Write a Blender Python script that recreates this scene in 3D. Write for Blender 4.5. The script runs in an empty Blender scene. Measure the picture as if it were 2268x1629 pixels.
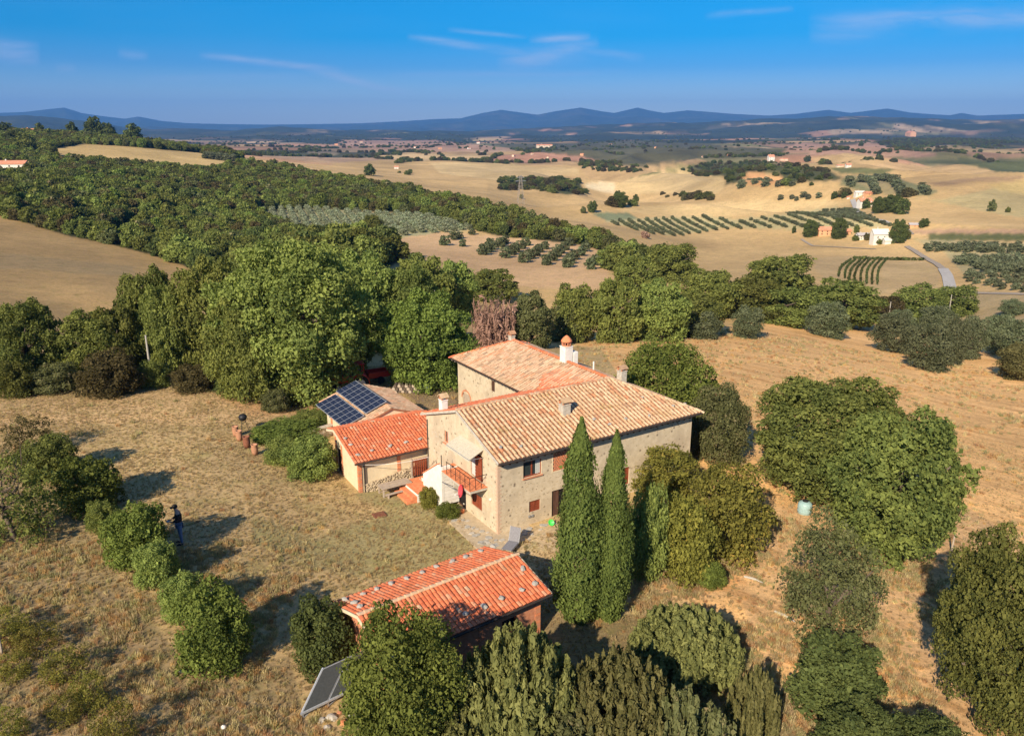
import bpy, bmesh, math, random
import numpy as np
from mathutils import Vector, Matrix

random.seed(7)
rng = np.random.default_rng(11)
SC = bpy.context.scene
COL = SC.collection

# ------------------------------------------------------------------ camera, sky, sun
CAM_H = 19.0
FPX = 1765.0                     # focal length in pixels of a 2268 px wide frame
PITCH = math.radians(16.72)
cam_data = bpy.data.cameras.new('camera')
cam = bpy.data.objects.new('camera', cam_data)
COL.objects.link(cam)
cam.location = (0, 0, CAM_H)
cam.rotation_euler = (math.radians(90) - PITCH, 0, 0)
cam_data.sensor_width = 36.0
cam_data.lens = 36.0 * FPX / 2268.0
cam_data.clip_start = 0.5
cam_data.clip_end = 60000
SC.camera = cam

SUN_EL = math.radians(31)
SHADOW_DIR = math.radians(65)    # direction the shadows fall, from +X
sx, sy = -math.cos(SHADOW_DIR), -math.sin(SHADOW_DIR)
to_sun = Vector((sx * math.cos(SUN_EL), sy * math.cos(SUN_EL), math.sin(SUN_EL)))
sun_data = bpy.data.lights.new('sun', 'SUN')
sun = bpy.data.objects.new('sun', sun_data)
COL.objects.link(sun)
sun.rotation_euler = to_sun.to_track_quat('Z', 'Y').to_euler()
sun_data.energy = 4.8
sun_data.angle = math.radians(0.6)
sun_data.color = (1.0, 0.87, 0.68)

world = bpy.data.worlds.new("World")
SC.world = world
world.use_nodes = True
wt = world.node_tree
wt.nodes.clear()


def N(t, kind, **kw):
    n = t.nodes.new(kind)
    for k, v in kw.items():
        if k == 'ins':
            for a, b in v.items():
                n.inputs[a].default_value = b
        else:
            setattr(n, k, v)
    return n


def LK(t, a, b):
    t.links.new(a, b)


def mixc(t, fac, a, b, mode='MIX'):
    n = t.nodes.new('ShaderNodeMix')
    n.data_type = 'RGBA'
    n.blend_type = mode
    for s, v in ((0, fac), (6, a), (7, b)):
        if hasattr(v, 'links'):
            t.links.new(v, n.inputs[s])
        elif s == 0:
            n.inputs[0].default_value = v
        else:
            n.inputs[s].default_value = (*v, 1) if len(v) == 3 else v
    return n.outputs[2]


def mth(t, op, a, b=0.0, c=None):
    n = t.nodes.new('ShaderNodeMath')
    n.operation = op
    for i, v in enumerate((a, b) if c is None else (a, b, c)):
        if hasattr(v, 'links'):
            t.links.new(v, n.inputs[i])
        else:
            n.inputs[i].default_value = v
    return n.outputs[0]


def ramp(t, fac, stops, interp='LINEAR'):
    n = t.nodes.new('ShaderNodeValToRGB')
    cr = n.color_ramp
    cr.interpolation = interp
    while len(cr.elements) < len(stops):
        cr.elements.new(0.5)
    for e, (p, c) in zip(cr.elements, stops):
        e.position = p
        e.color = (*c, 1) if hasattr(c, '__len__') else (c, c, c, 1)
    if fac is not None:
        t.links.new(fac, n.inputs[0])
    return n.outputs[0]


sky = N(wt, 'ShaderNodeTexSky', sky_type='NISHITA', sun_disc=False)
sky.sun_elevation = SUN_EL
sky.sun_rotation = math.atan2(sx, sy)
sky.altitude = 300
sky.air_density = 1.0
sky.dust_density = 0.6
sky.ozone_density = 2.5
wtc = N(wt, 'ShaderNodeTexCoord')
wsep = N(wt, 'ShaderNodeSeparateXYZ')
LK(wt, wtc.outputs['Generated'], wsep.inputs[0])
# deeper blue with height, a little violet at the horizon
skt = ramp(wt, wsep.outputs[2], [(0.0, (0.56, 0.60, 0.76)), (0.027, (0.44, 0.52, 0.71)), (0.068, (0.10, 0.32, 0.62)), (0.10, (0.0, 0.31, 0.60)), (0.136, (0.0, 0.33, 0.60)), (0.4, (0.22, 0.46, 0.68)), (1.0, (0.55, 0.66, 0.76))])
skc = mixc(wt, 1.0, sky.outputs[0], skt, 'MULTIPLY')
# thin cirrus streaks, each with its own bearing and height above the horizon
sky_u = mth(wt, 'DIVIDE', wsep.outputs[0], mth(wt, 'MAXIMUM', wsep.outputs[1], 0.05))
sky_v = mth(wt, 'DIVIDE', wsep.outputs[2], mth(wt, 'MAXIMUM', wsep.outputs[1], 0.05))
wcmb = N(wt, 'ShaderNodeCombineXYZ')
LK(wt, mth(wt, 'MULTIPLY', sky_u, 7.0), wcmb.inputs[0])
LK(wt, mth(wt, 'MULTIPLY', sky_v, 46.0), wcmb.inputs[1])
wn = N(wt, 'ShaderNodeTexNoise', ins={'Scale': 1.3, 'Detail': 9.0, 'Roughness': 0.66, 'Distortion': 0.5})
LK(wt, wcmb.outputs[0], wn.inputs['Vector'])
wn2 = N(wt, 'ShaderNodeTexNoise', ins={'Scale': 0.5, 'Detail': 4.0, 'Roughness': 0.5})
LK(wt, wcmb.outputs[0], wn2.inputs['Vector'])
wob = mth(wt, 'MULTIPLY', mth(wt, 'SUBTRACT', wn2.outputs[0], 0.5), 0.03)


def _uvp(px, py):
    x = (px - 1134) / FPX
    y = -(py - 814.5) / FPX
    c, s = math.cos(PITCH), math.sin(PITCH)
    return x / (c + y * s), (-s + y * c) / (c + y * s)


cloud = None
for (xa, ya, xb, yb, wpx, stg) in [(440, 122, 760, 160, 7, 0.8), (640, 145, 920, 212, 8, 0.55), (900, 84, 1200, 122, 7, 0.7), (1100, 140, 1330, 105, 16, 0.7), (1240, 108, 1430, 132, 7, 0.5), (1170, 92, 1310, 84, 9, 0.8), (990, 66, 1170, 84, 4, 0.5),
                                   (1790, 62, 2080, 22, 26, 0.6), (1900, 30, 2330, 48, 22, 0.75), (2050, 52, 2400, 34, 20, 0.7), (-60, 98, 90, 122, 14, 0.9), (860, 168, 1400, 160, 6, 0.3), (1560, 38, 1760, 18, 6, 0.35), (260, 118, 330, 126, 9, 0.4), (120, 150, 170, 150, 8, 0.35), (300, 178, 700, 172, 7, 0.25)]:
    ua, va = _uvp(xa, ya)
    ub, vb = _uvp(xb, yb)
    ln = math.hypot(ub - ua, vb - va)
    ex, ey = (ub - ua) / ln, (vb - va) / ln
    du = mth(wt, 'SUBTRACT', sky_u, ua)
    dv = mth(wt, 'SUBTRACT', sky_v, va)
    al = mth(wt, 'DIVIDE', mth(wt, 'ADD', mth(wt, 'MULTIPLY', du, ex), mth(wt, 'MULTIPLY', dv, ey)), ln)
    pe = mth(wt, 'ADD', mth(wt, 'SUBTRACT', mth(wt, 'MULTIPLY', dv, ex), mth(wt, 'MULTIPLY', du, ey)), mth(wt, 'MULTIPLY', wob, wpx / 14.0))
    g = mth(wt, 'POWER', 2.718, mth(wt, 'MULTIPLY', mth(wt, 'POWER', mth(wt, 'ABSOLUTE', mth(wt, 'DIVIDE', pe, wpx / FPX)), 2.0), -1.0))
    a4 = mth(wt, 'MULTIPLY', mth(wt, 'MULTIPLY', al, mth(wt, 'SUBTRACT', 1.0, al)), 4.0)
    a4 = mth(wt, 'POWER', mth(wt, 'MAXIMUM', a4, 0.0), 0.6)
    k = mth(wt, 'MULTIPLY', mth(wt, 'MULTIPLY', g, a4), stg)
    cloud = k if cloud is None else mth(wt, 'MAXIMUM', cloud, k)
front = mth(wt, 'GREATER_THAN', wsep.outputs[1], 0.05)
clf = mth(wt, 'MULTIPLY', mth(wt, 'MULTIPLY', cloud, ramp(wt, wn.outputs[0], [(0.30, 0.15), (0.62, 1.0)])), front)
clf = mth(wt, 'ADD', mth(wt, 'MULTIPLY', clf, 0.8), mth(wt, 'MULTIPLY', ramp(wt, wn2.outputs[0], [(0.46, 0.0), (0.72, 1.0)]), 0.035))
skf = mixc(wt, clf, skc, (2.6, 3.2, 4.6))
bg = N(wt, 'ShaderNodeBackground')
bg.inputs['Strength'].default_value = 0.12
LK(wt, skf, bg.inputs[0])
wo = N(wt, 'ShaderNodeOutputWorld')
LK(wt, bg.outputs[0], wo.inputs[0])

SC.view_settings.view_transform = 'Standard'
SC.view_settings.look = 'None'
SC.view_settings.exposure = 0.72
SC.view_settings.gamma = 1.0
SC.view_settings.use_curve_mapping = False
try:
    SC.cycles.use_denoising = True
    SC.cycles.max_bounces = 6
    SC.cycles.diffuse_bounces = 3
    SC.cycles.transparent_max_bounces = 8
    SC.cycles.volume_bounces = 0
    SC.cycles.volume_step_rate = 10
except Exception:
    pass

# ------------------------------------------------------------------ helpers: photo pixel -> place on the land


def ray(px, py):
    x = (px - 1134) / FPX
    y = -(py - 814.5) / FPX
    c, s = math.cos(PITCH), math.sin(PITCH)
    return np.array([x, c + y * s, -s + y * c])


def project(x, y, z):
    c, s = math.cos(PITCH), math.sin(PITCH)
    z = z - CAM_H
    d = y * c - z * s
    up = y * s + z * c
    return 1134 + FPX * x / d, 814.5 - FPX * up / d


def at_dist(px, py, d):
    r = ray(px, py)
    t = d / math.hypot(r[0], r[1])
    return r[0] * t, r[1] * t, CAM_H + r[2] * t


def at_z(px, py, z):
    r = ray(px, py)
    t = (z - CAM_H) / r[2]
    return r[0] * t, r[1] * t, z


def _hash(ix, iy, seed):
    h = (ix.astype(np.int64) * 374761393 + iy.astype(np.int64) * 668265263 + seed * 982451653) & 0x7fffffff
    h = ((h ^ (h >> 13)) * 1274126177) & 0x7fffffff
    h = (h ^ (h >> 16)) & 0xffffff
    return h / float(0xffffff)


def vnoise(x, y, seed=0):
    ix = np.floor(x)
    iy = np.floor(y)
    fx = x - ix
    fy = y - iy
    fx = fx * fx * (3 - 2 * fx)
    fy = fy * fy * (3 - 2 * fy)
    a = _hash(ix, iy, seed)
    b = _hash(ix + 1, iy, seed)
    c = _hash(ix, iy + 1, seed)
    d = _hash(ix + 1, iy + 1, seed)
    return (a * (1 - fx) + b * fx) * (1 - fy) + (c * (1 - fx) + d * fx) * fy


def fbm(x, y, octv=4, seed=0):
    s = 0
    a = 0.5
    t = 0
    for i in range(octv):
        s = s + a * vnoise(x * 2 ** i + 17.3 * i, y * 2 ** i - 9.1 * i, seed + i)
        t += a
        a *= 0.55
    return s / t


def worley(x, y, seed=0):
    ix = np.floor(x)
    iy = np.floor(y)
    f1 = np.full(x.shape, 9.0)
    f2 = np.full(x.shape, 9.0)
    cid = np.zeros(x.shape)
    for dx in (-1, 0, 1):
        for dy in (-1, 0, 1):
            jx = ix + dx
            jy = iy + dy
            qx = jx + _hash(jx, jy, seed)
            qy = jy + _hash(jx, jy, seed + 5)
            d = np.hypot(x - qx, y - qy)
            h = _hash(jx, jy, seed + 9)
            closer = d < f1
            f2 = np.where(closer, f1, np.minimum(f2, d))
            cid = np.where(closer, h, cid)
            f1 = np.where(closer, d, f1)
    return f1, f2, cid


# control points of the land: (px, py, distance) read off the photograph
CP = [
    (0, 690, 118), (0, 600, 160), (0, 480, 265), (200, 640, 140), (390, 592, 185), (200, 540, 220), (0, 430, 330), (0, 400, 400), (0, 345, 560), (0, 312, 680), (200, 320, 680), (300, 333, 640), (200, 352, 560), (200, 400, 400), (200, 460, 300),
    (400, 520, 260), (400, 440, 370), (400, 368, 520), (430, 350, 620), (520, 362, 600), (620, 385, 540), (600, 520, 260), (600, 450, 380),
    (800, 565, 185), (800, 520, 265), (800, 468, 340), (800, 415, 450), (1000, 452, 410), (1100, 545, 240), (1050, 620, 165), (1100, 500, 300), (1100, 474, 370), (1250, 630, 160), (1250, 560, 225), (1250, 520, 290), (1290, 510, 330),
    (1350, 600, 180), (1350, 540, 270), (1420, 530, 310), (1480, 580, 260), (1600, 650, 150), (1600, 600, 230), (1600, 545, 330), (1700, 510, 400), (1800, 560, 300), (1800, 620, 210), (1960, 528, 370), (2000, 600, 250), (2100, 640, 215), (2268, 640, 195),
    (1600, 490, 440), (1900, 470, 480), (1900, 440, 570), (2200, 440, 540), (2268, 540, 320), (1400, 470, 520), (1400, 440, 640), (1350, 412, 850), (1500, 400, 900), (1700, 400, 820), (1700, 372, 1100), (1800, 362, 1150), (2150, 400, 780), (2200, 355, 1300), (1850, 345, 1500),
    (1000, 392, 850), (1000, 360, 1200), (1200, 395, 850), (700, 355, 1300), (800, 375, 950), (700, 330, 2200),
    (1134, 320, 3000), (1134, 305, 6000), (300, 305, 6000), (2000, 318, 2600), (2000, 304, 6000), (2268, 330, 2200), (300, 318, 2500), (0, 315, 2500), (0, 304, 6000),
]
XY0 = [(0, 35, 0), (-5, 45, 0), (8, 42, 0), (0, 22, 0.0), (8, 25, -0.1), (4, 52, 0), (-2, 52, 0), (-2, 28, 0), (6, 32, 0), (-8, 35, 0.1), (12, 38, -0.3), (3, 14, 0), (-10, 50, 0.2), (-15, 56, 0.0), (-3, 60, -0.2),
       (-14.5, 31, 1.2), (-11, 40, 0.4), (-10, 25, 0.5), (-20, 38, 1.3), (-22, 28, 1.8), (-27, 45, 1.5), (-30, 55, 1.0), (-20, 58, 0.5), (-14, 22, 1.0), (-8, 14, 0.4),
       (15, 30, -0.4), (20, 45, -0.9), (25, 60, -2.0), (10, 66, -1.0), (30, 73, -3.2), (18, 20, -0.4), (40, 60, -4), (45, 90, -7), (20, 90, -4.5), (0, 80, -2.5), (-20, 80, -2), (-40, 80, -2), (-60, 110, -6), (10, 110, -8), (5, 130, -11),
       (-12, 63, -0.2), (-40, 60, 0.5), (0, 5, 0), (-8, 5, 0.3), (8, 5, 0), (60, 130, -13), (90, 160, -17)]
_P = [at_dist(*c) for c in CP] + XY0
_P = np.array(_P, float)


def _uv(x, y):
    az = np.clip(np.arctan2(x, np.maximum(y, 1e-3)), -0.8, 0.8)
    ld = np.log(np.clip(np.hypot(x, y), 9.0, 6000.0))
    return az * 2.6, ld


_cu, _cv = _uv(_P[:, 0], _P[:, 1])


def _tps(r2):
    return 0.5 * r2 * np.log(r2 + 1e-9)


def _fit():
    n = len(_P)
    K = _tps((_cu[:, None] - _cu[None]) ** 2 + (_cv[:, None] - _cv[None]) ** 2) + np.eye(n) * 0.004
    Q = np.stack([np.ones(n), _cu, _cv], 1)
    A = np.block([[K, Q], [Q.T, np.zeros((3, 3))]])
    return np.linalg.solve(A, np.concatenate([_P[:, 2], np.zeros(3)]))


_W = _fit()

RIDGE_FAR = np.array([(-900, 262), (-500, 250), (-200, 256), (0, 250), (60, 248), (110, 242), (150, 238), (185, 250), (230, 257), (280, 263), (310, 258), (360, 268), (420, 273), (500, 275), (600, 276), (700, 275), (800, 273), (900, 268), (960, 264), (1020, 262), (1070, 250), (1110, 243), (1160, 250), (1190, 254), (1230, 246), (1285, 238), (1330, 246), (1360, 250), (1410, 238), (1440, 245), (1470, 250), (1520, 244), (1560, 247), (1620, 252), (1700, 256), (1760, 252), (1830, 243), (1880, 250), (1960, 240), (2010, 249), (2060, 253), (2100, 255), (2125, 250), (2160, 256), (2268, 252), (2500, 248), (2800, 256), (3200, 250)], float)
RIDGE_MID = np.array([(-900, 268), (-300, 262), (0, 260), (60, 257), (150, 263), (220, 269), (270, 282), (330, 286), (420, 284), (520, 288), (640, 283), (760, 290), (880, 292), (1000, 292), (1134, 289), (1250, 281), (1330, 277), (1400, 272), (1500, 273), (1600, 268), (1700, 263), (1800, 262), (1880, 258), (1960, 262), (2060, 262), (2150, 268), (2268, 266), (2600, 262), (3200, 268)], float)


def _ridge_h(az, prof, d):
    # height of the crest at distance d for a compass bearing az
    px = 1134 + FPX * np.tan(az) / math.cos(PITCH)
    py = np.interp(px, prof[:, 0], prof[:, 1])
    y = -(py - 814.5) / FPX
    x = (px - 1134) / FPX
    c, s = math.cos(PITCH), math.sin(PITCH)
    ry = c + y * s
    rz = -s + y * c
    return CAM_H + rz / np.hypot(x, ry) * d


def land(x, y, fine=True):
    x = np.atleast_1d(np.asarray(x, float))
    y = np.atleast_1d(np.asarray(y, float))
    u, v = _uv(x, y)
    z = np.full(x.shape, 0.0)
    for i in range(len(_P)):
        z += _W[i] * _tps((u - _cu[i]) ** 2 + (v - _cv[i]) ** 2)
    z += _W[-3] + _W[-2] * u + _W[-1] * v
    d = np.hypot(x, y)
    # rolling relief grows with distance
    amp = np.clip((d - 130) / 400, 0, 1) * 8.0 + np.clip((d - 900) / 3000, 0, 1) * 22
    z += amp * (fbm(x / 160, y / 160, 3, 3) - 0.5) * np.clip(1.6 - d / 3000, 0.25, 1)
    folds = np.clip((np.arctan2(x, np.maximum(y, 1e-3)) + 0.03) / 0.12, 0, 1) * np.clip((d - 230) / 300, 0, 1) * np.clip((2600 - d) / 800, 0, 1)
    rg = 1 - np.abs(2 * fbm(x / 150 + 2.3, y / 210 + 0.7, 2, 71) - 1) * 2
    z += folds * (15 * (rg - 0.55) + 14 * (fbm(x / 260, y / 300 + 4, 2, 72) - 0.5))
    z += np.clip((d - 1000) / 2500, 0, 1) * 26 * (fbm(x / 620 + 3, y / 520, 3, 8) - 0.45)
    az = np.arctan2(x, np.maximum(y, 1e-3))
    far = d > 2500
    if far.any():
        xf, yf, df, af = x[far], y[far], d[far], az[far]
        zb = z[far]
        n1 = fbm(xf / 900, yf / 900, 5, 21)
        n2 = fbm(xf / 700 + 9, yf / 700, 5, 31)
        h1 = _ridge_h(af, RIDGE_MID, 6800)
        t1 = np.clip((df - 3600) / 3200, 0, 1)
        t1b = np.clip((df - 6800) / 1500, 0, 1)
        g1 = t1 * t1 * (3 - 2 * t1) * (1 - 0.8 * t1b)
        m1 = zb * (1 - g1) + h1 * g1 + (n1 - 0.55) * 90 * np.sin(math.pi * np.clip(t1, 0, 1)) ** 1
        h2 = _ridge_h(af, RIDGE_FAR, 14000)
        t2 = np.clip((df - 8800) / 5200, 0, 1)
        g2 = t2 ** 1.5
        m2 = zb * (1 - g2) + h2 * g2 + (n2 - 0.55) * 190 * np.sin(math.pi * t2)
        m1 += (fbm(xf / 240, yf / 330, 3, 91) - 0.5) * 34 * np.clip((df - 3600) / 1200, 0, 1) * np.clip((9000 - df) / 2000, 0, 1)
        z[far] = np.where(df > 8000, np.maximum(m1, m2), m1)
    if fine:
        z += 0.05 * (vnoise(x / 1.7, y / 1.7, 5) - 0.5) * np.clip(1.5 - d / 120, 0, 1)
    return z


def land1(x, y):
    return float(land(x, y, False)[0])


def hit(px, py, up=0.0, dmin=10.0, dmax=15000.0):
    """first place where the sight line through a pixel comes within `up` metres above the land"""
    r = ray(px, py)
    rr = r[:2] / math.hypot(r[0], r[1])
    sl = r[2] / math.hypot(r[0], r[1])
    ds = np.geomspace(dmin, dmax, 700)
    g = CAM_H + sl * ds - land(rr[0] * ds, rr[1] * ds, False) - up
    k = np.nonzero(g <= 0)[0]
    if len(k) == 0:
        k = [len(ds) - 1]
    i = max(1, k[0])
    f = g[i - 1] / max(1e-6, g[i - 1] - g[i])
    d = ds[i - 1] + (ds[i] - ds[i - 1]) * min(1, max(0, f))
    return rr[0] * d, rr[1] * d, CAM_H + sl * d - up


def inpoly(px, py, poly):
    poly = np.asarray(poly, float)
    ins = np.zeros(px.shape, bool)
    n = len(poly)
    for i in range(n):
        x1, y1 = poly[i]
        x2, y2 = poly[(i + 1) % n]
        if y1 == y2:
            continue
        c = ((y1 > py) != (y2 > py)) & (px < (x2 - x1) * (py - y1) / (y2 - y1) + x1)
        ins ^= c
    return ins


# ------------------------------------------------------------------ mesh helpers
def link(o, parent=None):
    COL.objects.link(o)
    if parent is not None:
        o.parent = parent
    return o


def mesh_np(name, verts, faces, mat=None, attrs=None, smooth=False):
    """verts (n,3); faces (m,k) array with k corners each"""
    me = bpy.data.meshes.new(name)
    verts = np.asarray(verts, np.float32)
    faces = np.asarray(faces, np.int32)
    m, k = faces.shape
    me.vertices.add(len(verts))
    me.vertices.foreach_set('co', verts.ravel())
    me.loops.add(m * k)
    me.loops.foreach_set('vertex_index', faces.ravel())
    me.polygons.add(m)
    me.polygons.foreach_set('loop_start', np.arange(0, m * k, k, dtype=np.int32))
    me.polygons.foreach_set('loop_total', np.full(m, k, np.int32))
    if smooth:
        me.polygons.foreach_set('use_smooth', np.ones(m, bool))
    if attrs:
        for an, (ty, data) in attrs.items():
            a = me.attributes.new(an, ty, 'POINT')
            key = 'color' if ty == 'FLOAT_COLOR' else ('vector' if ty == 'FLOAT_VECTOR' else 'value')
            a.data.foreach_set(key, np.asarray(data, np.int32 if ty == 'INT' else np.float32).ravel())
    me.update(calc_edges=True)
    if mat:
        me.materials.append(mat)
    return me


class MB:
    """collects simple shapes into one mesh"""

    def __init__(self):
        self.v = []
        self.f = []

    def add(self, vs, fs):
        o = len(self.v)
        self.v += [tuple(v) for v in vs]
        self.f += [tuple(i + o for i in f) for f in fs]
        return self

    def box(self, x0, x1, y0, y1, z0, z1):
        vs = [(x, y, z) for x in (x0, x1) for y in (y0, y1) for z in (z0, z1)]
        return self.add(vs, [(0, 1, 3, 2), (4, 6, 7, 5), (0, 4, 5, 1), (2, 3, 7, 6), (0, 2, 6, 4), (1, 5, 7, 3)])

    def prism(self, poly, z0, z1):
        """poly: list of (x,y); z0/z1 numbers or functions of (x,y)"""
        n = len(poly)
        f0 = z0 if callable(z0) else (lambda x, y: z0)
        f1 = z1 if callable(z1) else (lambda x, y: z1)
        vs = [(x, y, f0(x, y)) for x, y in poly] + [(x, y, f1(x, y)) for x, y in poly]
        fs = [tuple(range(n - 1, -1, -1)), tuple(range(n, 2 * n))]
        fs += [(i, (i + 1) % n, n + (i + 1) % n, n + i) for i in range(n)]
        return self.add(vs, fs)

    def bar(self, a, b, w, h=None, up=(0, 0, 1)):
        a = Vector(a)
        b = Vector(b)
        h = h or w
        d = (b - a).normalized()
        s = d.cross(Vector(up))
        if s.length < 1e-4:
            s = d.cross(Vector((1, 0, 0)))
        s.normalize()
        u = s.cross(d)
        vs = []
        for p in (a, b):
            for i, j in ((-1, -1), (1, -1), (1, 1), (-1, 1)):
                vs.append(p + s * (i * w / 2) + u * (j * h / 2))
        return self.add(vs, [(3, 2, 1, 0), (4, 5, 6, 7), (0, 1, 5, 4), (1, 2, 6, 5), (2, 3, 7, 6), (3, 0, 4, 7)])

    def tube(self, pts, rad, n=8, cap=True):
        pts = [Vector(p) for p in pts]
        if not hasattr(rad, '__len__'):
            rad = [rad] * len(pts)
        rings = []
        for i, p in enumerate(pts):
            d = (pts[min(i + 1, len(pts) - 1)] - pts[max(i - 1, 0)]).normalized()
            s = d.cross(Vector((0, 0, 1)))
            if s.length < 1e-3:
                s = d.cross(Vector((1, 0, 0)))
            s.normalize()
            u = s.cross(d)
            rings.append([p + (s * math.cos(2 * math.pi * k / n) + u * math.sin(2 * math.pi * k / n)) * rad[i] for k in range(n)])
        vs = [v for r in rings for v in r]
        fs = []
        for i in range(len(pts) - 1):
            for k in range(n):
                fs.append((i * n + k, i * n + (k + 1) % n, (i + 1) * n + (k + 1) % n, (i + 1) * n + k))
        if cap:
            fs.append(tuple(range(n - 1, -1, -1)))
            fs.append(tuple((len(pts) - 1) * n + k for k in range(n)))
        return self.add(vs, fs)

    def lathe(self, prof, n=16, c=(0, 0, 0)):
        vs = []
        for r, z in prof:
            for k in range(n):
                a = 2 * math.pi * k / n
                vs.append((c[0] + r * math.cos(a), c[1] + r * math.sin(a), c[2] + z))
        fs = []
        for i in range(len(prof) - 1):
            for k in range(n):
                fs.append((i * n + k, i * n + (k + 1) % n, (i + 1) * n + (k + 1) % n, (i + 1) * n + k))
        fs.append(tuple(range(n - 1, -1, -1)))
        fs.append(tuple((len(prof) - 1) * n + k for k in range(n)))
        return self.add(vs, fs)

    def build(self, name, mat, parent=None, smooth=False, bevel=0.0):
        me = bpy.data.meshes.new(name)
        me.from_pydata(self.v, [], self.f)
        bm = bmesh.new()
        bm.from_mesh(me)
        bmesh.ops.recalc_face_normals(bm, faces=bm.faces)
        bm.to_mesh(me)
        bm.free()
        if smooth:
            me.polygons.foreach_set('use_smooth', np.ones(len(me.polygons), bool))
        if mat:
            me.materials.append(mat)
        o = bpy.data.objects.new(name, me)
        link(o, parent)
        if bevel:
            md = o.modifiers.new('bevel', 'BEVEL')
            md.width = bevel
            md.segments = 1
        return o


def tag(o, label=None, cat=None, group=None, kind=None):
    if label:
        o['label'] = label
    if cat:
        o['category'] = cat
    if group:
        o['group'] = group
    if kind:
        o['kind'] = kind
    return o


def empty(name, loc, rz=0.0, label=None, cat=None, group=None):
    o = bpy.data.objects.new(name, None)
    COL.objects.link(o)
    o.location = loc
    o.rotation_euler = (0, 0, rz)
    return tag(o, label, cat, group)


# ------------------------------------------------------------------ materials
def mat_new(name, rough=0.9):
    m = bpy.data.materials.new(name)
    m.use_nodes = True
    t = m.node_tree
    b = t.nodes['Principled BSDF']
    b.inputs['Roughness'].default_value = rough
    try:
        b.inputs['Specular IOR Level'].default_value = 0.25
    except Exception:
        pass
    return m, t, b


def mat_noise(name, c1, c2, scale=8.0, rough=0.85, bump=0.3, detail=5.0, c3=None, spots=None, metal=0.0, stretch=(1, 1, 1), spec=None, dist=0.02):
    m, t, b = mat_new(name, rough)
    tc = N(t, 'ShaderNodeTexCoord')
    mp = N(t, 'ShaderNodeMapping')
    mp.inputs['Scale'].default_value = stretch
    LK(t, tc.outputs['Object'], mp.inputs[0])
    n = N(t, 'ShaderNodeTexNoise', ins={'Scale': scale, 'Detail': detail, 'Roughness': 0.65})
    LK(t, mp.outputs[0], n.inputs['Vector'])
    f = ramp(t, n.outputs[0], [(0.32, 0.0), (0.68, 1.0)])
    c = mixc(t, f, c1, c2)
    if c3:
        n3 = N(t, 'ShaderNodeTexNoise', ins={'Scale': scale * 0.22, 'Detail': 3.0})
        LK(t, mp.outputs[0], n3.inputs['Vector'])
        c = mixc(t, ramp(t, n3.outputs[0], [(0.5, 0.0), (0.66, 0.8)]), c, c3)
    if spots:
        col, sc, lo = spots
        vo = N(t, 'ShaderNodeTexVoronoi', ins={'Scale': sc, 'Randomness': 1.0})
        LK(t, mp.outputs[0], vo.inputs['Vector'])
        nn = N(t, 'ShaderNodeTexNoise', ins={'Scale': sc * 0.35, 'Detail': 2.0})
        LK(t, mp.outputs[0], nn.inputs['Vector'])
        s1 = ramp(t, vo.outputs[0], [(0.10, 1.0), (0.30, 0.0)])
        s2 = ramp(t, nn.outputs[0], [(lo, 0.0), (lo + 0.08, 1.0)])
        c = mixc(t, mth(t, 'MULTIPLY', s1, s2), c, col)
    LK(t, c, b.inputs['Base Color'])
    b.inputs['Metallic'].default_value = metal
    if spec is not None:
        b.inputs['Specular IOR Level'].default_value = spec
    if bump:
        bp = N(t, 'ShaderNodeBump', ins={'Strength': bump, 'Distance': dist})
        LK(t, n.outputs[0], bp.inputs['Height'])
        LK(t, bp.outputs[0], b.inputs['Normal'])
    return m


def mat_flat(name, c, rough=0.6, metal=0.0, spec=None):
    return mat_noise(name, tuple(x * 0.85 for x in c), tuple(min(1, x * 1.12) for x in c), 14.0, rough, 0.05, 3.0, metal=metal, spec=spec)


def mat_leaf(name, dark, light, accent=None, transl=0.36):
    """foliage: each leaf carries a 'tint' value, each tree its own random shift"""
    m = bpy.data.materials.new(name)
    m.use_nodes = True
    t = m.node_tree
    t.nodes.clear()
    at = N(t, 'ShaderNodeAttribute', attribute_name='tint')
    oi = N(t, 'ShaderNodeObjectInfo')
    c = mixc(t, at.outputs['Fac'], dark, light)
    if accent:
        c = mixc(t, ramp(t, at.outputs['Fac'], [(0.80, 0.0), (0.97, 0.85)]), c, accent)
    hs = N(t, 'ShaderNodeHueSaturation')
    LK(t, mth(t, 'MULTIPLY_ADD', oi.outputs['Random'], 0.035, 0.485), hs.inputs['Hue'])
    LK(t, mth(t, 'MULTIPLY_ADD', oi.outputs['Random'], 0.45, 0.78), hs.inputs['Value'])
    LK(t, c, hs.inputs['Color'])
    d = N(t, 'ShaderNodeBsdfDiffuse')
    LK(t, hs.outputs[0], d.inputs['Color'])
    tr = N(t, 'ShaderNodeBsdfTranslucent')
    c2 = mixc(t, 1.0, hs.outputs[0], (1.1, 1.15, 0.6), 'MULTIPLY')
    LK(t, c2, tr.inputs['Color'])
    mx = N(t, 'ShaderNodeMixShader', ins={0: transl})
    LK(t, d.outputs[0], mx.inputs[1])
    LK(t, tr.outputs[0], mx.inputs[2])
    out = N(t, 'ShaderNodeOutputMaterial')
    LK(t, mx.outputs[0], out.inputs[0])
    return m


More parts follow.
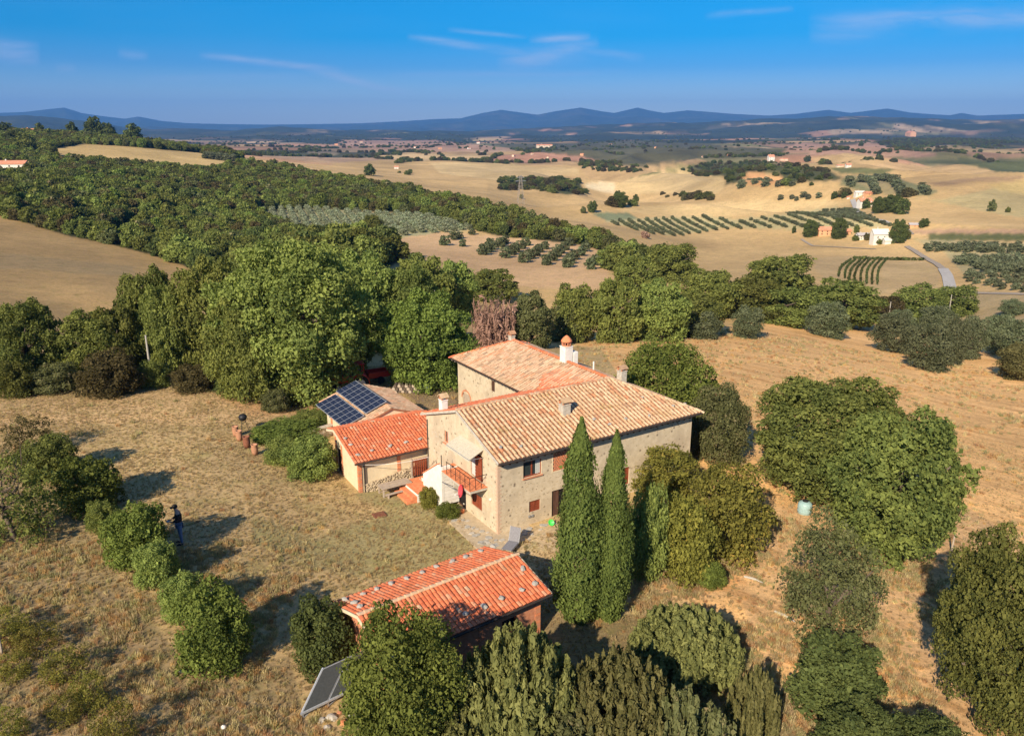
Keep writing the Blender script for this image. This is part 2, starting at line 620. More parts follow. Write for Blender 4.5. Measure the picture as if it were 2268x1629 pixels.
def mat_tile(name, stops, lichen=(0.42, 0.30, 0.08), dirt=0.5):
    m, t, b = mat_new(name, 0.85)
    oi = N(t, 'ShaderNodeObjectInfo')
    ge = N(t, 'ShaderNodeNewGeometry')
    r = mth(t, 'FRACT', mth(t, 'ADD', mth(t, 'MULTIPLY', oi.outputs['Random'], 7.31), ge.outputs['Random Per Island']))
    c = ramp(t, r, stops)
    n = N(t, 'ShaderNodeTexNoise', ins={'Scale': 0.9, 'Detail': 6.0, 'Roughness': 0.7})
    LK(t, ge.outputs['Position'], n.inputs['Vector'])
    c = mixc(t, mth(t, 'MULTIPLY', ramp(t, n.outputs[0], [(0.56, 0.0), (0.68, 1.0)]), dirt), c, lichen)
    n2 = N(t, 'ShaderNodeTexNoise', ins={'Scale': 6.0, 'Detail': 5.0})
    LK(t, ge.outputs['Position'], n2.inputs['Vector'])
    c = mixc(t, ramp(t, n2.outputs[0], [(0.25, 0.55), (0.55, 0.0)]), c, mixc(t, 1.0, c, (0.45, 0.42, 0.4), 'MULTIPLY'))
    LK(t, c, b.inputs['Base Color'])
    bp = N(t, 'ShaderNodeBump', ins={'Strength': 0.3, 'Distance': 0.02})
    LK(t, n2.outputs[0], bp.inputs['Height'])
    LK(t, bp.outputs[0], b.inputs['Normal'])
    return m


def mat_land():
    m, t, b = mat_new('land_cover', 0.95)
    b.inputs['Specular IOR Level'].default_value = 0.1
    at = N(t, 'ShaderNodeAttribute', attribute_name='cover')
    wl = N(t, 'ShaderNodeAttribute', attribute_name='wild')
    ge = N(t, 'ShaderNodeNewGeometry')
    pos = ge.outputs['Position']

    def noise(sc, det=5.0, rough=0.62, vec=None):
        n = N(t, 'ShaderNodeTexNoise', ins={'Scale': sc, 'Detail': det, 'Roughness': rough})
        LK(t, vec or pos, n.inputs['Vector'])
        return n.outputs[0]
    c = at.outputs['Color']
    n_big = noise(0.028, 5.0)
    n_mid = noise(0.30, 6.0, 0.7)
    n_fine = noise(2.6, 7.0, 0.78)
    # streaks left by the mower and the slope
    mp0 = N(t, 'ShaderNodeMapping')
    mp0.inputs['Rotation'].default_value = (0, 0, math.radians(38))
    LK(t, pos, mp0.inputs[0])
    mp = N(t, 'ShaderNodeMapping')
    mp.inputs['Scale'].default_value = (0.13, 0.85, 0.2)
    LK(t, mp0.outputs[0], mp.inputs[0])
    n_str = noise(1.0, 5.0, 0.7, mp.outputs[0])
    c = mixc(t, 1.0, c, ramp(t, n_big, [(0.3, (0.80, 0.78, 0.74)), (0.7, (1.18, 1.16, 1.12))]), 'MULTIPLY')
    c = mixc(t, 0.7, c, ramp(t, n_mid, [(0.28, (0.74, 0.73, 0.70)), (0.5, (1.02, 1.02, 1.02)), (0.75, (1.25, 1.19, 1.08))]), 'MULTIPLY')
    c = mixc(t, wl.outputs['Fac'], c, mixc(t, 1.0, c, ramp(t, n_str, [(0.32, (0.70, 0.60, 0.50)), (0.47, (0.98, 0.94, 0.88)), (0.70, (1.18, 1.15, 1.08))]), 'MULTIPLY'))
    fine = ramp(t, n_fine, [(0.30, (0.56, 0.55, 0.52)), (0.48, (1.02, 1.0, 0.98)), (0.72, (1.38, 1.32, 1.20))])
    c = mixc(t, 0.8, c, mixc(t, 1.0, c, fine, 'MULTIPLY'))
    n_f2 = noise(8.0, 5.0, 0.75)
    c = mixc(t, 0.75, c, mixc(t, 1.0, c, ramp(t, n_f2, [(0.34, (0.60, 0.60, 0.55)), (0.5, (1.0, 1.0, 0.98)), (0.68, (1.30, 1.25, 1.18))]), 'MULTIPLY'))
    n_gr = noise(0.75, 5.0, 0.75)
    gmask = mth(t, 'MULTIPLY', ramp(t, n_gr, [(0.50, 0.0), (0.64, 0.5)]), mth(t, 'SUBTRACT', 1.0, wl.outputs['Fac']))
    c = mixc(t, gmask, c, mixc(t, 1.0, c, (0.62, 0.78, 0.55), 'MULTIPLY'))
    LK(t, c, b.inputs['Base Color'])
    bp = N(t, 'ShaderNodeBump', ins={'Strength': 0.4, 'Distance': 0.06})
    LK(t, n_fine, bp.inputs['Height'])
    bp2 = N(t, 'ShaderNodeBump', ins={'Strength': 0.25, 'Distance': 0.35})
    LK(t, n_mid, bp2.inputs['Height'])
    LK(t, bp.outputs[0], bp2.inputs['Normal'])
    LK(t, bp2.outputs[0], b.inputs['Normal'])
    return m


M = {}
M['land'] = mat_land()
M['plaster'] = mat_noise('stone_plaster', (0.49, 0.39, 0.26), (0.63, 0.52, 0.365), 3.2, 0.92, 0.5, 7.0, c3=(0.44, 0.35, 0.24), spots=((0.20, 0.15, 0.10), 3.4, 0.43), dist=0.03)
M['cream'] = mat_noise('cream_plaster', (0.62, 0.50, 0.32), (0.70, 0.58, 0.39), 2.5, 0.9, 0.15, 5.0, c3=(0.56, 0.45, 0.30))
M['white'] = mat_noise('white_plaster', (0.66, 0.60, 0.52), (0.78, 0.73, 0.66), 3.0, 0.85, 0.15, 5.0)
M['brick'] = mat_noise('brick', (0.46, 0.17, 0.085), (0.58, 0.27, 0.15), 9.0, 0.9, 0.4, 4.0)
M['rubble'] = mat_noise('rubble_stone', (0.36, 0.27, 0.17), (0.56, 0.45, 0.30), 5.0, 0.95, 0.8, 6.0, spots=((0.13, 0.10, 0.07), 5.0, 0.40), dist=0.05)
M['stone'] = mat_noise('grey_stone', (0.26, 0.24, 0.20), (0.48, 0.44, 0.38), 9.0, 0.95, 0.6, 5.0)
M['pale_stone'] = mat_noise('pale_stone', (0.38, 0.33, 0.26), (0.56, 0.5, 0.41), 7.0, 0.95, 0.6, 5.0)
M['terracotta'] = mat_noise('terracotta', (0.58, 0.17, 0.07), (0.72, 0.28, 0.13), 6.0, 0.8, 0.2, 4.0)
M['wood_red'] = mat_noise('red_brown_wood', (0.20, 0.045, 0.02), (0.30, 0.075, 0.035), 12.0, 0.6, 0.2, 4.0, stretch=(1, 1, 0.2))
M['wood_dark'] = mat_noise('dark_wood', (0.07, 0.035, 0.022), (0.12, 0.06, 0.04), 12.0, 0.7, 0.2, 4.0, stretch=(1, 1, 0.2))
M['wood_grey'] = mat_noise('weathered_wood', (0.30, 0.23, 0.17), (0.48, 0.39, 0.30), 10.0, 0.9, 0.3, 4.0, stretch=(0.3, 1, 1))
M['glass'] = mat_flat('window_glass', (0.035, 0.045, 0.045), 0.08, 0.0, 0.8)
M['curtain'] = mat_flat('curtain', (0.55, 0.55, 0.50), 0.9)
M['dark'] = mat_flat('dark_inside', (0.012, 0.010, 0.009), 0.95)
M['gutter'] = mat_flat('gutter_metal', (0.055, 0.042, 0.036), 0.6, 0.2)  # near black, carries the shadow band below the eave in its colour
M['steel'] = mat_flat('grey_steel', (0.36, 0.36, 0.37), 0.4, 0.6)
M['dkmetal'] = mat_flat('black_iron', (0.03, 0.03, 0.032), 0.5, 0.4)
M['red'] = mat_flat('red_paint', (0.62, 0.035, 0.02), 0.35, 0.0, 0.5)
M['orange_red'] = mat_flat('orange_red_paint', (0.72, 0.09, 0.02), 0.35, 0.0, 0.5)
M['pinkred'] = mat_flat('faded_red_paint', (0.62, 0.06, 0.07), 0.5, 0.0, 0.4)
M['tyre'] = mat_flat('black_rubber', (0.02, 0.02, 0.02), 0.8)
M['green_plastic'] = mat_flat('green_plastic', (0.08, 0.62, 0.10), 0.4, 0.0, 0.5)
M['pale_blue'] = mat_flat('pale_blue_plastic', (0.30, 0.43, 0.42), 0.45, 0.0, 0.4)
M['rust'] = mat_noise('rust', (0.16, 0.06, 0.035), (0.28, 0.11, 0.06), 12.0, 0.9, 0.3)
M['awning'] = mat_flat('cream_canvas', (0.52, 0.46, 0.35), 0.9)
M['quoin'] = mat_noise('quoin_brick', (0.50, 0.33, 0.22), (0.60, 0.43, 0.30), 7.0, 0.9, 0.3)
M['pv'] = mat_flat('solar_cell', (0.018, 0.028, 0.07), 0.22, 0.1, 0.6)
M['pvline'] = mat_flat('aluminium', (0.52, 0.53, 0.55), 0.4, 0.5)
M['thermal'] = mat_flat('collector_glass', (0.085, 0.09, 0.092), 0.2, 0.2, 0.6)
M['bark'] = mat_noise('bark', (0.075, 0.055, 0.04), (0.16, 0.12, 0.09), 9.0, 0.95, 0.7, 5.0, stretch=(1, 1, 0.3))
M['pole'] = mat_flat('weathered_pole', (0.40, 0.36, 0.30), 0.8)
M['road'] = mat_noise('gravel_road', (0.38, 0.34, 0.30), (0.50, 0.46, 0.41), 0.8, 0.95, 0.2)
M['road_dark'] = mat_flat('dusty_road', (0.36, 0.29, 0.22), 0.95)
M['ash'] = mat_noise('flagstone', (0.40, 0.31, 0.20), (0.52, 0.41, 0.27), 4.0, 0.95, 0.5, 5.0)
M['skin'] = mat_flat('skin', (0.55, 0.30, 0.21), 0.6)
M['jacket'] = mat_flat('black_cloth', (0.022, 0.022, 0.024), 0.9)
M['jeans'] = mat_flat('blue_denim', (0.12, 0.19, 0.32), 0.9)
M['hair'] = mat_flat('dark_hair', (0.02, 0.015, 0.012), 0.7)
M['tile_old'] = mat_tile('old_clay_tile', [(0.0, (0.56, 0.38, 0.23)), (0.35, (0.64, 0.45, 0.28)), (0.65, (0.50, 0.33, 0.19)), (0.85, (0.58, 0.38, 0.22)), (0.93, (0.54, 0.24, 0.12)), (1.0, (0.40, 0.27, 0.17))], (0.36, 0.25, 0.10), 0.8)
M['tile_grey'] = mat_tile('weathered_clay_tile', [(0.0, (0.56, 0.38, 0.24)), (0.25, (0.66, 0.46, 0.30)), (0.50, (0.52, 0.33, 0.20)), (0.72, (0.62, 0.40, 0.26)), (0.86, (0.60, 0.30, 0.16)), (0.94, (0.44, 0.30, 0.19)), (1.0, (0.36, 0.25, 0.16))], (0.38, 0.27, 0.14), 0.6)
M['tile_new'] = mat_tile('orange_clay_tile', [(0.0, (0.68, 0.17, 0.07)), (0.4, (0.76, 0.23, 0.10)), (0.7, (0.60, 0.15, 0.065)), (0.93, (0.68, 0.27, 0.14)), (1.0, (0.60, 0.38, 0.23))], (0.46, 0.19, 0.08), 0.6)
M['deck_old'] = mat_noise('pan_tile', (0.26, 0.11, 0.055), (0.42, 0.19, 0.10), 3.0, 0.9, 0.3)
M['deck_new'] = mat_noise('orange_pan_tile', (0.50, 0.12, 0.05), (0.60, 0.17, 0.08), 3.0, 0.9, 0.3)
M['lf_oak'] = mat_leaf('oak_leaves', (0.112, 0.141, 0.042), (0.338, 0.359, 0.092))
M['lf_bright'] = mat_leaf('walnut_leaves', (0.078, 0.102, 0.024), (0.270, 0.312, 0.072))
M['lf_dark'] = mat_leaf('evergreen_leaves', (0.053, 0.070, 0.024), (0.175, 0.192, 0.060))
M['lf_forest'] = mat_leaf('forest_leaves', (0.079, 0.098, 0.030), (0.261, 0.264, 0.070))
M['lf_olive'] = mat_leaf('olive_leaves', (0.071, 0.086, 0.040), (0.237, 0.252, 0.137))
M['lf_silver'] = mat_leaf('silver_olive_leaves', (0.20, 0.22, 0.13), (0.42, 0.44, 0.29))
M['lf_olive2'] = mat_leaf('far_olive_leaves', (0.10, 0.11, 0.06), (0.25, 0.26, 0.15))
M['lf_yellow'] = mat_leaf('yellowing_leaves', (0.103, 0.103, 0.025), (0.345, 0.310, 0.069), (0.42, 0.29, 0.07))
M['lf_cyp'] = mat_leaf('cypress_needles', (0.062, 0.089, 0.024), (0.211, 0.252, 0.063))
M['lf_jun'] = mat_leaf('juniper_needles', (0.09, 0.095, 0.03), (0.29, 0.27, 0.10))
M['lf_grey'] = mat_leaf('grey_green_leaves', (0.081, 0.092, 0.034), (0.241, 0.241, 0.103), (0.30, 0.22, 0.13))
M['lf_brown'] = mat_leaf('dry_scrub_leaves', (0.07, 0.06, 0.025), (0.20, 0.165, 0.07))
M['lf_pink'] = mat_leaf('bare_twigs', (0.22, 0.12, 0.09), (0.38, 0.23, 0.18), None, 0.1)
M['lf_grass'] = mat_leaf('dry_grass', (0.36, 0.27, 0.15), (0.68, 0.53, 0.31), None, 0.4)
M['lf_lawn'] = mat_leaf('lawn_grass', (0.32, 0.23, 0.12), (0.56, 0.42, 0.24), None, 0.4)
M['lf_vine'] = mat_leaf('vine_leaves', (0.05, 0.065, 0.02), (0.12, 0.13, 0.05))

# ------------------------------------------------------------------ the land
def q(zx, zy):            # enlarged view of the upper right quarter -> photo pixels
    return 1134 + zx * 0.5, 208.7 + zy * 0.5


def ql(zx, zy):           # enlarged view of the upper left quarter -> photo pixels
    return zx * 0.5, 208.7 + zy * 0.5


def qp(*a):
    return [q(a[i], a[i + 1]) for i in range(0, len(a), 2)]


TAN = (0.50, 0.345, 0.172)
TAN2 = (0.44, 0.30, 0.155)
PALE = (0.58, 0.425, 0.225)
PINK = (0.40, 0.245, 0.18)
EARTH = (0.36, 0.24, 0.155)
ORANGE = (0.56, 0.31, 0.15)
GREEN = (0.11, 0.115, 0.045)
DKGREEN = (0.055, 0.065, 0.028)
SCRUB = (0.075, 0.08, 0.035)
LAWN = (0.47, 0.34, 0.18)
ROUGH = (0.31, 0.23, 0.13)  # rough ground, with the darkening toward the lower left corner in its colour
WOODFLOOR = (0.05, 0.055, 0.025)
RIGHT_FIELD = [(1130, 735), (1600, 726), (1700, 700), (1960, 695), (2100, 735), (2900, 880), (2900, 1640), (1900, 1640), (1440, 1262), (1480, 1000), (1330, 770), (1150, 762)]
# (colour, blend, dmin, dmax, polygon in photo pixels)
FIELDS = [
    # left brown field and the little clearings
    ((0.37, 0.25, 0.12), 1, 90, 400, [(-900, 455), (0, 470), (60, 488), (150, 518), (240, 533), (330, 560), (412, 588), (480, 600), (420, 700), (0, 720), (-900, 760)]),
    ((0.32, 0.235, 0.13), 0.7, 90, 400, [(-500, 505), (0, 560), (160, 575), (300, 590), (300, 612), (120, 600), (0, 595), (-500, 560)]),
    ((0.50, 0.36, 0.17), 1, 400, 900, [(95, 322), (130, 316), (300, 326), (440, 338), (540, 352), (480, 372), (380, 368), (250, 362), (150, 352), (100, 340)]),
    (PALE, 1, 250, 600, [(355, 434), (400, 430), (402, 446), (372, 448)]),
    (TAN, 1, 200, 500, [(245, 512), (312, 490), (318, 498), (262, 520)]),
    # olive fields
    ((0.34, 0.32, 0.19), 1, 200, 600, [(550, 466), (640, 456), (800, 468), (950, 478), (1010, 492), (1050, 508), (990, 520), (930, 520), (860, 534), (800, 546), (690, 532), (600, 502)]),
    ((0.54, 0.36, 0.21), 1, 100, 420, [(840, 545), (900, 525), (980, 512), (1060, 520), (1180, 530), (1310, 546), (1345, 560), (1345, 620), (1330, 640), (1200, 640), (1100, 625), (1000, 590), (900, 575)]),
    # middle right
    (TAN, 1, 150, 700, [(1460, 540), (1560, 515), (1700, 505), (1850, 512), (1960, 525), (1990, 560), (1900, 568), (1800, 572), (1720, 600), (1560, 610), (1500, 590)]),
    ((0.46, 0.33, 0.18), 1, 150, 700, [(1800, 572), (1880, 566), (2000, 572), (2050, 580), (2082, 600), (2080, 640), (1940, 650), (1840, 630), (1810, 600)]),
    ((0.40, 0.29, 0.15), 0.8, 150, 700, [(1960, 585), (2075, 590), (2078, 604), (2000, 596)]),
    ((0.115, 0.12, 0.05), 1, 150, 900, qp(1840, 618, 3200, 618, 3200, 656, 1850, 648)),
    (PINK, 0.8, 250, 900, qp(1740, 600, 3200, 596, 3200, 615, 1780, 617)),
    ((0.35, 0.31, 0.18), 0.8, 150, 900, qp(1770, 640, 1950, 650, 3200, 690, 3200, 800, 1990, 790, 1920, 700)),
    ((0.40, 0.30, 0.17), 1, 60, 400, qp(1950, 860, 2040, 875, 3200, 885, 3200, 1100, 2000, 1100)),
    ((0.42, 0.36, 0.20), 1, 200, 800, qp(400, 560, 860, 540, 980, 555, 1250, 520, 1440, 500, 1680, 590, 1300, 600, 1000, 590, 700, 625, 560, 600)),
    ((0.20, 0.22, 0.13), 1, 250, 900, qp(355, 530, 400, 522, 520, 525, 560, 552, 420, 560)),
    (PALE, 0.8, 300, 1200, qp(440, 505, 900, 480, 1160, 465, 1400, 470, 1500, 490, 1000, 540, 700, 545, 500, 520)),
    ((0.45, 0.36, 0.19), 1, 300, 1500, qp(1570, 450, 1800, 460, 2200, 540, 3200, 590, 3200, 400, 2300, 380, 1900, 470)),
    (TAN2, 0.7, 500, 1500, qp(1680, 330, 1900, 310, 2300, 350, 2300, 400, 2080, 390, 1950, 420, 1850, 400)),
    ((0.30, 0.20, 0.13), 0.7, 500, 1500, qp(1830, 395, 2050, 368, 2268, 365, 2268, 395, 2060, 385, 1900, 410)),
    ((0.46, 0.34, 0.15), 0.7, 400, 1500, qp(2090, 400, 2300, 380, 2300, 450, 2180, 430)),
    ((0.20, 0.20, 0.11), 1, 400, 1500, qp(1480, 365, 1640, 355, 1700, 370, 1890, 430, 1850, 450, 1680, 445, 1520, 425, 1450, 400)),
    ((0.33, 0.27, 0.15), 1, 400, 1500, qp(1500, 375, 1620, 370, 1800, 445, 1620, 440)),
    # scrubby hill with a bare orange slope
    (SCRUB, 1, 350, 1600, qp(740, 330, 860, 302, 1080, 296, 1250, 318, 1400, 336, 1480, 378, 1300, 388, 1210, 404, 1180, 350, 1050, 345, 1010, 385, 940, 404, 960, 368, 830, 365)),
    (ORANGE, 1, 350, 1600, qp(1000, 395, 1040, 345, 1100, 350, 1190, 368, 1220, 402, 1100, 405)),
    ((0.16, 0.17, 0.06), 1, 350, 1600, qp(520, 372, 740, 318, 860, 308, 700, 352, 560, 378)),
    (PALE, 1, 350, 1600, qp(430, 400, 560, 365, 700, 340, 760, 340, 940, 370, 940, 410, 900, 440, 600, 440, 450, 440)),
    ((0.66, 0.54, 0.36), 1, 350, 1600, qp(320, 400, 400, 383, 455, 398, 445, 440, 340, 420)),
    (SCRUB, 1, 350, 1600, qp(-60, 380, 100, 370, 300, 385, 325, 440, 240, 445, 80, 420, -60, 425)),
    (TAN, 1, 300, 1600, qp(60, 440, 330, 448, 430, 470, 400, 500, 200, 530, 60, 470)),
    # the far plain
    ((0.10, 0.095, 0.055), 1, 900, 4000, qp(-80, 222, 600, 205, 900, 225, 1240, 250, 1180, 275, 850, 282, 750, 300, 650, 310, 550, 325, 400, 300, 300, 275, 0, 245)),
    (PINK, 1, 900, 4500, qp(1190, 258, 1270, 215, 1450, 228, 1580, 213, 1700, 240, 1900, 262, 1800, 278, 1400, 272, 1200, 264)),
    ((0.06, 0.06, 0.035), 1, 1200, 5000, qp(1590, 215, 1700, 188, 1850, 178, 3200, 175, 3200, 245, 2100, 228, 1900, 228, 1700, 238)),
    (TAN, 1, 800, 3500, qp(1280, 292, 1480, 260, 1700, 292, 1560, 322, 1400, 312)),
    ((0.17, 0.17, 0.07), 1, 500, 3000, qp(1400, 325, 1700, 330, 1640, 356, 1460, 352)),
    ((0.10, 0.11, 0.05), 1, 700, 4000, qp(1740, 300, 1900, 288, 3200, 282, 3200, 345, 2150, 345, 2080, 325, 1950, 308)),
    (TAN, 1, 700, 2500, [ql(1460, 306), ql(1700, 292), ql(2000, 296), ql(2268, 300), q(0, 310), q(300, 320), q(330, 365), q(100, 375), ql(2060, 400), ql(1760, 385)]),
    (PALE, 1, 700, 2500, [ql(1900, 302), ql(2268, 305), q(60, 320), q(300, 330), q(300, 355), ql(2200, 380), ql(1950, 350)]),
    (PINK, 0.8, 900, 4000, [ql(1500, 205), ql(1650, 190), ql(1900, 200), ql(2268, 240), ql(1900, 262), ql(1500, 240)]),
    ((0.19, 0.155, 0.11), 1, 700, 3000, [ql(1350, 255), ql(1450, 242), ql(1500, 262), ql(1420, 285)]),
    # round the house
    ((0.69, 0.44, 0.215), 1, 14, 140, RIGHT_FIELD),
    ((0.56, 0.375, 0.21), 1, 15, 60, [(1330, 1250), (1500, 1240), (1720, 1120), (1800, 1130), (2150, 1130), (2268, 1200), (2400, 1629), (2100, 1629), (1900, 1420), (1700, 1480), (1640, 1320), (1480, 1330)]),
    ((0.56, 0.31, 0.14), 0.8, 15, 60, [(1440, 1270), (1500, 1255), (1620, 1270), (1660, 1290), (1560, 1310), (1450, 1300)]),
    ((0.58, 0.40, 0.22), 1, 15, 80, [(-100, 890), (90, 880), (200, 878), (500, 858), (650, 890), (720, 900), (560, 945), (250, 935), (-100, 960)]),
    ((0.52, 0.29, 0.15), 0.6, 15, 80, [(470, 870), (680, 885), (700, 915), (560, 925)]),
    ((0.27, 0.245, 0.12), 0.75, 15, 60, [(560, 1140), (700, 1190), (860, 1130), (1060, 1180), (1040, 1230), (880, 1290), (700, 1260), (560, 1200)]),
    ((0.28, 0.26, 0.13), 0.7, 15, 60, [(780, 1090), (930, 1080), (1010, 1140), (1040, 1170), (930, 1140), (830, 1120)]),
    (ROUGH, 1, 8, 60, [(-400, 1200), (0, 1230), (180, 1280), (300, 1330), (420, 1480), (640, 1450), (680, 1629), (900, 1800), (-400, 1900)]),
    ((0.32, 0.245, 0.135), 1, 8, 60, [(-400, 960), (60, 1000), (130, 1100), (240, 1240), (300, 1330), (180, 1290), (0, 1240), (-400, 1210)]),
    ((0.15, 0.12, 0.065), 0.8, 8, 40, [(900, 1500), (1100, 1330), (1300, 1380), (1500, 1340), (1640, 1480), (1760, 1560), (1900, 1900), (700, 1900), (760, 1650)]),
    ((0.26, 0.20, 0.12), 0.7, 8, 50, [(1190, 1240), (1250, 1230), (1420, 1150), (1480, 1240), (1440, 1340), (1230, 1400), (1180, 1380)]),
    (ORANGE, 0.7, 8, 50, [(262, 1395), (300, 1385), (318, 1408), (285, 1424)]),
    ((0.30, 0.10, 0.06), 0.7, 8, 50, [(560, 1290), (640, 1300), (650, 1325), (580, 1320)]),
    ((0.52, 0.38, 0.22), 0.6, 8, 60, [(420, 1475), (455, 1465), (560, 1540), (660, 1650), (600, 1650), (500, 1560)]),
    ((0.20, 0.15, 0.09), 0.6, 8, 60, [(210, 1335), (330, 1262), (338, 1270), (225, 1350)]),
    ((0.46, 0.36, 0.24), 0.9, 8, 60, [(1020, 1130), (1105, 1185), (1180, 1170), (1235, 1160), (1230, 1215), (1120, 1230), (1060, 1210), (1020, 1160)]),
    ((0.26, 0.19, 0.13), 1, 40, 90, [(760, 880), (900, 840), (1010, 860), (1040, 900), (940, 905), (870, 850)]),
]
# woods: where trees stand close (photo pixels of their ground), with a distance range
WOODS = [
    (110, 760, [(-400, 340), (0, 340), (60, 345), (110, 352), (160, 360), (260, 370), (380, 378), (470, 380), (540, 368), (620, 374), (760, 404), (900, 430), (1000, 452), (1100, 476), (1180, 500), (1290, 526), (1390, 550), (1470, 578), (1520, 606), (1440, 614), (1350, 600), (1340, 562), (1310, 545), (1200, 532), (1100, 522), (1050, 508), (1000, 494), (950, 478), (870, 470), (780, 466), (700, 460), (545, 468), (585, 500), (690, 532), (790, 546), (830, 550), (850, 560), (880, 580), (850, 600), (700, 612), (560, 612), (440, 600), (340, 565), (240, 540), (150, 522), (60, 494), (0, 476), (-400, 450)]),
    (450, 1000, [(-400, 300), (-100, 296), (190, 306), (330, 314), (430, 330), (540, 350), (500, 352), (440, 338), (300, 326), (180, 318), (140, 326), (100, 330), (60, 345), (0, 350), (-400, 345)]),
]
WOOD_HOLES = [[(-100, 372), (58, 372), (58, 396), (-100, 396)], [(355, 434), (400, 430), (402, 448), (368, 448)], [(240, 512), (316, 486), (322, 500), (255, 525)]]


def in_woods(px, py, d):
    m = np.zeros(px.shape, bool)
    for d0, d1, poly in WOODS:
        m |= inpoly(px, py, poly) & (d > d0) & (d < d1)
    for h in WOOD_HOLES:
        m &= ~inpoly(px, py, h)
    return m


az_in = np.linspace(math.radians(-41), math.radians(41), 860)
az_l = np.linspace(math.radians(-80), math.radians(-41.6), 34)
azs = np.concatenate([az_l, az_in, -az_l[::-1]])
ds = np.concatenate([np.geomspace(2.0, 11, 14)[:-1], np.geomspace(11, 1000, 470)[:-1], np.geomspace(1000, 17000, 230)])
A, D = np.meshgrid(azs, ds)
GX = (D * np.sin(A)).ravel()
GY = (D * np.cos(A)).ravel()
GZ = land(GX, GY)
DD = D.ravel()
PX, PY = project(GX, GY, GZ)
base = np.zeros((len(GX), 3))
base[:] = LAWN
farm = DD > 90
w = np.clip((DD - 70) / 40, 0, 1)[:, None]
base = base * (1 - w) + np.array(TAN) * w
# patchwork of the plain
wx = GX + 60 * (fbm(GX / 300, GY / 300, 3, 41) - 0.5)
wy = GY + 60 * (fbm(GX / 300 + 7, GY / 300, 3, 43) - 0.5)
f1, f2, cid = worley(wx / 210, wy / 300, 77)
pal = np.array([(0.46, 0.31, 0.17), (0.42, 0.235, 0.15), (0.44, 0.235, 0.16), (0.11, 0.11, 0.05), (0.50, 0.36, 0.20), (0.28, 0.175, 0.115), (0.44, 0.30, 0.21), (0.20, 0.18, 0.09), (0.07, 0.07, 0.035), (0.46, 0.33, 0.22)])
pc = pal[np.minimum((cid * 10).astype(int), 9)]
w = np.clip((DD - 900) / 300, 0, 1)[:, None]
base = base * (1 - w) + pc * w
f1b, f2b, cidb = worley(wx / 300 + 3, wy / 330, 99)
pcb = pal[np.minimum((cidb * 10).astype(int), 9)]
w = np.clip((DD - 2600) / 800, 0, 1)[:, None]
base = base * (1 - w) + pcb * w
# woods on the hills of the background
nw = fbm(GX / 420, GY / 420, 5, 55)
wood = np.clip((nw - 0.50 + np.clip((DD - 3000) / 5000, 0, 1) * 0.11) / 0.03, 0, 1) * np.clip((DD - 1500) / 1500, 0, 1)
az_px = 1134 + FPX * np.tan(np.clip(A.ravel(), -1.3, 1.3)) / math.cos(PITCH)
f1c, f2c, cidc = worley(wx / 75 + 9, wy / 330, 123)
wood = np.maximum(wood, np.clip((DD - 7400) / 900, 0, 1) * 0.92)
wood = np.maximum(wood, np.clip((DD - 4200) / 900, 0, 1) * np.where(cidc > 0.42, 0.88, 0.1))
wood = np.maximum(wood, np.clip((DD - 3500) / 1200, 0, 1) * np.clip((900 - az_px) / 300, 0, 1) * 0.95)
base = base * (1 - wood[:, None]) + np.array((0.045, 0.052, 0.026)) * wood[:, None]
# soil tone noise, also strengthening light and dark of the folds in the colour
soil_relief = fbm(GX / 90 + 5, GY / 130, 4, 201) - 0.5
base = base * (1 + np.clip((DD - 140) / 200, 0, 1) * soil_relief * 0.9)[:, None] * np.array([1, 1, 1.0])
# hedges between plots
hd = np.clip(1 - (f2 - f1) / 0.035, 0, 1) * (DD > 1100) * (DD < 5000) * (_hash(np.floor(wx / 170), np.floor(wy / 170), 4) > 0.45)
base = base * (1 - 0.85 * hd[:, None]) + np.array((0.06, 0.06, 0.03)) * 0.85 * hd[:, None]
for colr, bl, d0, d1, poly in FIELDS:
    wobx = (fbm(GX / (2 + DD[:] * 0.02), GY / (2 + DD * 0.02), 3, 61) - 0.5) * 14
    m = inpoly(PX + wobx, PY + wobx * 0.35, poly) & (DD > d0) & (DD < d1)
    base[m] = base[m] * (1 - bl) + np.array(colr)[None] * bl * (1 + np.clip((DD[m] - 140) / 200, 0, 1) * soil_relief[m] * 0.8)[:, None]
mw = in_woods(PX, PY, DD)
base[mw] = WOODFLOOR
wild = np.zeros(len(GX))
wild[inpoly(PX, PY, RIGHT_FIELD) & (DD > 14) & (DD < 140)] = 1.0
# keep the attributes smooth across one cell
B3 = base.reshape(len(ds), len(azs), 3)
B3[1:-1, 1:-1] = (B3[1:-1, 1:-1] * 2 + B3[:-2, 1:-1] + B3[2:, 1:-1] + B3[1:-1, :-2] + B3[1:-1, 2:]) / 6
base = B3.reshape(-1, 3)
COVER = np.concatenate([base, np.ones((len(base), 1))], 1)


def land_part(name, i0, i1):
    na = len(azs)
    idx = np.arange(i0 * na, (i1 + 1) * na)
    v = np.stack([GX[idx], GY[idx], GZ[idx]], 1)
    nr = i1 - i0
    r, c = np.meshgrid(np.arange(nr), np.arange(na - 1), indexing='ij')
    a = (r * na + c).ravel()
    f = np.stack([a, a + 1, a + 1 + na, a + na], 1)[:, ::-1]
    me = mesh_np(name, v, f, M['land'], {'cover': ('FLOAT_COLOR', COVER[idx]), 'wild': ('FLOAT', wild[idx])}, smooth=True)
    o = bpy.data.objects.new(name, me)
    link(o)
    tag(o, kind='structure')
    return o


i_a = int(np.searchsorted(ds, 1000))
i_b = int(np.searchsorted(ds, 4200))
land_part('ground', 0, i_a)
land_part('valley', i_a, i_b)
land_part('mountains', i_b, len(ds) - 1)
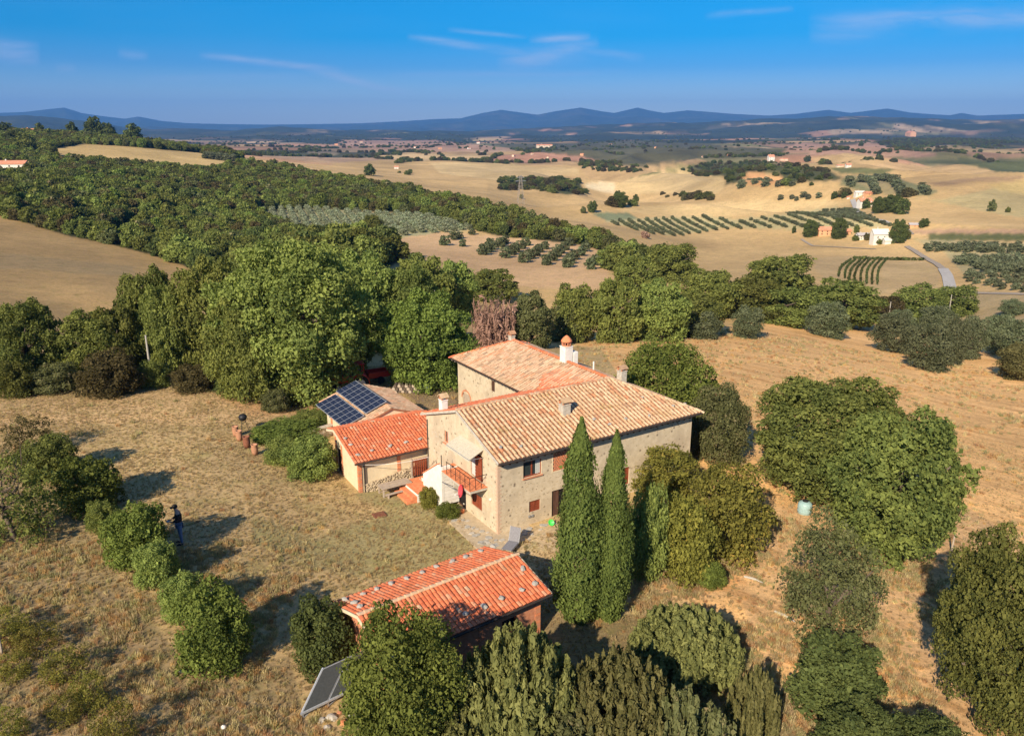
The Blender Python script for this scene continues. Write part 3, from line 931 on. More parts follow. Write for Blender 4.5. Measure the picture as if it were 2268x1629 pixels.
# close the land behind the viewer
mb = MB()
pts = [(0, -70, 0)]
back = MB()
nb = 24
ring = []
for k in range(nb + 1):
    a = math.radians(80) + (math.radians(200)) * k / nb
    ring.append(a)
vs = []
rs = [2.0, 8, 20, 60, 200, 700]
for rr in rs:
    for a in ring:
        x_, y_ = rr * math.sin(a), rr * math.cos(a)
        vs.append((x_, y_, float(land(x_, y_, False)[0]) if rr < 300 else -20.0))
fs = [(i * (nb + 1) + k, i * (nb + 1) + k + 1, (i + 1) * (nb + 1) + k + 1, (i + 1) * (nb + 1) + k) for i in range(len(rs) - 1) for k in range(nb)]
M['backland'] = mat_noise('dry_grass_ground', (0.24, 0.18, 0.10), (0.38, 0.29, 0.17), 0.6, 0.95, 0.3)
me = mesh_np('ground', vs, np.array(fs), M['backland'], smooth=True)
tag(link(bpy.data.objects.new('ground', me)), kind='structure')


def strip(name, pts, width, mat, up=0.05, z_off=None):
    """a path draped on the land; pts in photo pixels"""
    P = [hit(*p)[:2] for p in pts]
    out = []
    for a, b in zip(P[:-1], P[1:]):
        n = max(2, int(math.hypot(b[0] - a[0], b[1] - a[1]) / 3))
        for k in range(n):
            out.append((a[0] + (b[0] - a[0]) * k / n, a[1] + (b[1] - a[1]) * k / n))
    out.append(P[-1])
    out = np.array(out)
    t = np.gradient(out, axis=0)
    t /= np.linalg.norm(t, axis=1)[:, None] + 1e-9
    nrm = np.stack([-t[:, 1], t[:, 0]], 1)
    vs = []
    for s_ in (-1, -0.33, 0.33, 1):
        p = out + nrm * width / 2 * s_
        vs.append(np.stack([p[:, 0], p[:, 1], land(p[:, 0], p[:, 1], False) + up], 1))
    n = len(out)
    V = np.concatenate(vs)
    F = []
    for s_ in range(3):
        for i in range(n - 1):
            F.append((s_ * n + i, s_ * n + i + 1, (s_ + 1) * n + i + 1, (s_ + 1) * n + i))
    o = bpy.data.objects.new(name, mesh_np(name, V, np.array(F)[:, ::-1], mat, smooth=True))
    link(o)
    return tag(o, kind='structure')


strip('road', [(2106, 645), (2098, 612), (2088, 596)], 2.6, M['road'], 0.25)
strip('road', [(2088, 596), (2074, 585), (2050, 572), (2025, 556), (2008, 546)], 1.8, M['road_dark'], 0.25)
strip('road', [(2020, 520), (2010, 510), (2000, 505)], 1.8, M['road_dark'], 0.25)
strip('road', [(1968, 497), (1930, 486), (1900, 470), (1893, 455), (1888, 443)], 2.6, M['road'], 0.5)
strip('track', [(1940, 552), (1860, 548), (1800, 545), (1775, 530)], 1.2, M['road_dark'], 0.2)
strip('track', [(2150, 648), (2200, 650), (2268, 652), (2400, 656)], 1.2, M['road_dark'], 0.12)

# ------------------------------------------------------------------ plants


def leaf_cards(cen, nrm, size, r, aspect=1.5, jit=0.8):
    """quads around centres, facing roughly along nrm"""
    n = len(cen)
    d = nrm + r.normal(0, jit, (n, 3))
    d /= np.linalg.norm(d, axis=1)[:, None] + 1e-9
    a = r.normal(0, 1, (n, 3))
    u = np.cross(d, a)
    u /= np.linalg.norm(u, axis=1)[:, None] + 1e-9
    v = np.cross(d, u)
    s = (size * np.clip(r.lognormal(-0.08, 0.42, n), 0.4, 2.4))[:, None] * 0.5
    fold = d * s * 0.35
    V = np.stack([cen - u * s * aspect, cen - v * s + fold, cen + u * s * aspect, cen + v * s + fold], 1).reshape(-1, 3)
    F = np.arange(4 * n).reshape(n, 4)
    return V, F


def crown_mesh(name, seed, n_leaf, n_lobe, size, cb=0.15, lobe_r=(0.22, 0.36), shape='round', jit=0.9, aspect=1.5, thin=0.0, mat=None, zratio=0.55, wrz=0.8):
    """unit crown: radius 1, from z=cb to z=1; built of lobes of leaf-sized faces"""
    r = np.random.default_rng(seed)
    H = 1 - cb
    L = []
    tries = 0
    while len(L) < n_lobe and tries < 9000:
        tries += 1
        th = r.uniform(0, 2 * math.pi)
        if shape == 'round':
            zc = r.uniform(-0.8, 0.92)
            R = math.sqrt(max(0, 1 - zc * zc)) if zc > -0.35 else math.sqrt(max(0, 1 - zc * zc * 0.8)) * 0.95
            rad = r.uniform(0.55, 0.86) ** 0.7
            lr = r.uniform(*lobe_r)
            p = np.array([math.cos(th) * R * rad, math.sin(th) * R * rad, zc * rad])
            p[:2] *= (1 - lr * 0.45)
            p *= 1 + (0.11 * math.sin(3 * th + seed) + 0.08 * math.sin(5 * th + 2.3 * seed + 4 * zc)) * (1 - 0.5 * abs(zc)) + r.uniform(-0.07, 0.07)
        elif shape == 'flat':
            zc = r.uniform(-0.5, 0.85)
            R = math.sqrt(max(0, 1 - abs(zc) ** 2.6))
            rad = math.sqrt(r.uniform(0.1, 1)) * 0.86
            lr = r.uniform(*lobe_r)
            p = np.array([math.cos(th) * R * rad, math.sin(th) * R * rad, zc * 0.9])
        if all(np.linalg.norm(p - l[0]) > 0.64 * (lr + l[1]) for l in L):
            L.append((p, lr))
    P = np.array([l[0] for l in L])
    R_ = np.array([l[1] for l in L])
    wgt = R_ ** 2
    idx = r.choice(len(L), n_leaf, p=wgt / wgt.sum())
    d = r.normal(0, 1, (n_leaf, 3))
    d /= np.linalg.norm(d, axis=1)[:, None]
    d[:, 2] = np.where((d[:, 2] < -0.3) & (r.uniform(0, 1, n_leaf) < 0.6), -d[:, 2], d[:, 2])
    # small sprigs break the lobe outline
    bump = 1 + 0.22 * np.sin(d[:, 0] * 7 + idx) * np.sin(d[:, 1] * 8 + idx * 2) + 0.16 * np.sin(d[:, 2] * 13 + idx) * np.sin(d[:, 0] * 15)
    rr = R_[idx] * bump * np.where(r.uniform(0, 1, n_leaf) < 0.86, r.normal(1.0, 0.07, n_leaf), r.uniform(0.4, 1.38, n_leaf))
    cen = P[idx] + d * rr[:, None] * np.array([1, 1, wrz])
    if thin > 0:
        keep = r.uniform(0, 1, n_leaf) > thin * (0.5 + 0.5 * np.sin(idx * 1.7))
        cen, d, idx = cen[keep], d[keep], idx[keep]
    cen[:, :2] /= np.percentile(np.hypot(cen[:, 0], cen[:, 1]), 97.5)
    zlo, zhi = np.percentile(cen[:, 2], [1.5, 98.5])
    cen[:, 2] = (cen[:, 2] - zlo) / (zhi - zlo) * 2 - 1
    outw = cen / (np.linalg.norm(cen, axis=1)[:, None] + 1e-9)
    nr = d * 0.8 + outw * 0.2 + np.array([0, 0, 0.10])
    # into unit box
    cz = cb + H * (cen[:, 2] + 1) / 2
    cen2 = np.stack([cen[:, 0], cen[:, 1], cz], 1)
    V, F = leaf_cards(cen2, nr, size, r, aspect, jit)
    V[:, 2] = cen2.repeat(4, 0)[:, 2] + (V[:, 2] - cen2.repeat(4, 0)[:, 2]) * zratio
    tl = r.uniform(0, 1, len(cen2)) ** 1.2 * 0.6 + 0.4 * np.random.default_rng(seed + 1).uniform(0, 1, len(L))[idx]
    me = mesh_np(name, V, F, mat, {'tint': ('FLOAT', np.repeat(tl, 4))})
    return me


def spiky_mesh(name, seed, n_leaf, n_spike, size, mat, cb=0.0, spread=1.0, spike_len=0.42, spike_r=0.10, aspect=2.2, round_top=True):
    """juniper or shoots: many upright leafy spires over a dome"""
    r = np.random.default_rng(seed)
    pts = []
    for k in range(n_spike):
        th = r.uniform(0, 2 * math.pi)
        q_ = math.sqrt(r.uniform(0, 1)) * 0.9
        zt = math.sqrt(max(0.05, 1 - q_ * q_)) * r.uniform(0.72, 1.0)
        ln = spike_len * r.uniform(0.6, 1.3)
        lean = np.array([math.cos(th) * q_ * 0.30, math.sin(th) * q_ * 0.30, 1.0])
        pts.append((np.array([math.cos(th) * q_, math.sin(th) * q_, max(0.02, zt - ln)]), lean / np.linalg.norm(lean), ln, spike_r * r.uniform(0.7, 1.4)))
    idx = r.integers(0, n_spike, n_leaf)
    B = np.array([p[0] for p in pts])[idx]
    Ld = np.array([p[1] for p in pts])[idx]
    ln = np.array([p[2] for p in pts])[idx]
    sr = np.array([p[3] for p in pts])[idx]
    t = r.uniform(0, 1, n_leaf)
    ang = r.uniform(0, 2 * math.pi, n_leaf)
    rad = sr * (1 - t) ** 0.65 * r.uniform(0.75, 1.15, n_leaf)
    off = np.stack([np.cos(ang) * rad, np.sin(ang) * rad, np.zeros(n_leaf)], 1)
    cen = B + Ld * (ln * t)[:, None] + off
    # skirt below the spires
    low = r.uniform(0, 1, n_leaf) < 0.25
    cen[low, 2] *= r.uniform(0.1, 0.95, low.sum())
    nr = np.stack([np.cos(ang), np.sin(ang), np.full(n_leaf, 0.35)], 1)
    cen[:, 2] = cb + (1 - cb) * np.clip(cen[:, 2], 0, 1.08)
    V, F = leaf_cards(cen, nr, size, r, aspect, 0.45)
    # point the long side of the leaves upward
    tl = r.uniform(0, 1, n_leaf) * 0.6 + 0.4 * r.uniform(0, 1, n_spike)[idx]
    return mesh_np(name, V, F, mat, {'tint': ('FLOAT', np.repeat(tl, 4))})


def cypress_mesh(name, seed, n_leaf, size, mat):
    r = np.random.default_rng(seed)
    t = r.beta(1.05, 1.25, n_leaf)
    prof = lambda u: np.interp(u, [0, 0.04, 0.12, 0.28, 0.45, 0.62, 0.78, 0.90, 0.97, 1.0], [0.50, 0.78, 0.94, 1.0, 0.95, 0.80, 0.58, 0.32, 0.12, 0.03])
    ang = r.uniform(0, 2 * math.pi, n_leaf)
    # upright sprays
    ns = 150
    sa = r.uniform(0, 2 * math.pi, ns)
    st = r.beta(1.0, 1.15, ns)
    si = r.integers(0, ns, n_leaf)
    pick = r.uniform(0, 1, n_leaf) < 0.72
    ang = np.where(pick, sa[si] + r.normal(0, 0.20, n_leaf), ang)
    tt = np.where(pick, np.clip(st[si] + r.normal(0, 0.035, n_leaf), 0, 1), t)
    swell = np.where(pick, 1.0 + 0.20 * np.sin(si * 3.1), 0.86)
    rad = prof(tt) * swell * r.normal(0.95, 0.12, n_leaf)
    cen = np.stack([np.cos(ang) * rad, np.sin(ang) * rad, tt], 1)
    nr = np.stack([np.cos(ang), np.sin(ang), np.full(n_leaf, 0.25)], 1)
    V, F = leaf_cards(np.stack([cen[:, 0], cen[:, 1], cen[:, 2] * 7.5], 1), nr, size, r, 1.5, 0.5)
    V[:, 2] /= 7.5
    tl = r.uniform(0, 1, n_leaf) * 0.6 + 0.4 * r.uniform(0, 1, ns)[si]
    return mesh_np(name, V, F, mat, {'tint': ('FLOAT', np.repeat(tl, 4))})


def trunk_mesh(name, seed, top=0.55, limbs=6, r0=0.075, bare=False):
    """tapered trunk with limbs, unit height"""
    r = random.Random(seed)
    m = MB()
    pts = []
    x = y = 0
    n = 6
    for i in range(n + 1):
        pts.append((x, y, top * i / n - (0.03 if i == 0 else 0)))
        x += r.uniform(-0.035, 0.035)
        y += r.uniform(-0.035, 0.035)
    m.tube(pts, [r0 * (1.35 - 1.0 * i / n) for i in range(n + 1)], 7)
    for k in range(limbs):
        i = r.randint(2, n)
        b = Vector(pts[i])
        a = 2 * math.pi * (k + r.random() * 0.6) / limbs
        ln = r.uniform(0.5, 0.85)
        p1 = b + Vector((math.cos(a) * ln * 0.45, math.sin(a) * ln * 0.45, r.uniform(0.05, 0.14)))
        p2 = b + Vector((math.cos(a + 0.2) * ln * 0.85, math.sin(a + 0.2) * ln * 0.85, r.uniform(0.14, 0.34)))
        m.tube([b, p1, p2], [r0 * 0.5, r0 * 0.32, r0 * 0.1], 5)
        if bare:
            for j in range(7):
                s_ = p1.lerp(p2, r.random())
                e = s_ + Vector((r.uniform(-0.4, 0.4), r.uniform(-0.4, 0.4), r.uniform(0.05, 0.35)))
                m.tube([s_, s_.lerp(e, 0.5) + Vector((0, 0, 0.03)), e], [r0 * 0.16, r0 * 0.1, r0 * 0.03], 4)
    me = bpy.data.meshes.new(name)
    me.from_pydata(m.v, [], m.f)
    me.polygons.foreach_set('use_smooth', np.ones(len(me.polygons), bool))
    me.materials.append(M['bark'])
    return me


T = {}
T['huge'] = crown_mesh('crown', 1, 90000, 175, 0.022, 0.12, (0.09, 0.20), mat=M['lf_oak'])
T['big'] = crown_mesh('crown', 2, 52000, 105, 0.030, 0.06, (0.11, 0.25), mat=M['lf_oak'])
T['big2'] = crown_mesh('crown', 3, 40000, 75, 0.032, 0.04, (0.13, 0.28), 'flat', mat=M['lf_oak'])
T['mid'] = crown_mesh('crown', 4, 24000, 52, 0.043, 0.02, (0.15, 0.31), mat=M['lf_oak'])
T['mid2'] = crown_mesh('crown', 5, 22000, 44, 0.044, 0.0, (0.16, 0.33), 'flat', mat=M['lf_oak'])
T['bush'] = crown_mesh('crown', 6, 22000, 46, 0.043, 0.0, (0.16, 0.34), 'flat', mat=M['lf_oak'], wrz=0.9)
T['loose'] = crown_mesh('crown', 7, 20000, 80, 0.030, 0.05, (0.12, 0.24), 'flat', mat=M['lf_grey'], thin=0.62)
T['olive'] = crown_mesh('crown', 8, 20000, 40, 0.038, 0.02, (0.20, 0.33), mat=M['lf_olive'])
T['smooth'] = crown_mesh('crown', 12, 44000, 100, 0.028, 0.0, (0.16, 0.24), mat=M['lf_bright'])
T['vinebush'] = crown_mesh('crown', 13, 8000, 60, 0.040, 0.0, (0.10, 0.20), 'flat', mat=M['lf_yellow'], thin=0.62)
T['far1'] = crown_mesh('crown', 21, 3200, 18, 0.11, 0.0, (0.28, 0.42), mat=M['lf_forest'])
T['far2'] = crown_mesh('crown', 22, 3000, 16, 0.11, 0.0, (0.30, 0.45), 'flat', mat=M['lf_forest'])
T['far3'] = crown_mesh('crown', 23, 3200, 20, 0.105, 0.0, (0.26, 0.40), mat=M['lf_forest'])
T['fol'] = crown_mesh('crown', 24, 1100, 10, 0.155, 0.04, (0.32, 0.46), mat=M['lf_olive'])
T['jun'] = spiky_mesh('crown', 31, 42000, 330, 0.027, M['lf_jun'], spike_len=0.27, spike_r=0.10)
T['airy'] = crown_mesh('crown', 14, 30000, 70, 0.036, 0.0, (0.12, 0.26), 'flat', mat=M['lf_yellow'], thin=0.5)
T['jun2'] = spiky_mesh('crown', 32, 26000, 130, 0.034, M['lf_jun'], spike_len=0.42, spike_r=0.12)
T['twig'] = spiky_mesh('crown', 33, 5000, 120, 0.030, M['lf_pink'], spike_len=0.8, spike_r=0.06, aspect=5.0)
T['cyp'] = cypress_mesh('crown', 41, 46000, 0.062, M['lf_cyp'])
TR = {'t1': trunk_mesh('trunk', 1), 't2': trunk_mesh('trunk', 2, 0.6, 7), 't3': trunk_mesh('trunk', 3, 0.45, 5, 0.09), 'bare': trunk_mesh('trunk', 5, 0.6, 9, 0.05, True)}


def set_mat(o, mat):
    o.material_slots[0].link = 'OBJECT'
    o.material_slots[0].material = mat


def plant(name, x, y, z, w, h, tmpl, mat, label, cat, group=None, trunk=None, rz=None, d=None, tw=1.0):
    rz = random.uniform(0, 6.28) if rz is None else rz
    root = empty(name, (x, y, z), rz, label, cat, group)
    c = bpy.data.objects.new('crown' if cat == 'tree' else 'foliage', T[tmpl])
    link(c, root)
    c.scale = (w / 2, (d or w) / 2, h)
    set_mat(c, M[mat])
    if trunk:
        t_ = bpy.data.objects.new('trunk', TR[trunk])
        link(t_, root)
        t_.scale = (w / 2 * 1.0 * tw, w / 2 * 1.0 * tw, h)
    return root


def bbox_place(x0, y0, x1, y1, cb=0.0, minh=0.5, sink=0.0):
    """size and place of a crown that fills a rectangle of the photograph"""
    cx, cy = (x0 + x1) / 2, (y0 + y1) / 2
    alpha = PITCH + math.atan((cy - 814.5) / FPX)
    dist = None
    hc = 2.0
    w_ = 3.0
    up = 1.0
    for it in range(8):
        X, Y, Zg = hit(cx, cy, up=up, dmin=12)
        s = math.sqrt(X * X + Y * Y + (CAM_H - Zg - up) ** 2) * math.cos(math.atan(math.hypot((cx - 1134), (cy - 814.5)) / FPX))
        w_ = 0.95 * (x1 - x0) * s / FPX
        vh = (y1 - y0) * s / FPX
        k = vh * vh - (w_ * math.sin(alpha)) ** 2
        hc = max((vh - 0.55 * w_ * math.sin(alpha)) / math.cos(alpha), minh * w_)
        h = hc / (1 - cb)
        up = cb * h + hc / 2
    return X, Y, Zg - sink, w_, h


def tree_at(name, bb, tmpl, mat, label, cat='tree', group=None, trunk='t1', cb=0.1, minh=0.5, rz=None):
    X, Y, Zg, w_, h = bbox_place(*bb, cb=cb, minh=minh)
    return plant(name, X, Y, Zg, w_, h, tmpl, mat, label, cat, group, trunk, rz)


G1 = 'broad trees of the wood behind the lawn'
# the wood behind the lawn and the house
tree_at('oak_tree', (470, 518, 828, 838), 'huge', 'lf_oak', 'huge spreading green oak behind the solar panel roof, the biggest tree of all', rz=1.0, cb=0.14)
tree_at('oak_tree', (370, 580, 560, 810), 'big', 'lf_oak', 'tall green oak touching the left side of the huge oak', group=G1)
tree_at('oak_tree', (250, 600, 405, 800), 'big', 'lf_forest', 'dark green oak at the end of the brown slope field', group=G1)
tree_at('oak_tree', (130, 688, 285, 835), 'big', 'lf_oak', 'rounded oak just above the brown dry bush', group=G1)
tree_at('oak_tree', (-30, 668, 135, 845), 'big', 'lf_forest', 'dark oak at the left edge of the photo below the brown field', group=G1)
tree_at('oak_tree', (455, 660, 640, 875), 'big', 'lf_oak', 'lower green oak standing in front of the huge oak near the dry grass', group=G1)
tree_at('oak_tree', (700, 540, 890, 740), 'big', 'lf_oak', 'oak whose crown rises right behind the huge oak', group=G1)
tree_at('oak_tree', (690, 670, 822, 795), 'big', 'lf_yellow', 'yellowish green oak branch mass above the red tractor', group=G1, cb=0.3)
tree_at('oak_tree', (300, 640, 440, 820), 'big', 'lf_oak', 'shadowed oak filling the gap left of the tall green oak', group=G1)
tree_at('oak_tree', (195, 680, 330, 830), 'mid', 'lf_forest', 'low dark oak filling the gap above the brown bush', group=G1)
tree_at('oak_tree', (605, 715, 735, 885), 'mid', 'lf_oak', 'small green oak at the very foot of the huge oak left of the panels', group=G1)
tree_at('oak_tree', (560, 545, 720, 720), 'big', 'lf_oak', 'oak top rising left behind the huge oak', group=G1)
tree_at('walnut_tree', (832, 650, 1048, 850), 'big', 'lf_bright', 'bright green tree beside the back wing of the farmhouse', rz=2)
tree_at('oak_tree', (820, 590, 980, 760), 'big', 'lf_forest', 'dark shaded tree between the huge oak and the bright green tree', group=G1)
tree_at('oak_tree', (860, 565, 1010, 700), 'mid', 'lf_oak', 'green tree in front of the near edge of the orange olive field', group=G1)
tree_at('oak_tree', (950, 580, 1060, 700), 'mid', 'lf_oak', 'broad tree behind the wooden pole left of the pink bare bush', group=G1)
tree_at('oak_tree', (1030, 595, 1150, 665), 'mid', 'lf_forest', 'tree directly behind the pink bare bush', group=G1)
G2 = 'scrub bushes along the far edge of the lawn'
tree_at('scrub_bush', (170, 775, 310, 882), 'bush', 'lf_brown', 'brownish dry bush rounded at the far edge of the lawn', 'bush', G2, None, 0)
tree_at('scrub_bush', (305, 795, 372, 862), 'bush', 'lf_oak', 'small green bush between the brown bush and a pole', 'bush', G2, None, 0)
tree_at('scrub_bush', (60, 800, 175, 875), 'bush', 'lf_grey', 'dry straggly scrub left of the brown rounded bush', 'bush', G2, None, 0)
tree_at('scrub_bush', (-20, 795, 70, 885), 'bush', 'lf_forest', 'dark scrub at the left edge of the lawn', 'bush', G2, None, 0)
tree_at('scrub_bush', (375, 810, 480, 866), 'bush', 'lf_brown', 'low yellowish scrub below the tall oaks', 'bush', G2, None, 0)
tree_at('scrub_bush', (470, 800, 570, 872), 'bush', 'lf_dark', 'dark low bush in shade below the oaks', 'bush', G2, None, 0)
tree_at('bare_bush', (1045, 655, 1158, 775), 'twig', 'lf_pink', 'leafless pinkish bush behind the farmhouse roof', 'bush', None, 'bare', 0)
G3 = 'trees of the belt behind the house'
for bb, mt, lb in [
    ((1125, 640, 1230, 755), 'lf_grey', 'grey green tree just right of the pink bare bush'),
    ((1215, 615, 1330, 735), 'lf_oak', 'green tree left of the tall grey pole behind the house'),
    ((1205, 672, 1305, 755), 'lf_grey', 'low bushy tree with reddish leaves behind the white chimney'),
    ((1300, 612, 1425, 745), 'lf_oak', 'round oak right of the tall grey pole'),
    ((1395, 622, 1535, 748), 'lf_oak', 'wide green oak in the middle of the belt above the dome tree'),
    ((1455, 650, 1612, 742), 'lf_forest', 'dark tree right of the wide oak at the field edge'),
    ((1500, 598, 1640, 700), 'lf_oak', 'oak behind the single round olive at the field edge'),
    ((1600, 612, 1740, 705), 'lf_forest', 'dark oak just right of the round olive pair'),
    ((1640, 565, 1812, 660), 'lf_oak', 'broad oak rising highest against the tan field'),
    ((1660, 630, 1800, 716), 'lf_forest', 'low dark oak behind the right olive of the field edge'),
    ((1770, 622, 1952, 716), 'lf_forest', 'wide dark oak left of the gap with a pole'),
    ((1355, 568, 1462, 645), 'lf_oak', 'oak at the corner between olive field and tan slope'),
    ((1425, 540, 1545, 620), 'lf_oak', 'tree ending the wooded spur beside the tan field'),
    ((1970, 632, 2100, 718), 'lf_forest', 'dark tree hiding the end of the road'),
    ((2055, 632, 2172, 700), 'lf_forest', 'dark tree right of the road end'),
    ((1905, 655, 2010, 715), 'lf_brown', 'brownish bush in the gap left of the road trees'),
    ((1375, 690, 1440, 748), 'lf_bright', 'small bright green bush at the edge of the dry field'),
    ((1545, 600, 1620, 640), 'lf_forest', 'small dark tree on the edge of the tan slope'),
]:
    tree_at('oak_tree', bb, random.choice(['mid', 'mid2']), mt, lb, 'tree', G3)
G4 = 'big old olive trees on the right'
for bb, lb in [
    ((1508, 685, 1602, 748), 'pale olive tree half hidden in front of the belt'),
    ((1620, 678, 1694, 746), 'round silvery olive alone at the field edge, the left one'),
    ((1785, 668, 1882, 744), 'round silvery olive alone at the field edge, the wider right one'),
    ((1935, 693, 2035, 778), 'leftmost olive of the big clump in the dry field'),
    ((2005, 715, 2112, 816), 'nearest olive of the clump in the dry field'),
    ((2075, 702, 2150, 802), 'olive in the middle of the clump in the dry field'),
    ((2118, 700, 2185, 790), 'olive at the right end of the clump in the dry field'),
    ((1962, 685, 2030, 735), 'small olive at the back left of the clump'),
    ((2035, 676, 2115, 735), 'back olive of the clump below a pole'),
    ((2175, 696, 2255, 780), 'left olive of the pair at the right edge'),
    ((2210, 708, 2310, 800), 'right olive of the pair cut by the right edge of the photo'),
    ((2215, 662, 2275, 698), 'single olive far behind the pair at the right edge'),
    ((2210, 760, 2320, 840), 'brownish bush below the pair at the right edge'),
]:
    tree_at('olive_tree', bb, 'olive', 'lf_olive' if 'brownish' not in lb else 'lf_brown', lb, 'tree' if 'brownish' not in lb else 'bush', G4, 't3')
# around the house
tree_at('dome_tree', (1348, 752, 1590, 990), 'smooth', 'lf_bright', 'dense bright green dome of leaves behind the right roof edge', cb=0.0)
tree_at('dome_tree', (1520, 850, 1668, 1030), 'smooth', 'lf_grey', 'greyish round tree beside the right end wall of the house', cb=0.0)
tree_at('oak_tree', (1668, 828, 2020, 1108), 'huge', 'lf_forest', 'great dark green oak in front of the dry field', rz=2.2)
tree_at('oak_tree', (1830, 905, 2145, 1222), 'big', 'lf_forest', 'second dark green oak leaning out right of the great oak', rz=0.4)
tree_at('thin_tree', (1728, 1140, 1958, 1405), 'loose', 'lf_grey', 'thin grey green tree with bare patches below the pale blue tank', trunk='t3', rz=1.4)
tree_at('oak_tree', (2085, 1185, 2400, 1590), 'huge', 'lf_forest', 'dark green oak cut by the lower right edge', rz=4.0)
tree_at('dark_bush', (1752, 1400, 1962, 1590), 'mid2', 'lf_dark', 'rounded dark green bush in the lower right', 'bush', None, None, 0, 0.5)
tree_at('dark_bush', (1800, 1545, 2010, 1720), 'mid', 'lf_dark', 'low dark bush on the bottom edge below the rounded one', 'bush', None, None, 0, 0.5)
tree_at('dark_bush', (1960, 1580, 2160, 1740), 'bush', 'lf_dark', 'dark bush on the bottom edge beside the big corner oak', 'bush', None, None, 0, 0.45)
tree_at('bush', (1382, 1080, 1485, 1290), 'bush', 'lf_oak', 'tall bush against the front wall right of the cypresses', 'bush', None, None, 0)
tree_at('yellowing_tree', (1400, 985, 1560, 1120), 'airy', 'lf_yellow', 'yellow green tree top in front of the lower right house wall', 'tree', None, 't1', 0.1)
tree_at('yellowing_tree', (1510, 1022, 1715, 1232), 'airy', 'lf_yellow', 'wide yellowing tree between the house and the great oak')
tree_at('yellowing_tree', (1452, 1100, 1590, 1290), 'bush', 'lf_yellow', 'lower yellow and green bush in front of the wide yellowing tree', 'bush', None, None, 0)
tree_at('small_bush', (1540, 1240, 1612, 1305), 'bush', 'lf_bright', 'small green shrub at the foot of the yellowing bush', 'bush', None, None, 0)
G5 = 'feathery junipers at the bottom'
tree_at('juniper', (1385, 1310, 1655, 1510), 'jun', 'lf_jun', 'wide juniper casting a spiky shadow right of the cypresses', 'bush', G5, None, 0, 0.4)
tree_at('juniper', (985, 1350, 1310, 1680), 'jun', 'lf_jun', 'biggest feathery juniper right of the laurel', 'bush', G5, None, 0, 0.5)
tree_at('juniper', (1215, 1400, 1525, 1700), 'jun', 'lf_jun', 'juniper at the bottom middle between two others', 'bush', G5, None, 0, 0.5)
tree_at('juniper', (1105, 1530, 1400, 1760), 'jun', 'lf_grey', 'greyish juniper cut by the bottom edge', 'bush', G5, None, 0, 0.5)
tree_at('juniper', (1400, 1500, 1640, 1740), 'jun2', 'lf_grey', 'dull greyish juniper at the bottom edge left of the small upright one', 'bush', G5, None, 0, 0.5)
tree_at('juniper', (1602, 1462, 1735, 1640), 'jun2', 'lf_jun', 'small upright juniper on its own in the lower right', 'bush', G5, None, 0, 0.9)
tree_at('juniper', (900, 1560, 1110, 1760), 'jun', 'lf_jun', 'juniper corner at the bottom edge beside the laurel', 'bush', G5, None, 0, 0.5)
tree_at('laurel_bush', (742, 1345, 1035, 1720), 'smooth', 'lf_bright', 'tall bright green laurel covering the left end of the orange shed', 'bush', None, None, 0, 0.8)
tree_at('dark_bush', (635, 1322, 790, 1490), 'bush', 'lf_dark', 'dark evergreen bush left of the orange shed', 'bush', None, None, 0, 0.6)
G6 = 'row of bushes along the left of the lawn'
for bb, mt, tm, lb in [
    ((10, 912, 118, 1012), 'lf_brown', 'vinebush', 'thin brownish bush farthest in the lawn row'),
    ((38, 960, 170, 1068), 'lf_forest', 'bush', 'dull green bush second farthest in the lawn row'),
    ((115, 1008, 268, 1138), 'lf_bright', 'bush', 'full bright green bush third in the lawn row'),
    ((190, 1105, 262, 1185), 'lf_oak', 'bush', 'small green bush touching the bush beside the person'),
    ((222, 1108, 376, 1262), 'lf_bright', 'bush', 'bright green bush directly left of the person'),
    ((292, 1190, 398, 1305), 'lf_oak', 'bush', 'green bush in front of the person'),
    ((350, 1262, 462, 1380), 'lf_oak', 'bush', 'dull green bush before the last one of the row'),
    ((384, 1292, 558, 1490), 'lf_bright', 'bush', 'biggest and nearest green bush of the lawn row'),
]:
    tree_at('lawn_bush', bb, tm, mt, lb, 'bush', G6, None, 0.0, 0.6)
tree_at('bare_tree', (-90, 1000, 118, 1190), 'vinebush', 'lf_forest', 'nearly bare dark tree with a leaning trunk at the left edge', 'tree', None, 'bare', 0.15)
G7 = 'yellow leaved vine bushes in the lower left corner'
for bb, lb in [((-50, 1340, 62, 1425), 'yellow leaved vine at the left edge by the grey post'), ((28, 1372, 132, 1455), 'second yellow leaved vine from the left edge'), ((88, 1425, 195, 1515), 'middle yellow leaved vine of the diagonal row'), ((150, 1480, 240, 1575), 'fourth yellow leaved vine of the diagonal row'), ((195, 1540, 305, 1670), 'yellow leaved vine nearest the bottom edge'), ((100, 1530, 180, 1610), 'thin vine left of the lowest one'), ((-10, 1440, 70, 1510), 'sparse vine below the grey post'), ((-30, 1560, 60, 1660), 'vine in the lower left corner')]:
    tree_at('vine_bush', bb, 'vinebush', 'lf_yellow', lb, 'bush', G7, None, 0.0, 0.35)
G8 = 'clipped evergreen bushes beside the annex'
for bb, mt, lb in [((552, 925, 705, 985), 'lf_bright', 'low green creeper mass nearest the terracotta jars'), ((582, 965, 668, 1030), 'lf_oak', 'middle green bush between jars and annex'), ((628, 962, 746, 1066), 'lf_oak', 'dense dark round bush touching the annex wall'), ((640, 905, 740, 950), 'lf_oak', 'green creeper under the solar panels')]:
    tree_at('hedge_bush', bb, 'bush', mt, lb, 'bush', G8, None, 0.0, 0.42 if 'dense' in lb else 0.2)
tree_at('creeper', (925, 1078, 975, 1125), 'bush', 'lf_yellow', 'yellow green creeper at the foot of the white stair wall', 'bush', None, None, 0, 0.4)
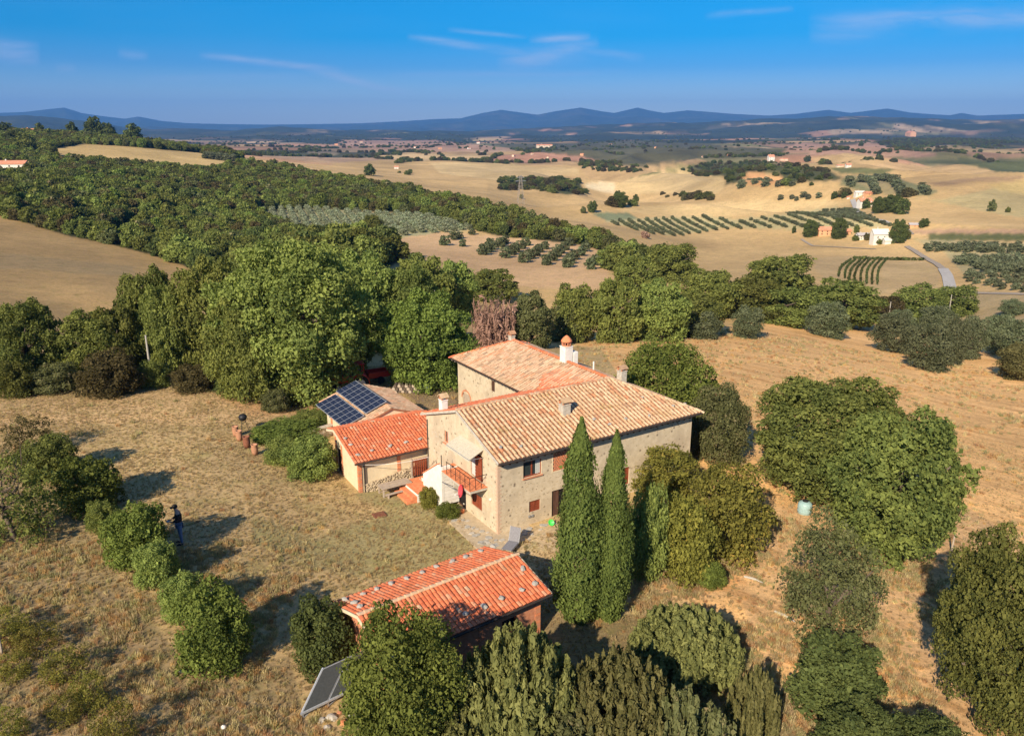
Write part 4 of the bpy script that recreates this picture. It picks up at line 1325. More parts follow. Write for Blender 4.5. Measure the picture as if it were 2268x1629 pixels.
tree_at('creeper', (962, 1110, 1020, 1150), 'bush', 'lf_bright', 'small green plants below the white stair wall', 'bush', None, None, 0, 0.4)
tree_at('small_bush', (575, 860, 640, 915), 'bush', 'lf_grey', 'thin dry shrub at the foot of the huge oak', 'bush', None, None, 0, 0.5)

# two cypresses
for (bx, by, tx, ty, wpx, lb, rz) in [(1277, 1378, 1287, 925, 92, 'taller slender cypress in front of the farmhouse, the left one', 0.5), (1350, 1375, 1347, 953, 76, 'shorter slender cypress in front of the farmhouse, the right one', 2.0)]:
    X, Y, Zg = hit(bx, by - 8, 0, 12)
    s = math.sqrt(X * X + Y * Y + CAM_H ** 2)
    # height from the tip's sight line
    r_ = ray(tx, ty)
    tt_ = Y / r_[1]
    h = CAM_H + r_[2] * tt_ - Zg
    w_ = wpx * 33.0 / FPX * 0.96
    plant('cypress', X, Y, Zg, w_, h, 'cyp', 'lf_cyp', lb, 'tree', 'pair of cypresses', 't1', rz, tw=0.7)

# ------------------------------------------------------------------ scattered woods


def scatter_pts(d0, d1, azr, spacing, test, seed):
    """jittered grid points over a sector of land"""
    r = np.random.default_rng(seed)
    x0, x1 = -d1, d1
    xs = np.arange(x0, x1, spacing)
    ys = np.arange(0, d1, spacing)
    X, Y = np.meshgrid(xs, ys)
    X = X.ravel() + r.uniform(-0.5, 0.5, X.size) * spacing
    Y = Y.ravel() + r.uniform(-0.5, 0.5, Y.size) * spacing
    d = np.hypot(X, Y)
    a = np.arctan2(X, np.maximum(Y, 1e-3))
    m = (d > d0) & (d < d1) & (np.abs(a) < azr)
    X, Y, d = X[m], Y[m], d[m]
    Z = land(X, Y, False)
    px, py = project(X, Y, Z)
    m = test(px, py, d)
    return X[m], Y[m], Z[m], d[m], px[m], py[m]


SRC = {}


def source(key, specs):
    c = bpy.data.collections.new('source_' + key)
    for i, (me, mt) in enumerate(specs):
        o = bpy.data.objects.new('%s_%02d' % (key, i), me.copy())
        o.data.materials.clear()
        o.data.materials.append(mt)
        c.objects.link(o)
    SRC[key] = c
    return c


def stuff_instances(name, X, Y, Z, W_, H_, key, nvar, label, cat, seed=5, flat=False):
    r = np.random.default_rng(seed)
    n = len(X)
    if n == 0:
        return None
    me = bpy.data.meshes.new(name)
    me.vertices.add(n)
    me.vertices.foreach_set('co', np.stack([X, Y, Z], 1).astype(np.float32).ravel())
    a = me.attributes.new('rot', 'FLOAT_VECTOR', 'POINT')
    a.data.foreach_set('vector', np.stack([np.zeros(n), np.zeros(n), r.uniform(0, 6.28, n)], 1).astype(np.float32).ravel())
    a = me.attributes.new('scl', 'FLOAT_VECTOR', 'POINT')
    a.data.foreach_set('vector', np.stack([W_ / 2, W_ / 2, H_], 1).astype(np.float32).ravel())
    a = me.attributes.new('idx', 'INT', 'POINT')
    a.data.foreach_set('value', r.integers(0, nvar, n).astype(np.int32))
    o = bpy.data.objects.new(name, me)
    link(o)
    tag(o, label, cat, kind='stuff')
    ng = bpy.data.node_groups.new('scatter_' + name, 'GeometryNodeTree')
    ng.interface.new_socket('Geometry', in_out='INPUT', socket_type='NodeSocketGeometry')
    ng.interface.new_socket('Geometry', in_out='OUTPUT', socket_type='NodeSocketGeometry')
    gi = ng.nodes.new('NodeGroupInput')
    go = ng.nodes.new('NodeGroupOutput')
    ci = ng.nodes.new('GeometryNodeCollectionInfo')
    ci.inputs['Collection'].default_value = SRC[key]
    ci.inputs['Separate Children'].default_value = True
    ci.inputs['Reset Children'].default_value = True
    ip = ng.nodes.new('GeometryNodeInstanceOnPoints')
    ip.inputs['Pick Instance'].default_value = True

    def na(nm, ty):
        k = ng.nodes.new('GeometryNodeInputNamedAttribute')
        k.data_type = ty
        k.inputs['Name'].default_value = nm
        return k.outputs['Attribute']
    ng.links.new(gi.outputs[0], ip.inputs['Points'])
    ng.links.new(ci.outputs[0], ip.inputs['Instance'])
    ng.links.new(na('idx', 'INT'), ip.inputs['Instance Index'])
    ng.links.new(na('rot', 'FLOAT_VECTOR'), ip.inputs['Rotation'])
    ng.links.new(na('scl', 'FLOAT_VECTOR'), ip.inputs['Scale'])
    ng.links.new(ip.outputs[0], go.inputs[0])
    md = o.modifiers.new('scatter', 'NODES')
    md.node_group = ng
    return o


source('forest', [(T['far1'], M['lf_forest']), (T['far2'], M['lf_forest']), (T['far3'], M['lf_oak']), (T['far1'], M['lf_oak']), (T['far3'], M['lf_dark']), (T['far2'], M['lf_brown']), (T['far2'], M['lf_bright']), (T['far1'], M['lf_grey'])])
source('olive', [(T['fol'], M['lf_olive2'])])
source('silver', [(T['fol'], M['lf_silver'])])
source('scrub', [(T['far2'], M['lf_dark']), (T['far3'], M['lf_brown']), (T['far1'], M['lf_forest'])])

# the wooded hill
fx, fy, fz, fd, fpx, fpy = scatter_pts(110, 1000, 0.72, 3.9, lambda px, py, d: in_woods(px, py, d), 3)
r_ = np.random.default_rng(8)
fw = r_.uniform(3.9, 6.6, len(fx)) * (0.75 + 0.5 * vnoise(fx / 30, fy / 30, 2))
fh = fw * r_.uniform(0.65, 1.0, len(fx))
vis = (fpx > -40) & (fpx < 2310)
order = np.argsort(np.where(vis, fd, 1e9))
near = order[:235]
rest = order[235:]
for i in near:
    o = bpy.data.objects.new('forest_tree', T[['far1', 'far2', 'far3'][i % 3]])
    link(o)
    o.location = (fx[i], fy[i], fz[i])
    o.rotation_euler = (0, 0, r_.uniform(0, 6.28))
    o.scale = (fw[i] / 2, fw[i] / 2, fh[i])
    set_mat(o, M[['lf_oak', 'lf_forest', 'lf_forest', 'lf_dark', 'lf_oak'][i % 5]])
    tag(o, 'round green tree at the near edge of the wooded hill', 'tree', 'nearest trees of the wooded hill')
stuff_instances('forest', fx[rest], fy[rest], fz[rest], fw[rest], fh[rest], 'forest', 8, 'dense green wood covering the long hill on the left', 'forest')

# ------------------------------------------------------------------ olive groves
ol = []
for (xa, ya, xb, yb, n) in [(1070, 564, 1118, 540, 5), (1120, 572, 1168, 545, 5), (1163, 582, 1208, 552, 5), (1212, 586, 1262, 545, 6), (1255, 592, 1305, 548, 6), (1305, 596, 1342, 570, 4)]:
    for k in range(n):
        t_ = k / (n - 1)
        ol.append((xa + (xb - xa) * t_ + random.uniform(-3, 3), ya + (yb - ya) * t_ + random.uniform(-1, 1), 30 - 8 * t_))
ol += [(985, 543, 26), (1025, 546, 20), (1003, 531, 22), (1018, 528, 18), (1045, 520, 18), (1085, 545, 22), (1110, 543, 22)]
for (a, b, wp) in ol:
    X, Y, Z_ = hit(a, b, 0, 100)
    s = math.hypot(X, Y)
    w_ = wp * s / FPX * 0.92
    plant('olive_tree', X, Y, Z_, w_, w_ * 0.85, 'fol', 'lf_olive', 'small round olive tree standing in a row on the orange earth field', 'tree', 'olives on the orange earth field', None)
# rows of young olives on the slopes
pool = []


def row_dir(a, b, dmin):
    A_, B_ = hit(*a, 0, dmin), hit(*b, 0, dmin)
    return math.atan2(B_[1] - A_[1], B_[0] - A_[0])


def grove(poly, d0, d1, row_sp, tree_sp, ang, wd, seed, mat='olive', jitter=0.25, label=''):
    r = np.random.default_rng(seed)
    cx = np.mean([p[0] for p in poly])
    cy = np.mean([p[1] for p in poly])
    X0, Y0, _ = hit(cx, cy, 0, d0 * 0.8)
    c, s = math.cos(ang), math.sin(ang)
    L_ = 260
    a = np.arange(-L_, L_, tree_sp)
    b = np.arange(-L_, L_, row_sp)
    A_, B_ = np.meshgrid(a, b)
    A_ = A_.ravel() + r.uniform(-jitter, jitter, A_.size) * tree_sp
    B_ = B_.ravel() + r.uniform(-jitter, jitter, B_.size) * tree_sp * 0.5
    X = X0 + A_ * c - B_ * s
    Y = Y0 + A_ * s + B_ * c
    Z = land(X, Y, False)
    px, py = project(X, Y, Z)
    d = np.hypot(X, Y)
    m = inpoly(px, py, poly) & (d > d0) & (d < d1) & (r.uniform(0, 1, len(X)) > 0.04)
    X, Y, Z, d, px = X[m], Y[m], Z[m], d[m], px[m]
    W_ = wd * r.uniform(0.8, 1.2, len(X))
    for i in range(len(X)):
        pool.append((d[i] / W_[i] + (1e5 if not (-20 < px[i] < 2290) else 0), X[i], Y[i], Z[i], W_[i], mat, label))


grove([(556, 468), (640, 460), (800, 471), (950, 480), (1010, 493), (1045, 507), (990, 516), (930, 516), (860, 528), (800, 538), (700, 526), (610, 500)], 170, 600, 3.6, 2.5, row_dir((700, 470), (720, 500), 220), 2.3, 1, 'silver', 0.3, 'pale silvery olive in the plantation cut into the wooded hill')
grove([(1340, 492), (1560, 480), (1640, 492), (1700, 480), (1880, 461), (1975, 502), (1850, 506), (1730, 505), (1600, 510), (1500, 524), (1440, 518)], 250, 900, 5.4, 2.6, row_dir((1690, 482), (1745, 503), 250), 1.9, 2, 'olive', 0.12, 'young olive in the long striped rows above the white house')
grove([(1875, 396), (1955, 388), (2078, 430), (2060, 436), (1960, 438), (1890, 420)], 400, 1500, 11, 6.5, row_dir((1900, 400), (1990, 436), 450), 5.0, 3, 'olive', 0.1, 'olive in the far striped grove on the right')
grove([(2028, 547), (2100, 545), (3000, 556), (3000, 567), (2060, 559)], 150, 900, 3.6, 2.6, 0.1, 2.4, 4, 'olive', 0.3, 'olive in the dense band below the dark green vineyard')
grove([(2108, 577), (2300, 575), (3000, 585), (3000, 622), (2300, 614), (2165, 602)], 150, 800, 3.6, 2.8, 0.3, 2.8, 5, 'olive', 0.3, 'olive in the dense grove at the right edge')
grove([(2125, 610), (2170, 604), (2300, 618), (3000, 640), (3000, 668), (2290, 652), (2180, 640), (2130, 618)], 120, 600, 4.6, 3.6, 0.4, 2.0, 6, 'olive', 0.3, 'small loose olive near the road end')
grove([(1715, 445), (1750, 436), (1850, 436), (1850, 440), (1760, 445)], 300, 900, 6, 5.0, 0.05, 4.2, 7, 'olive', 0.1, 'olive in the short row left of the small white houses')
grove([(1620, 410), (1700, 405), (1770, 408), (1765, 414), (1640, 418)], 400, 1500, 9, 7, 1.2, 5.5, 8, 'olive', 0.1, 'olive on the bare orange slope')
grove([(440, 345), (520, 349), (518, 358), (450, 352)], 400, 900, 5, 4.5, 0.3, 4.2, 9, 'olive', 0.1, 'olive at the end of the yellow hilltop field')
pool.sort(key=lambda t: t[0])
n_ind = 240
for (k_, X, Y, Z_, W_, mt, lb) in pool[:n_ind]:
    o = bpy.data.objects.new('olive_tree', T['fol'])
    link(o)
    o.location = (X, Y, Z_)
    o.rotation_euler = (0, 0, random.uniform(0, 6.28))
    o.scale = (W_ / 2, W_ / 2, W_ * 0.75)
    set_mat(o, M['lf_silver' if mt == 'silver' else 'lf_olive2'])
    tag(o, lb, 'tree', 'olives: ' + lb)
for mt, nm, lb in (('silver', 'olive_plantation', 'pale silvery rows of olives cut into the wooded hill'), ('olive', 'olive_groves', 'striped rows of small olives on the distant slopes')):
    rest_ = [p for p in pool[n_ind:] if p[5] == mt]
    if rest_:
        a = np.array([p[1:5] for p in rest_])
        stuff_instances(nm, a[:, 0], a[:, 1], a[:, 2], a[:, 3], a[:, 3] * 0.75, mt, 1, lb, 'olive grove')

# scrub and hedgerow trees further out
SCRUBS = [
    (350, 1600, qp(740, 330, 860, 305, 1080, 298, 1250, 320, 1400, 340, 1480, 380, 1300, 386, 1215, 402, 1200, 368, 1050, 345, 1000, 385, 940, 404, 960, 368, 830, 365)),
    (350, 1600, qp(-60, 384, 100, 374, 300, 388, 325, 440, 240, 445, 80, 424, -60, 425)),
    (350, 1600, qp(640, 445, 800, 440, 920, 462, 900, 472, 700, 468)),
    (300, 900, [ql(1755, 345), ql(1790, 338), ql(1830, 345), ql(1825, 358), ql(1770, 358)]),
    (700, 3500, qp(300, 300, 420, 300, 560, 320, 640, 318, 560, 345, 440, 350, 310, 330)),
    (700, 3500, qp(360, 310, 460, 300, 560, 325, 500, 345, 380, 345)),
    (1000, 4500, qp(1600, 218, 1720, 195, 1850, 186, 2300, 182, 2300, 215, 1900, 224, 1700, 234)),
    (900, 4000, qp(850, 270, 1240, 262, 1180, 276, 850, 284)),
    (400, 1200, qp(1590, 478, 1750, 478, 1755, 520, 1680, 515, 1600, 500)),
    (400, 1200, qp(1755, 500, 1840, 502, 1845, 515, 1760, 518)),
    (400, 1200, qp(1400, 455, 1500, 445, 1520, 455, 1420, 465)),
    (400, 1200, qp(1560, 440, 1700, 445, 1800, 455, 1830, 462, 1700, 460)),
    (200, 800, qp(1530, 505, 1600, 520, 1590, 528, 1550, 520)),
    (250, 900, qp(430, 490, 540, 490, 545, 505, 430, 505)),
]
sx_, sy_, sz_, sd_, spx, spy = scatter_pts(250, 4500, 0.66, 10.5, lambda px, py, d: np.any([inpoly(px, py, p) & (d > a) & (d < b) for a, b, p in SCRUBS], axis=0), 5)
sw = np.random.default_rng(4).uniform(4, 9, len(sx_))
stuff_instances('scrub_trees', sx_, sy_, sz_ - 0.5, sw, sw * 0.6, 'scrub', 3, 'dark scrub and small woods on the distant slopes', 'scrub')
# hedgerow trees along plot edges of the plain
r_ = np.random.default_rng(77)
n_c = 90000
dd_ = r_.uniform(math.log(700), math.log(5200), n_c)
aa_ = r_.uniform(-0.66, 0.66, n_c)
hx = np.exp(dd_) * np.sin(aa_)
hy = np.exp(dd_) * np.cos(aa_)
wx_ = hx + 60 * (fbm(hx / 300, hy / 300, 3, 41) - 0.5)
wy_ = hy + 60 * (fbm(hx / 300 + 7, hy / 300, 3, 43) - 0.5)
g1, g2, gc = worley(wx_ / 210, wy_ / 300, 77)
keep = ((g2 - g1) < 0.03) & (_hash(np.floor(wx_ / 170), np.floor(wy_ / 170), 4) > 0.40) & (np.hypot(hx, hy) > 1000)
keep |= (r_.uniform(0, 1, n_c) < 0.010) & (np.hypot(hx, hy) > 1500)
hx, hy = hx[keep], hy[keep]
hz = land(hx, hy, False)
hw = r_.uniform(5, 11, len(hx))
stuff_instances('hedgerows', hx, hy, hz - 0.5, hw, hw * 0.62, 'scrub', 3, 'dark hedgerows and field trees dotted over the far plain', 'hedgerows')

def skyline(px, py):
    """the crest of the left hill under a pixel column"""
    r = ray(px, py)
    rr = r[:2] / math.hypot(r[0], r[1])
    d_ = np.arange(470, 760, 5.0)
    z_ = land(rr[0] * d_, rr[1] * d_, False)
    sl = r[2] / math.hypot(r[0], r[1])
    k = np.nonzero(CAM_H + sl * d_ - z_ <= 0)[0]
    i = k[0] if len(k) else int(np.argmax((z_ - CAM_H) / d_))
    return rr[0] * d_[i], rr[1] * d_[i], z_[i]


# single trees one can pick out in the middle distance
G9 = 'single trees in the middle distance'
for (px_, pyb, wp, hp, mt, lb, dmin) in [
    (819, 389, 26, 20, 'lf_dark', 'dark round tree alone beyond the wooded ridge', 480), (825, 527, 52, 40, 'lf_forest', 'round tree at the near edge of the silvery plantation', 150),
    (1312, 470, 22, 20, 'lf_dark', 'dark tree on the left of the two at the track end', 250), (1292, 472, 14, 12, 'lf_grey', 'pale small tree left of the dark one', 250),
    (1372, 458, 36, 26, 'lf_dark', 'group tree in the pale field beyond the wood', 300), (1408, 448, 14, 14, 'lf_dark', 'small dark tree right of the pale field group', 300), (1368, 437, 14, 12, 'lf_dark', 'small dark tree behind the pale field group', 300),
    (1793, 524, 32, 28, 'lf_dark', 'dark round tree left of the long red roofed house', 200), (1856, 528, 32, 34, 'lf_dark', 'dark round tree in front of the long red roofed house', 200), (1988, 538, 34, 38, 'lf_dark', 'dark pointed tree right of the white house', 200), (2010, 530, 12, 14, 'lf_forest', 'small tree right of the dark pointed tree', 200),
    (1758, 516, 9, 12, 'lf_dark', 'tiny dark tree left of the red roofed house', 200), (1897, 515, 12, 12, 'lf_forest', 'small tree between the two houses', 200), (1920, 532, 14, 12, 'lf_brown', 'brown bush before the grey shed', 200), (1946, 541, 16, 10, 'lf_forest', 'garden bush below the white house', 200), (1895, 533, 16, 9, 'lf_forest', 'garden bush left of the grey shed', 200),
    (1948, 472, 34, 26, 'lf_dark', 'dark tree left in the clump behind the small white houses', 300), (1975, 470, 40, 28, 'lf_dark', 'middle dark tree in the clump behind the small white houses', 300), (1997, 474, 30, 24, 'lf_dark', 'right dark tree in the clump behind the small white houses', 300), (1918, 462, 18, 16, 'lf_dark', 'dark tree beside the small pink house', 300),
    (1848, 440, 16, 12, 'lf_dark', 'dark tree ending the short olive row', 300), (1870, 438, 14, 10, 'lf_dark', 'dark tree left of the farther orange roof', 300), (2046, 503, 20, 14, 'lf_dark', 'bush beside the small grey barn', 250),
    (2196, 468, 16, 18, 'lf_grey', 'pale bare trees alone on the right slope', 300), (2232, 470, 10, 8, 'lf_forest', 'tiny dark bush on the right slope', 300),
    (1788, 358, 14, 10, 'lf_dark', 'dark tree right of the hilltop house', 600), (1820, 360, 8, 7, 'lf_dark', 'small dark tree on the tan hilltop', 600), (1797, 411, 10, 6, 'lf_dark', 'tiny bush on the pale slope', 400),
    (14, 290, 30, 12, 'lf_dark', 'umbrella pine on the left skyline', 500), (160, 293, 24, 14, 'lf_dark', 'umbrella shaped pine alone on the skyline', 500), (88, 295, 18, 12, 'lf_dark', 'dark tree right of the hilltop house', 500), (210, 300, 40, 20, 'lf_dark', 'dark tree clump on the skyline', 500), (240, 302, 34, 16, 'lf_dark', 'second dark tree clump on the skyline', 500), (295, 308, 34, 18, 'lf_dark', 'third dark tree clump on the skyline', 500),
    (60, 340, 40, 30, 'lf_forest', 'tree above the orange roof at the left edge', 400), (30, 320, 40, 20, 'lf_dark', 'dark tree below the hilltop houses', 400), (110, 345, 34, 22, 'lf_forest', 'tree at the left end of the yellow hilltop field', 400), (1155, 440, 10, 8, 'lf_forest', 'small tree at the foot of the pylon', 300),
]:
    X, Y, Z_ = skyline(px_, pyb) if dmin == 500 else hit(px_, pyb, 0, dmin)
    s = math.hypot(X, Y)
    if dmin == 500:
        hp *= 1.7
    plant('field_tree', X, Y, Z_, wp * s / FPX, hp * s / FPX * 1.15, 'mid' if wp > 30 and pyb > 450 else 'far1', mt, lb, 'tree', G9, 't1' if hp > 12 else None)
tree_at('autumn_bush', (1418, 512, 1440, 528), 'far2', 'lf_pink', 'reddish bush where the wooded spur meets the tan field', 'bush', None, None, 0)

# vineyard rows
vb = [(1857, 614), (1871, 617), (1880, 627), (1892, 629), (1906, 629), (1919, 630), (1931, 630), (1943, 631)]
vt = [(1885, 576), (1896, 575), (1907, 577), (1917, 576), (1928, 575), (1941, 574), (1953, 574), (1966, 573)]
names_ = ['leftmost', 'second from the left', 'third from the left', 'fourth from the left', 'fourth from the right', 'third from the right', 'second from the right', 'rightmost']
for (b_, t_, nm) in zip(vb, vt, names_):
    A_ = np.array(hit(*b_, 0, 150))
    B_ = np.array(hit(*t_, 0, 150))
    n = 900
    r = np.random.default_rng(b_[0])
    u_ = r.uniform(0, 1, n)
    base_ = A_[None] + (B_ - A_)[None] * u_[:, None]
    base_[:, 0] += np.sin(u_ * 3.1) * -1.2
    cen = base_ + np.stack([r.normal(0, 0.12, n), r.normal(0, 0.12, n), r.uniform(0.1, 0.8, n)], 1)
    cen[:, 2] = land(cen[:, 0], cen[:, 1], False) + r.uniform(0.05, 0.8, n)
    V, F = leaf_cards(cen, np.tile(np.array([[0, 0, 0.6]]), (n, 1)), 0.28, r, 1.3, 1.0)
    o = link(bpy.data.objects.new('vine_row', mesh_np('vine_row', V, F, M['lf_vine'], {'tint': ('FLOAT', np.repeat(r.uniform(0, 1, n), 4))})))
    tag(o, 'dark green vine row, %s of the eight on the small tan plot' % nm, 'vine row', 'vine rows on the small tan plot')
A_ = np.array(hit(1890, 573, 0, 150))
B_ = np.array(hit(2045, 577, 0, 150))
n = 900
r = np.random.default_rng(3)
u_ = r.uniform(0, 1, n)
cen = A_[None] + (B_ - A_)[None] * u_[:, None] + np.stack([r.normal(0, 0.3, n), r.normal(0, 0.3, n), np.zeros(n)], 1)
cen[:, 2] = land(cen[:, 0], cen[:, 1], False) + r.uniform(0.1, 0.9, n)
V, F = leaf_cards(cen, np.tile(np.array([[0, 0, 0.6]]), (n, 1)), 0.4, r, 1.3, 1.0)
tag(link(bpy.data.objects.new('hedge', mesh_np('hedge', V, F, M['lf_dark'], {'tint': ('FLOAT', np.repeat(r.uniform(0, 1, n), 4))}))), 'dark low hedge along the top of the vine plot', 'hedge')

# ------------------------------------------------------------------ dry grass tufts near the house


def tuft_mesh(seed, n=26, spread=0.5):
    r = np.random.default_rng(seed)
    a = r.uniform(0, 6.28, n)
    q_ = np.sqrt(r.uniform(0, 1, n)) * spread
    bx = np.cos(a) * q_
    by = np.sin(a) * q_
    lean = r.normal(0, 0.28, (n, 2))
    h = r.uniform(0.45, 1.0, n)
    wv = r.uniform(0, 6.28, n)
    wd = 0.055
    V = []
    for i in range(n):
        dx, dy = math.cos(wv[i]) * wd, math.sin(wv[i]) * wd
        V += [(bx[i] - dx, by[i] - dy, -0.05), (bx[i] + dx, by[i] + dy, -0.05), (bx[i] + lean[i, 0] + dx * 0.3, by[i] + lean[i, 1] + dy * 0.3, h[i]), (bx[i] + lean[i, 0] - dx * 0.3, by[i] + lean[i, 1] - dy * 0.3, h[i])]
    return mesh_np('tuft', np.array(V), np.arange(4 * n).reshape(n, 4), M['lf_grass'], {'tint': ('FLOAT', np.repeat(r.uniform(0, 1, n), 4))})


M['lf_grass2'] = mat_leaf('green_dry_grass', (0.24, 0.22, 0.10), (0.46, 0.40, 0.20), None, 0.4)
M['lf_grass3'] = mat_leaf('rusty_grass', (0.40, 0.22, 0.10), (0.64, 0.40, 0.20), None, 0.4)
source('lawn', [(tuft_mesh(5, 20), M['lf_lawn']), (tuft_mesh(6, 20), M['lf_lawn']), (tuft_mesh(7, 20), M['lf_lawn'])])
source('grass', [(tuft_mesh(1), M['lf_grass']), (tuft_mesh(2), M['lf_grass']), (tuft_mesh(3), M['lf_grass2']), (tuft_mesh(4), M['lf_grass3'])])
YAW = 0.5678
HO = np.array([-0.69, 34.95])


def to_house(x, y):
    dx = x - HO[0]
    dy = y - HO[1]
    return dx * math.cos(YAW) + dy * math.sin(YAW), -dx * math.sin(YAW) + dy * math.cos(YAW)


def grass_field(name, d0, d1, n, size, test, label, seed, key='grass', nv=4):
    r = np.random.default_rng(seed)
    d = np.sqrt(r.uniform(d0 ** 2, d1 ** 2, n))
    a = r.uniform(-0.70, 0.70, n)
    X = d * np.sin(a)
    Y = d * np.cos(a)
    ha, hb = to_house(X, Y)
    m = ~((ha > -0.9) & (ha < 13) & (hb > -1.3) & (hb < 17)) & ~((ha > -4.3) & (ha < 2) & (hb > 7) & (hb < 18))
    shx, shy = X + 0.2 - (-2.7), Y - 27.0
    m &= ~((np.abs((X + 2.6) * 0.803 + (Y - 26.4) * 0.596) < 3.6) & (np.abs(-(X + 2.6) * 0.596 + (Y - 26.4) * 0.803) < 2.2))
    cl = fbm(X / 1.6, Y / 1.6, 4, seed)
    if key == 'lawn':
        cl = cl * 0.3 + 0.45
    px, py = project(X, Y, np.zeros(n))
    dens = test(px, py, X, Y)
    m &= r.uniform(0, 1, n) < dens * np.clip((cl - 0.38) * 4, 0.05, 1)
    X, Y = X[m], Y[m]
    Z = land(X, Y, False)
    S = size * r.uniform(0.6, 1.5, len(X)) * (0.6 + 0.9 * cl[m])
    return stuff_instances(name, X, Y, Z, S * 2.2, S, key, nv, label, 'grass', seed)


grass_field('rough_grass', 14, 40, 70000, 0.135, lambda px, py, X, Y: np.where((X < -9) & (Y < 33), 0.6, np.where((X > 5) & (Y < 40), 0.75, np.where(Y < 22.5, 0.7, 0.05))), 'tall dry tufted grass on the rough ground at the bottom', 3)
grass_field('lawn_grass', 18, 66, 150000, 0.07, lambda px, py, X, Y: np.where((X > 8), 0.25, 0.9), 'short dry mown grass of the lawn', 9, 'lawn', 3)
grass_field('meadow_grass', 40, 105, 36000, 0.17, lambda px, py, X, Y: np.where((X > 5), 0.75, 0.1), 'dry golden grass of the sloping meadow on the right', 12)

# ------------------------------------------------------------------ roofs


def tile_mesh(name, w, ln, hgt, seg=6, taper=0.86):
    """one barrel tile: x across, y up the slope, z out"""
    V = []
    for j, (yy, k) in enumerate(((0.0, 1.0), (ln, taper))):
        for i in range(seg + 1):
            a = math.pi * i / seg
            V.append((-math.cos(a) * w / 2 * k, yy, math.sin(a) * hgt * k + (0.012 if j == 0 else -hgt * 0.3)))
    F = [(i, i + 1, seg + 2 + i, seg + 1 + i) for i in range(seg)]
    F.append(tuple(range(seg, -1, -1)))
    me = bpy.data.meshes.new(name)
    me.from_pydata(V, [], F)
    return me


def in_poly2(x, y, poly):
    c = False
    n = len(poly)
    for i in range(n):
        x1, y1 = poly[i]
        x2, y2 = poly[(i + 1) % n]
        if (y1 > y) != (y2 > y) and x < (x2 - x1) * (y - y1) / (y2 - y1) + x1:
            c = not c
    return c


class RoofTiles:
    """lays tiles over roof planes; the first `cap` become objects, the rest one joined part"""

    def __init__(self, cap, parent, mat, tw, tl, th, name='tile'):
        self.items = []
        self.cap = cap
        self.parent = parent
        self.mat = mat
        self.proto = tile_mesh('tile', tw, tl * 1.18, th)
        self.proto.materials.append(mat)
        self.tw, self.tl = tw, tl

    def plane(self, poly3, eave_a, eave_b, pitch_x, prio=0, lift=0.02, alt=0.0, jit=0.012):
        """poly3: corners of the slope; the eave runs a->b"""
        a = Vector(eave_a)
        eu = (Vector(eave_b) - a).normalized()
        nrm = None
        for p in poly3:
            c = eu.cross(Vector(p) - a)
            if c.length > 0.3:
                nrm = c.normalized()
                break
        if nrm.z < 0:
            nrm = -nrm
        ev = nrm.cross(eu).normalized()
        if ev.z < 0:
            ev = -ev
        uv = [((Vector(p) - a).dot(eu), (Vector(p) - a).dot(ev)) for p in poly3]
        u0, u1 = min(p[0] for p in uv), max(p[0] for p in uv)
        v1 = max(p[1] for p in uv)
        nu = int((u1 - u0) / pitch_x)
        px = (u1 - u0) / max(1, nu)
        nv = int(v1 / self.tl) + 1
        Rm = Matrix((eu, ev, nrm)).transposed()
        if Rm.determinant() < 0:
            Rm = Matrix((-eu, ev, nrm)).transposed()
        for j in range(nv):
            for i in range(nu):
                u = u0 + px * (i + 0.5) + (alt * px * (j % 2))
                v = j * self.tl - 0.03
                if in_poly2(u, v + self.tl * 0.5, uv):
                    p = a + eu * (u + random.uniform(-jit, jit)) + ev * (v + random.uniform(-0.012, 0.012)) + nrm * (lift + random.uniform(0, 0.008))
                    M4 = Rm.to_4x4() @ Matrix.Rotation(random.gauss(0, 0.025), 4, 'Z')
                    M4.translation = p
                    self.items.append((prio, M4))
        return eu, ev, nrm

    def ridge(self, a, b, sc=1.25, prio=5, lift=0.03):
        a = Vector(a)
        b = Vector(b)
        d = (b - a)
        L_ = d.length
        d.normalize()
        s = d.cross(Vector((0, 0, 1))).normalized()
        nrm = s.cross(d)
        Rm = Matrix((s, d, nrm)).transposed().to_4x4()
        n = int(L_ / self.tl)
        for k in range(n):
            M4 = Rm @ Matrix.Scale(sc, 4)
            M4.translation = a + d * (k * L_ / n) + nrm * lift
            self.items.append((prio, M4))

    def finish(self):
        self.items.sort(key=lambda t: t[0])
        for pr, M4 in self.items[:self.cap]:
            o = bpy.data.objects.new('tile', self.proto)
            COL.objects.link(o)
            o.parent = self.parent
            o.matrix_local = M4
        rest = self.items[self.cap:]
        if rest:
            pv = np.array([v.co[:] for v in self.proto.vertices])
            pf = [tuple(p.vertices) for p in self.proto.polygons]
            V = []
            F = []
            for k, (pr, M4) in enumerate(rest):
                m = np.array(M4)
                V.append(pv @ m[:3, :3].T + m[:3, 3])
                o_ = k * len(pv)
                F += [tuple(i + o_ for i in f) for f in pf]
            me = bpy.data.meshes.new('roof_tiles')
            me.from_pydata(np.concatenate(V).tolist(), [], F)
            me.materials.append(self.mat)
            o = bpy.data.objects.new('roof_tiles', me)
            link(o, self.parent)
            tag(o, kind='stuff')


def slab(mb, poly3, th=0.10):
    n = len(poly3)
    p = [Vector(q_) for q_ in poly3]
    vs = p + [q_ - Vector((0, 0, th)) for q_ in p]
    fs = [tuple(range(n)), tuple(range(2 * n - 1, n - 1, -1))] + [(i, (i + 1) % n, n + (i + 1) % n, n + i) for i in range(n)]
    mb.add(vs, fs)


# ------------------------------------------------------------------ walls with openings


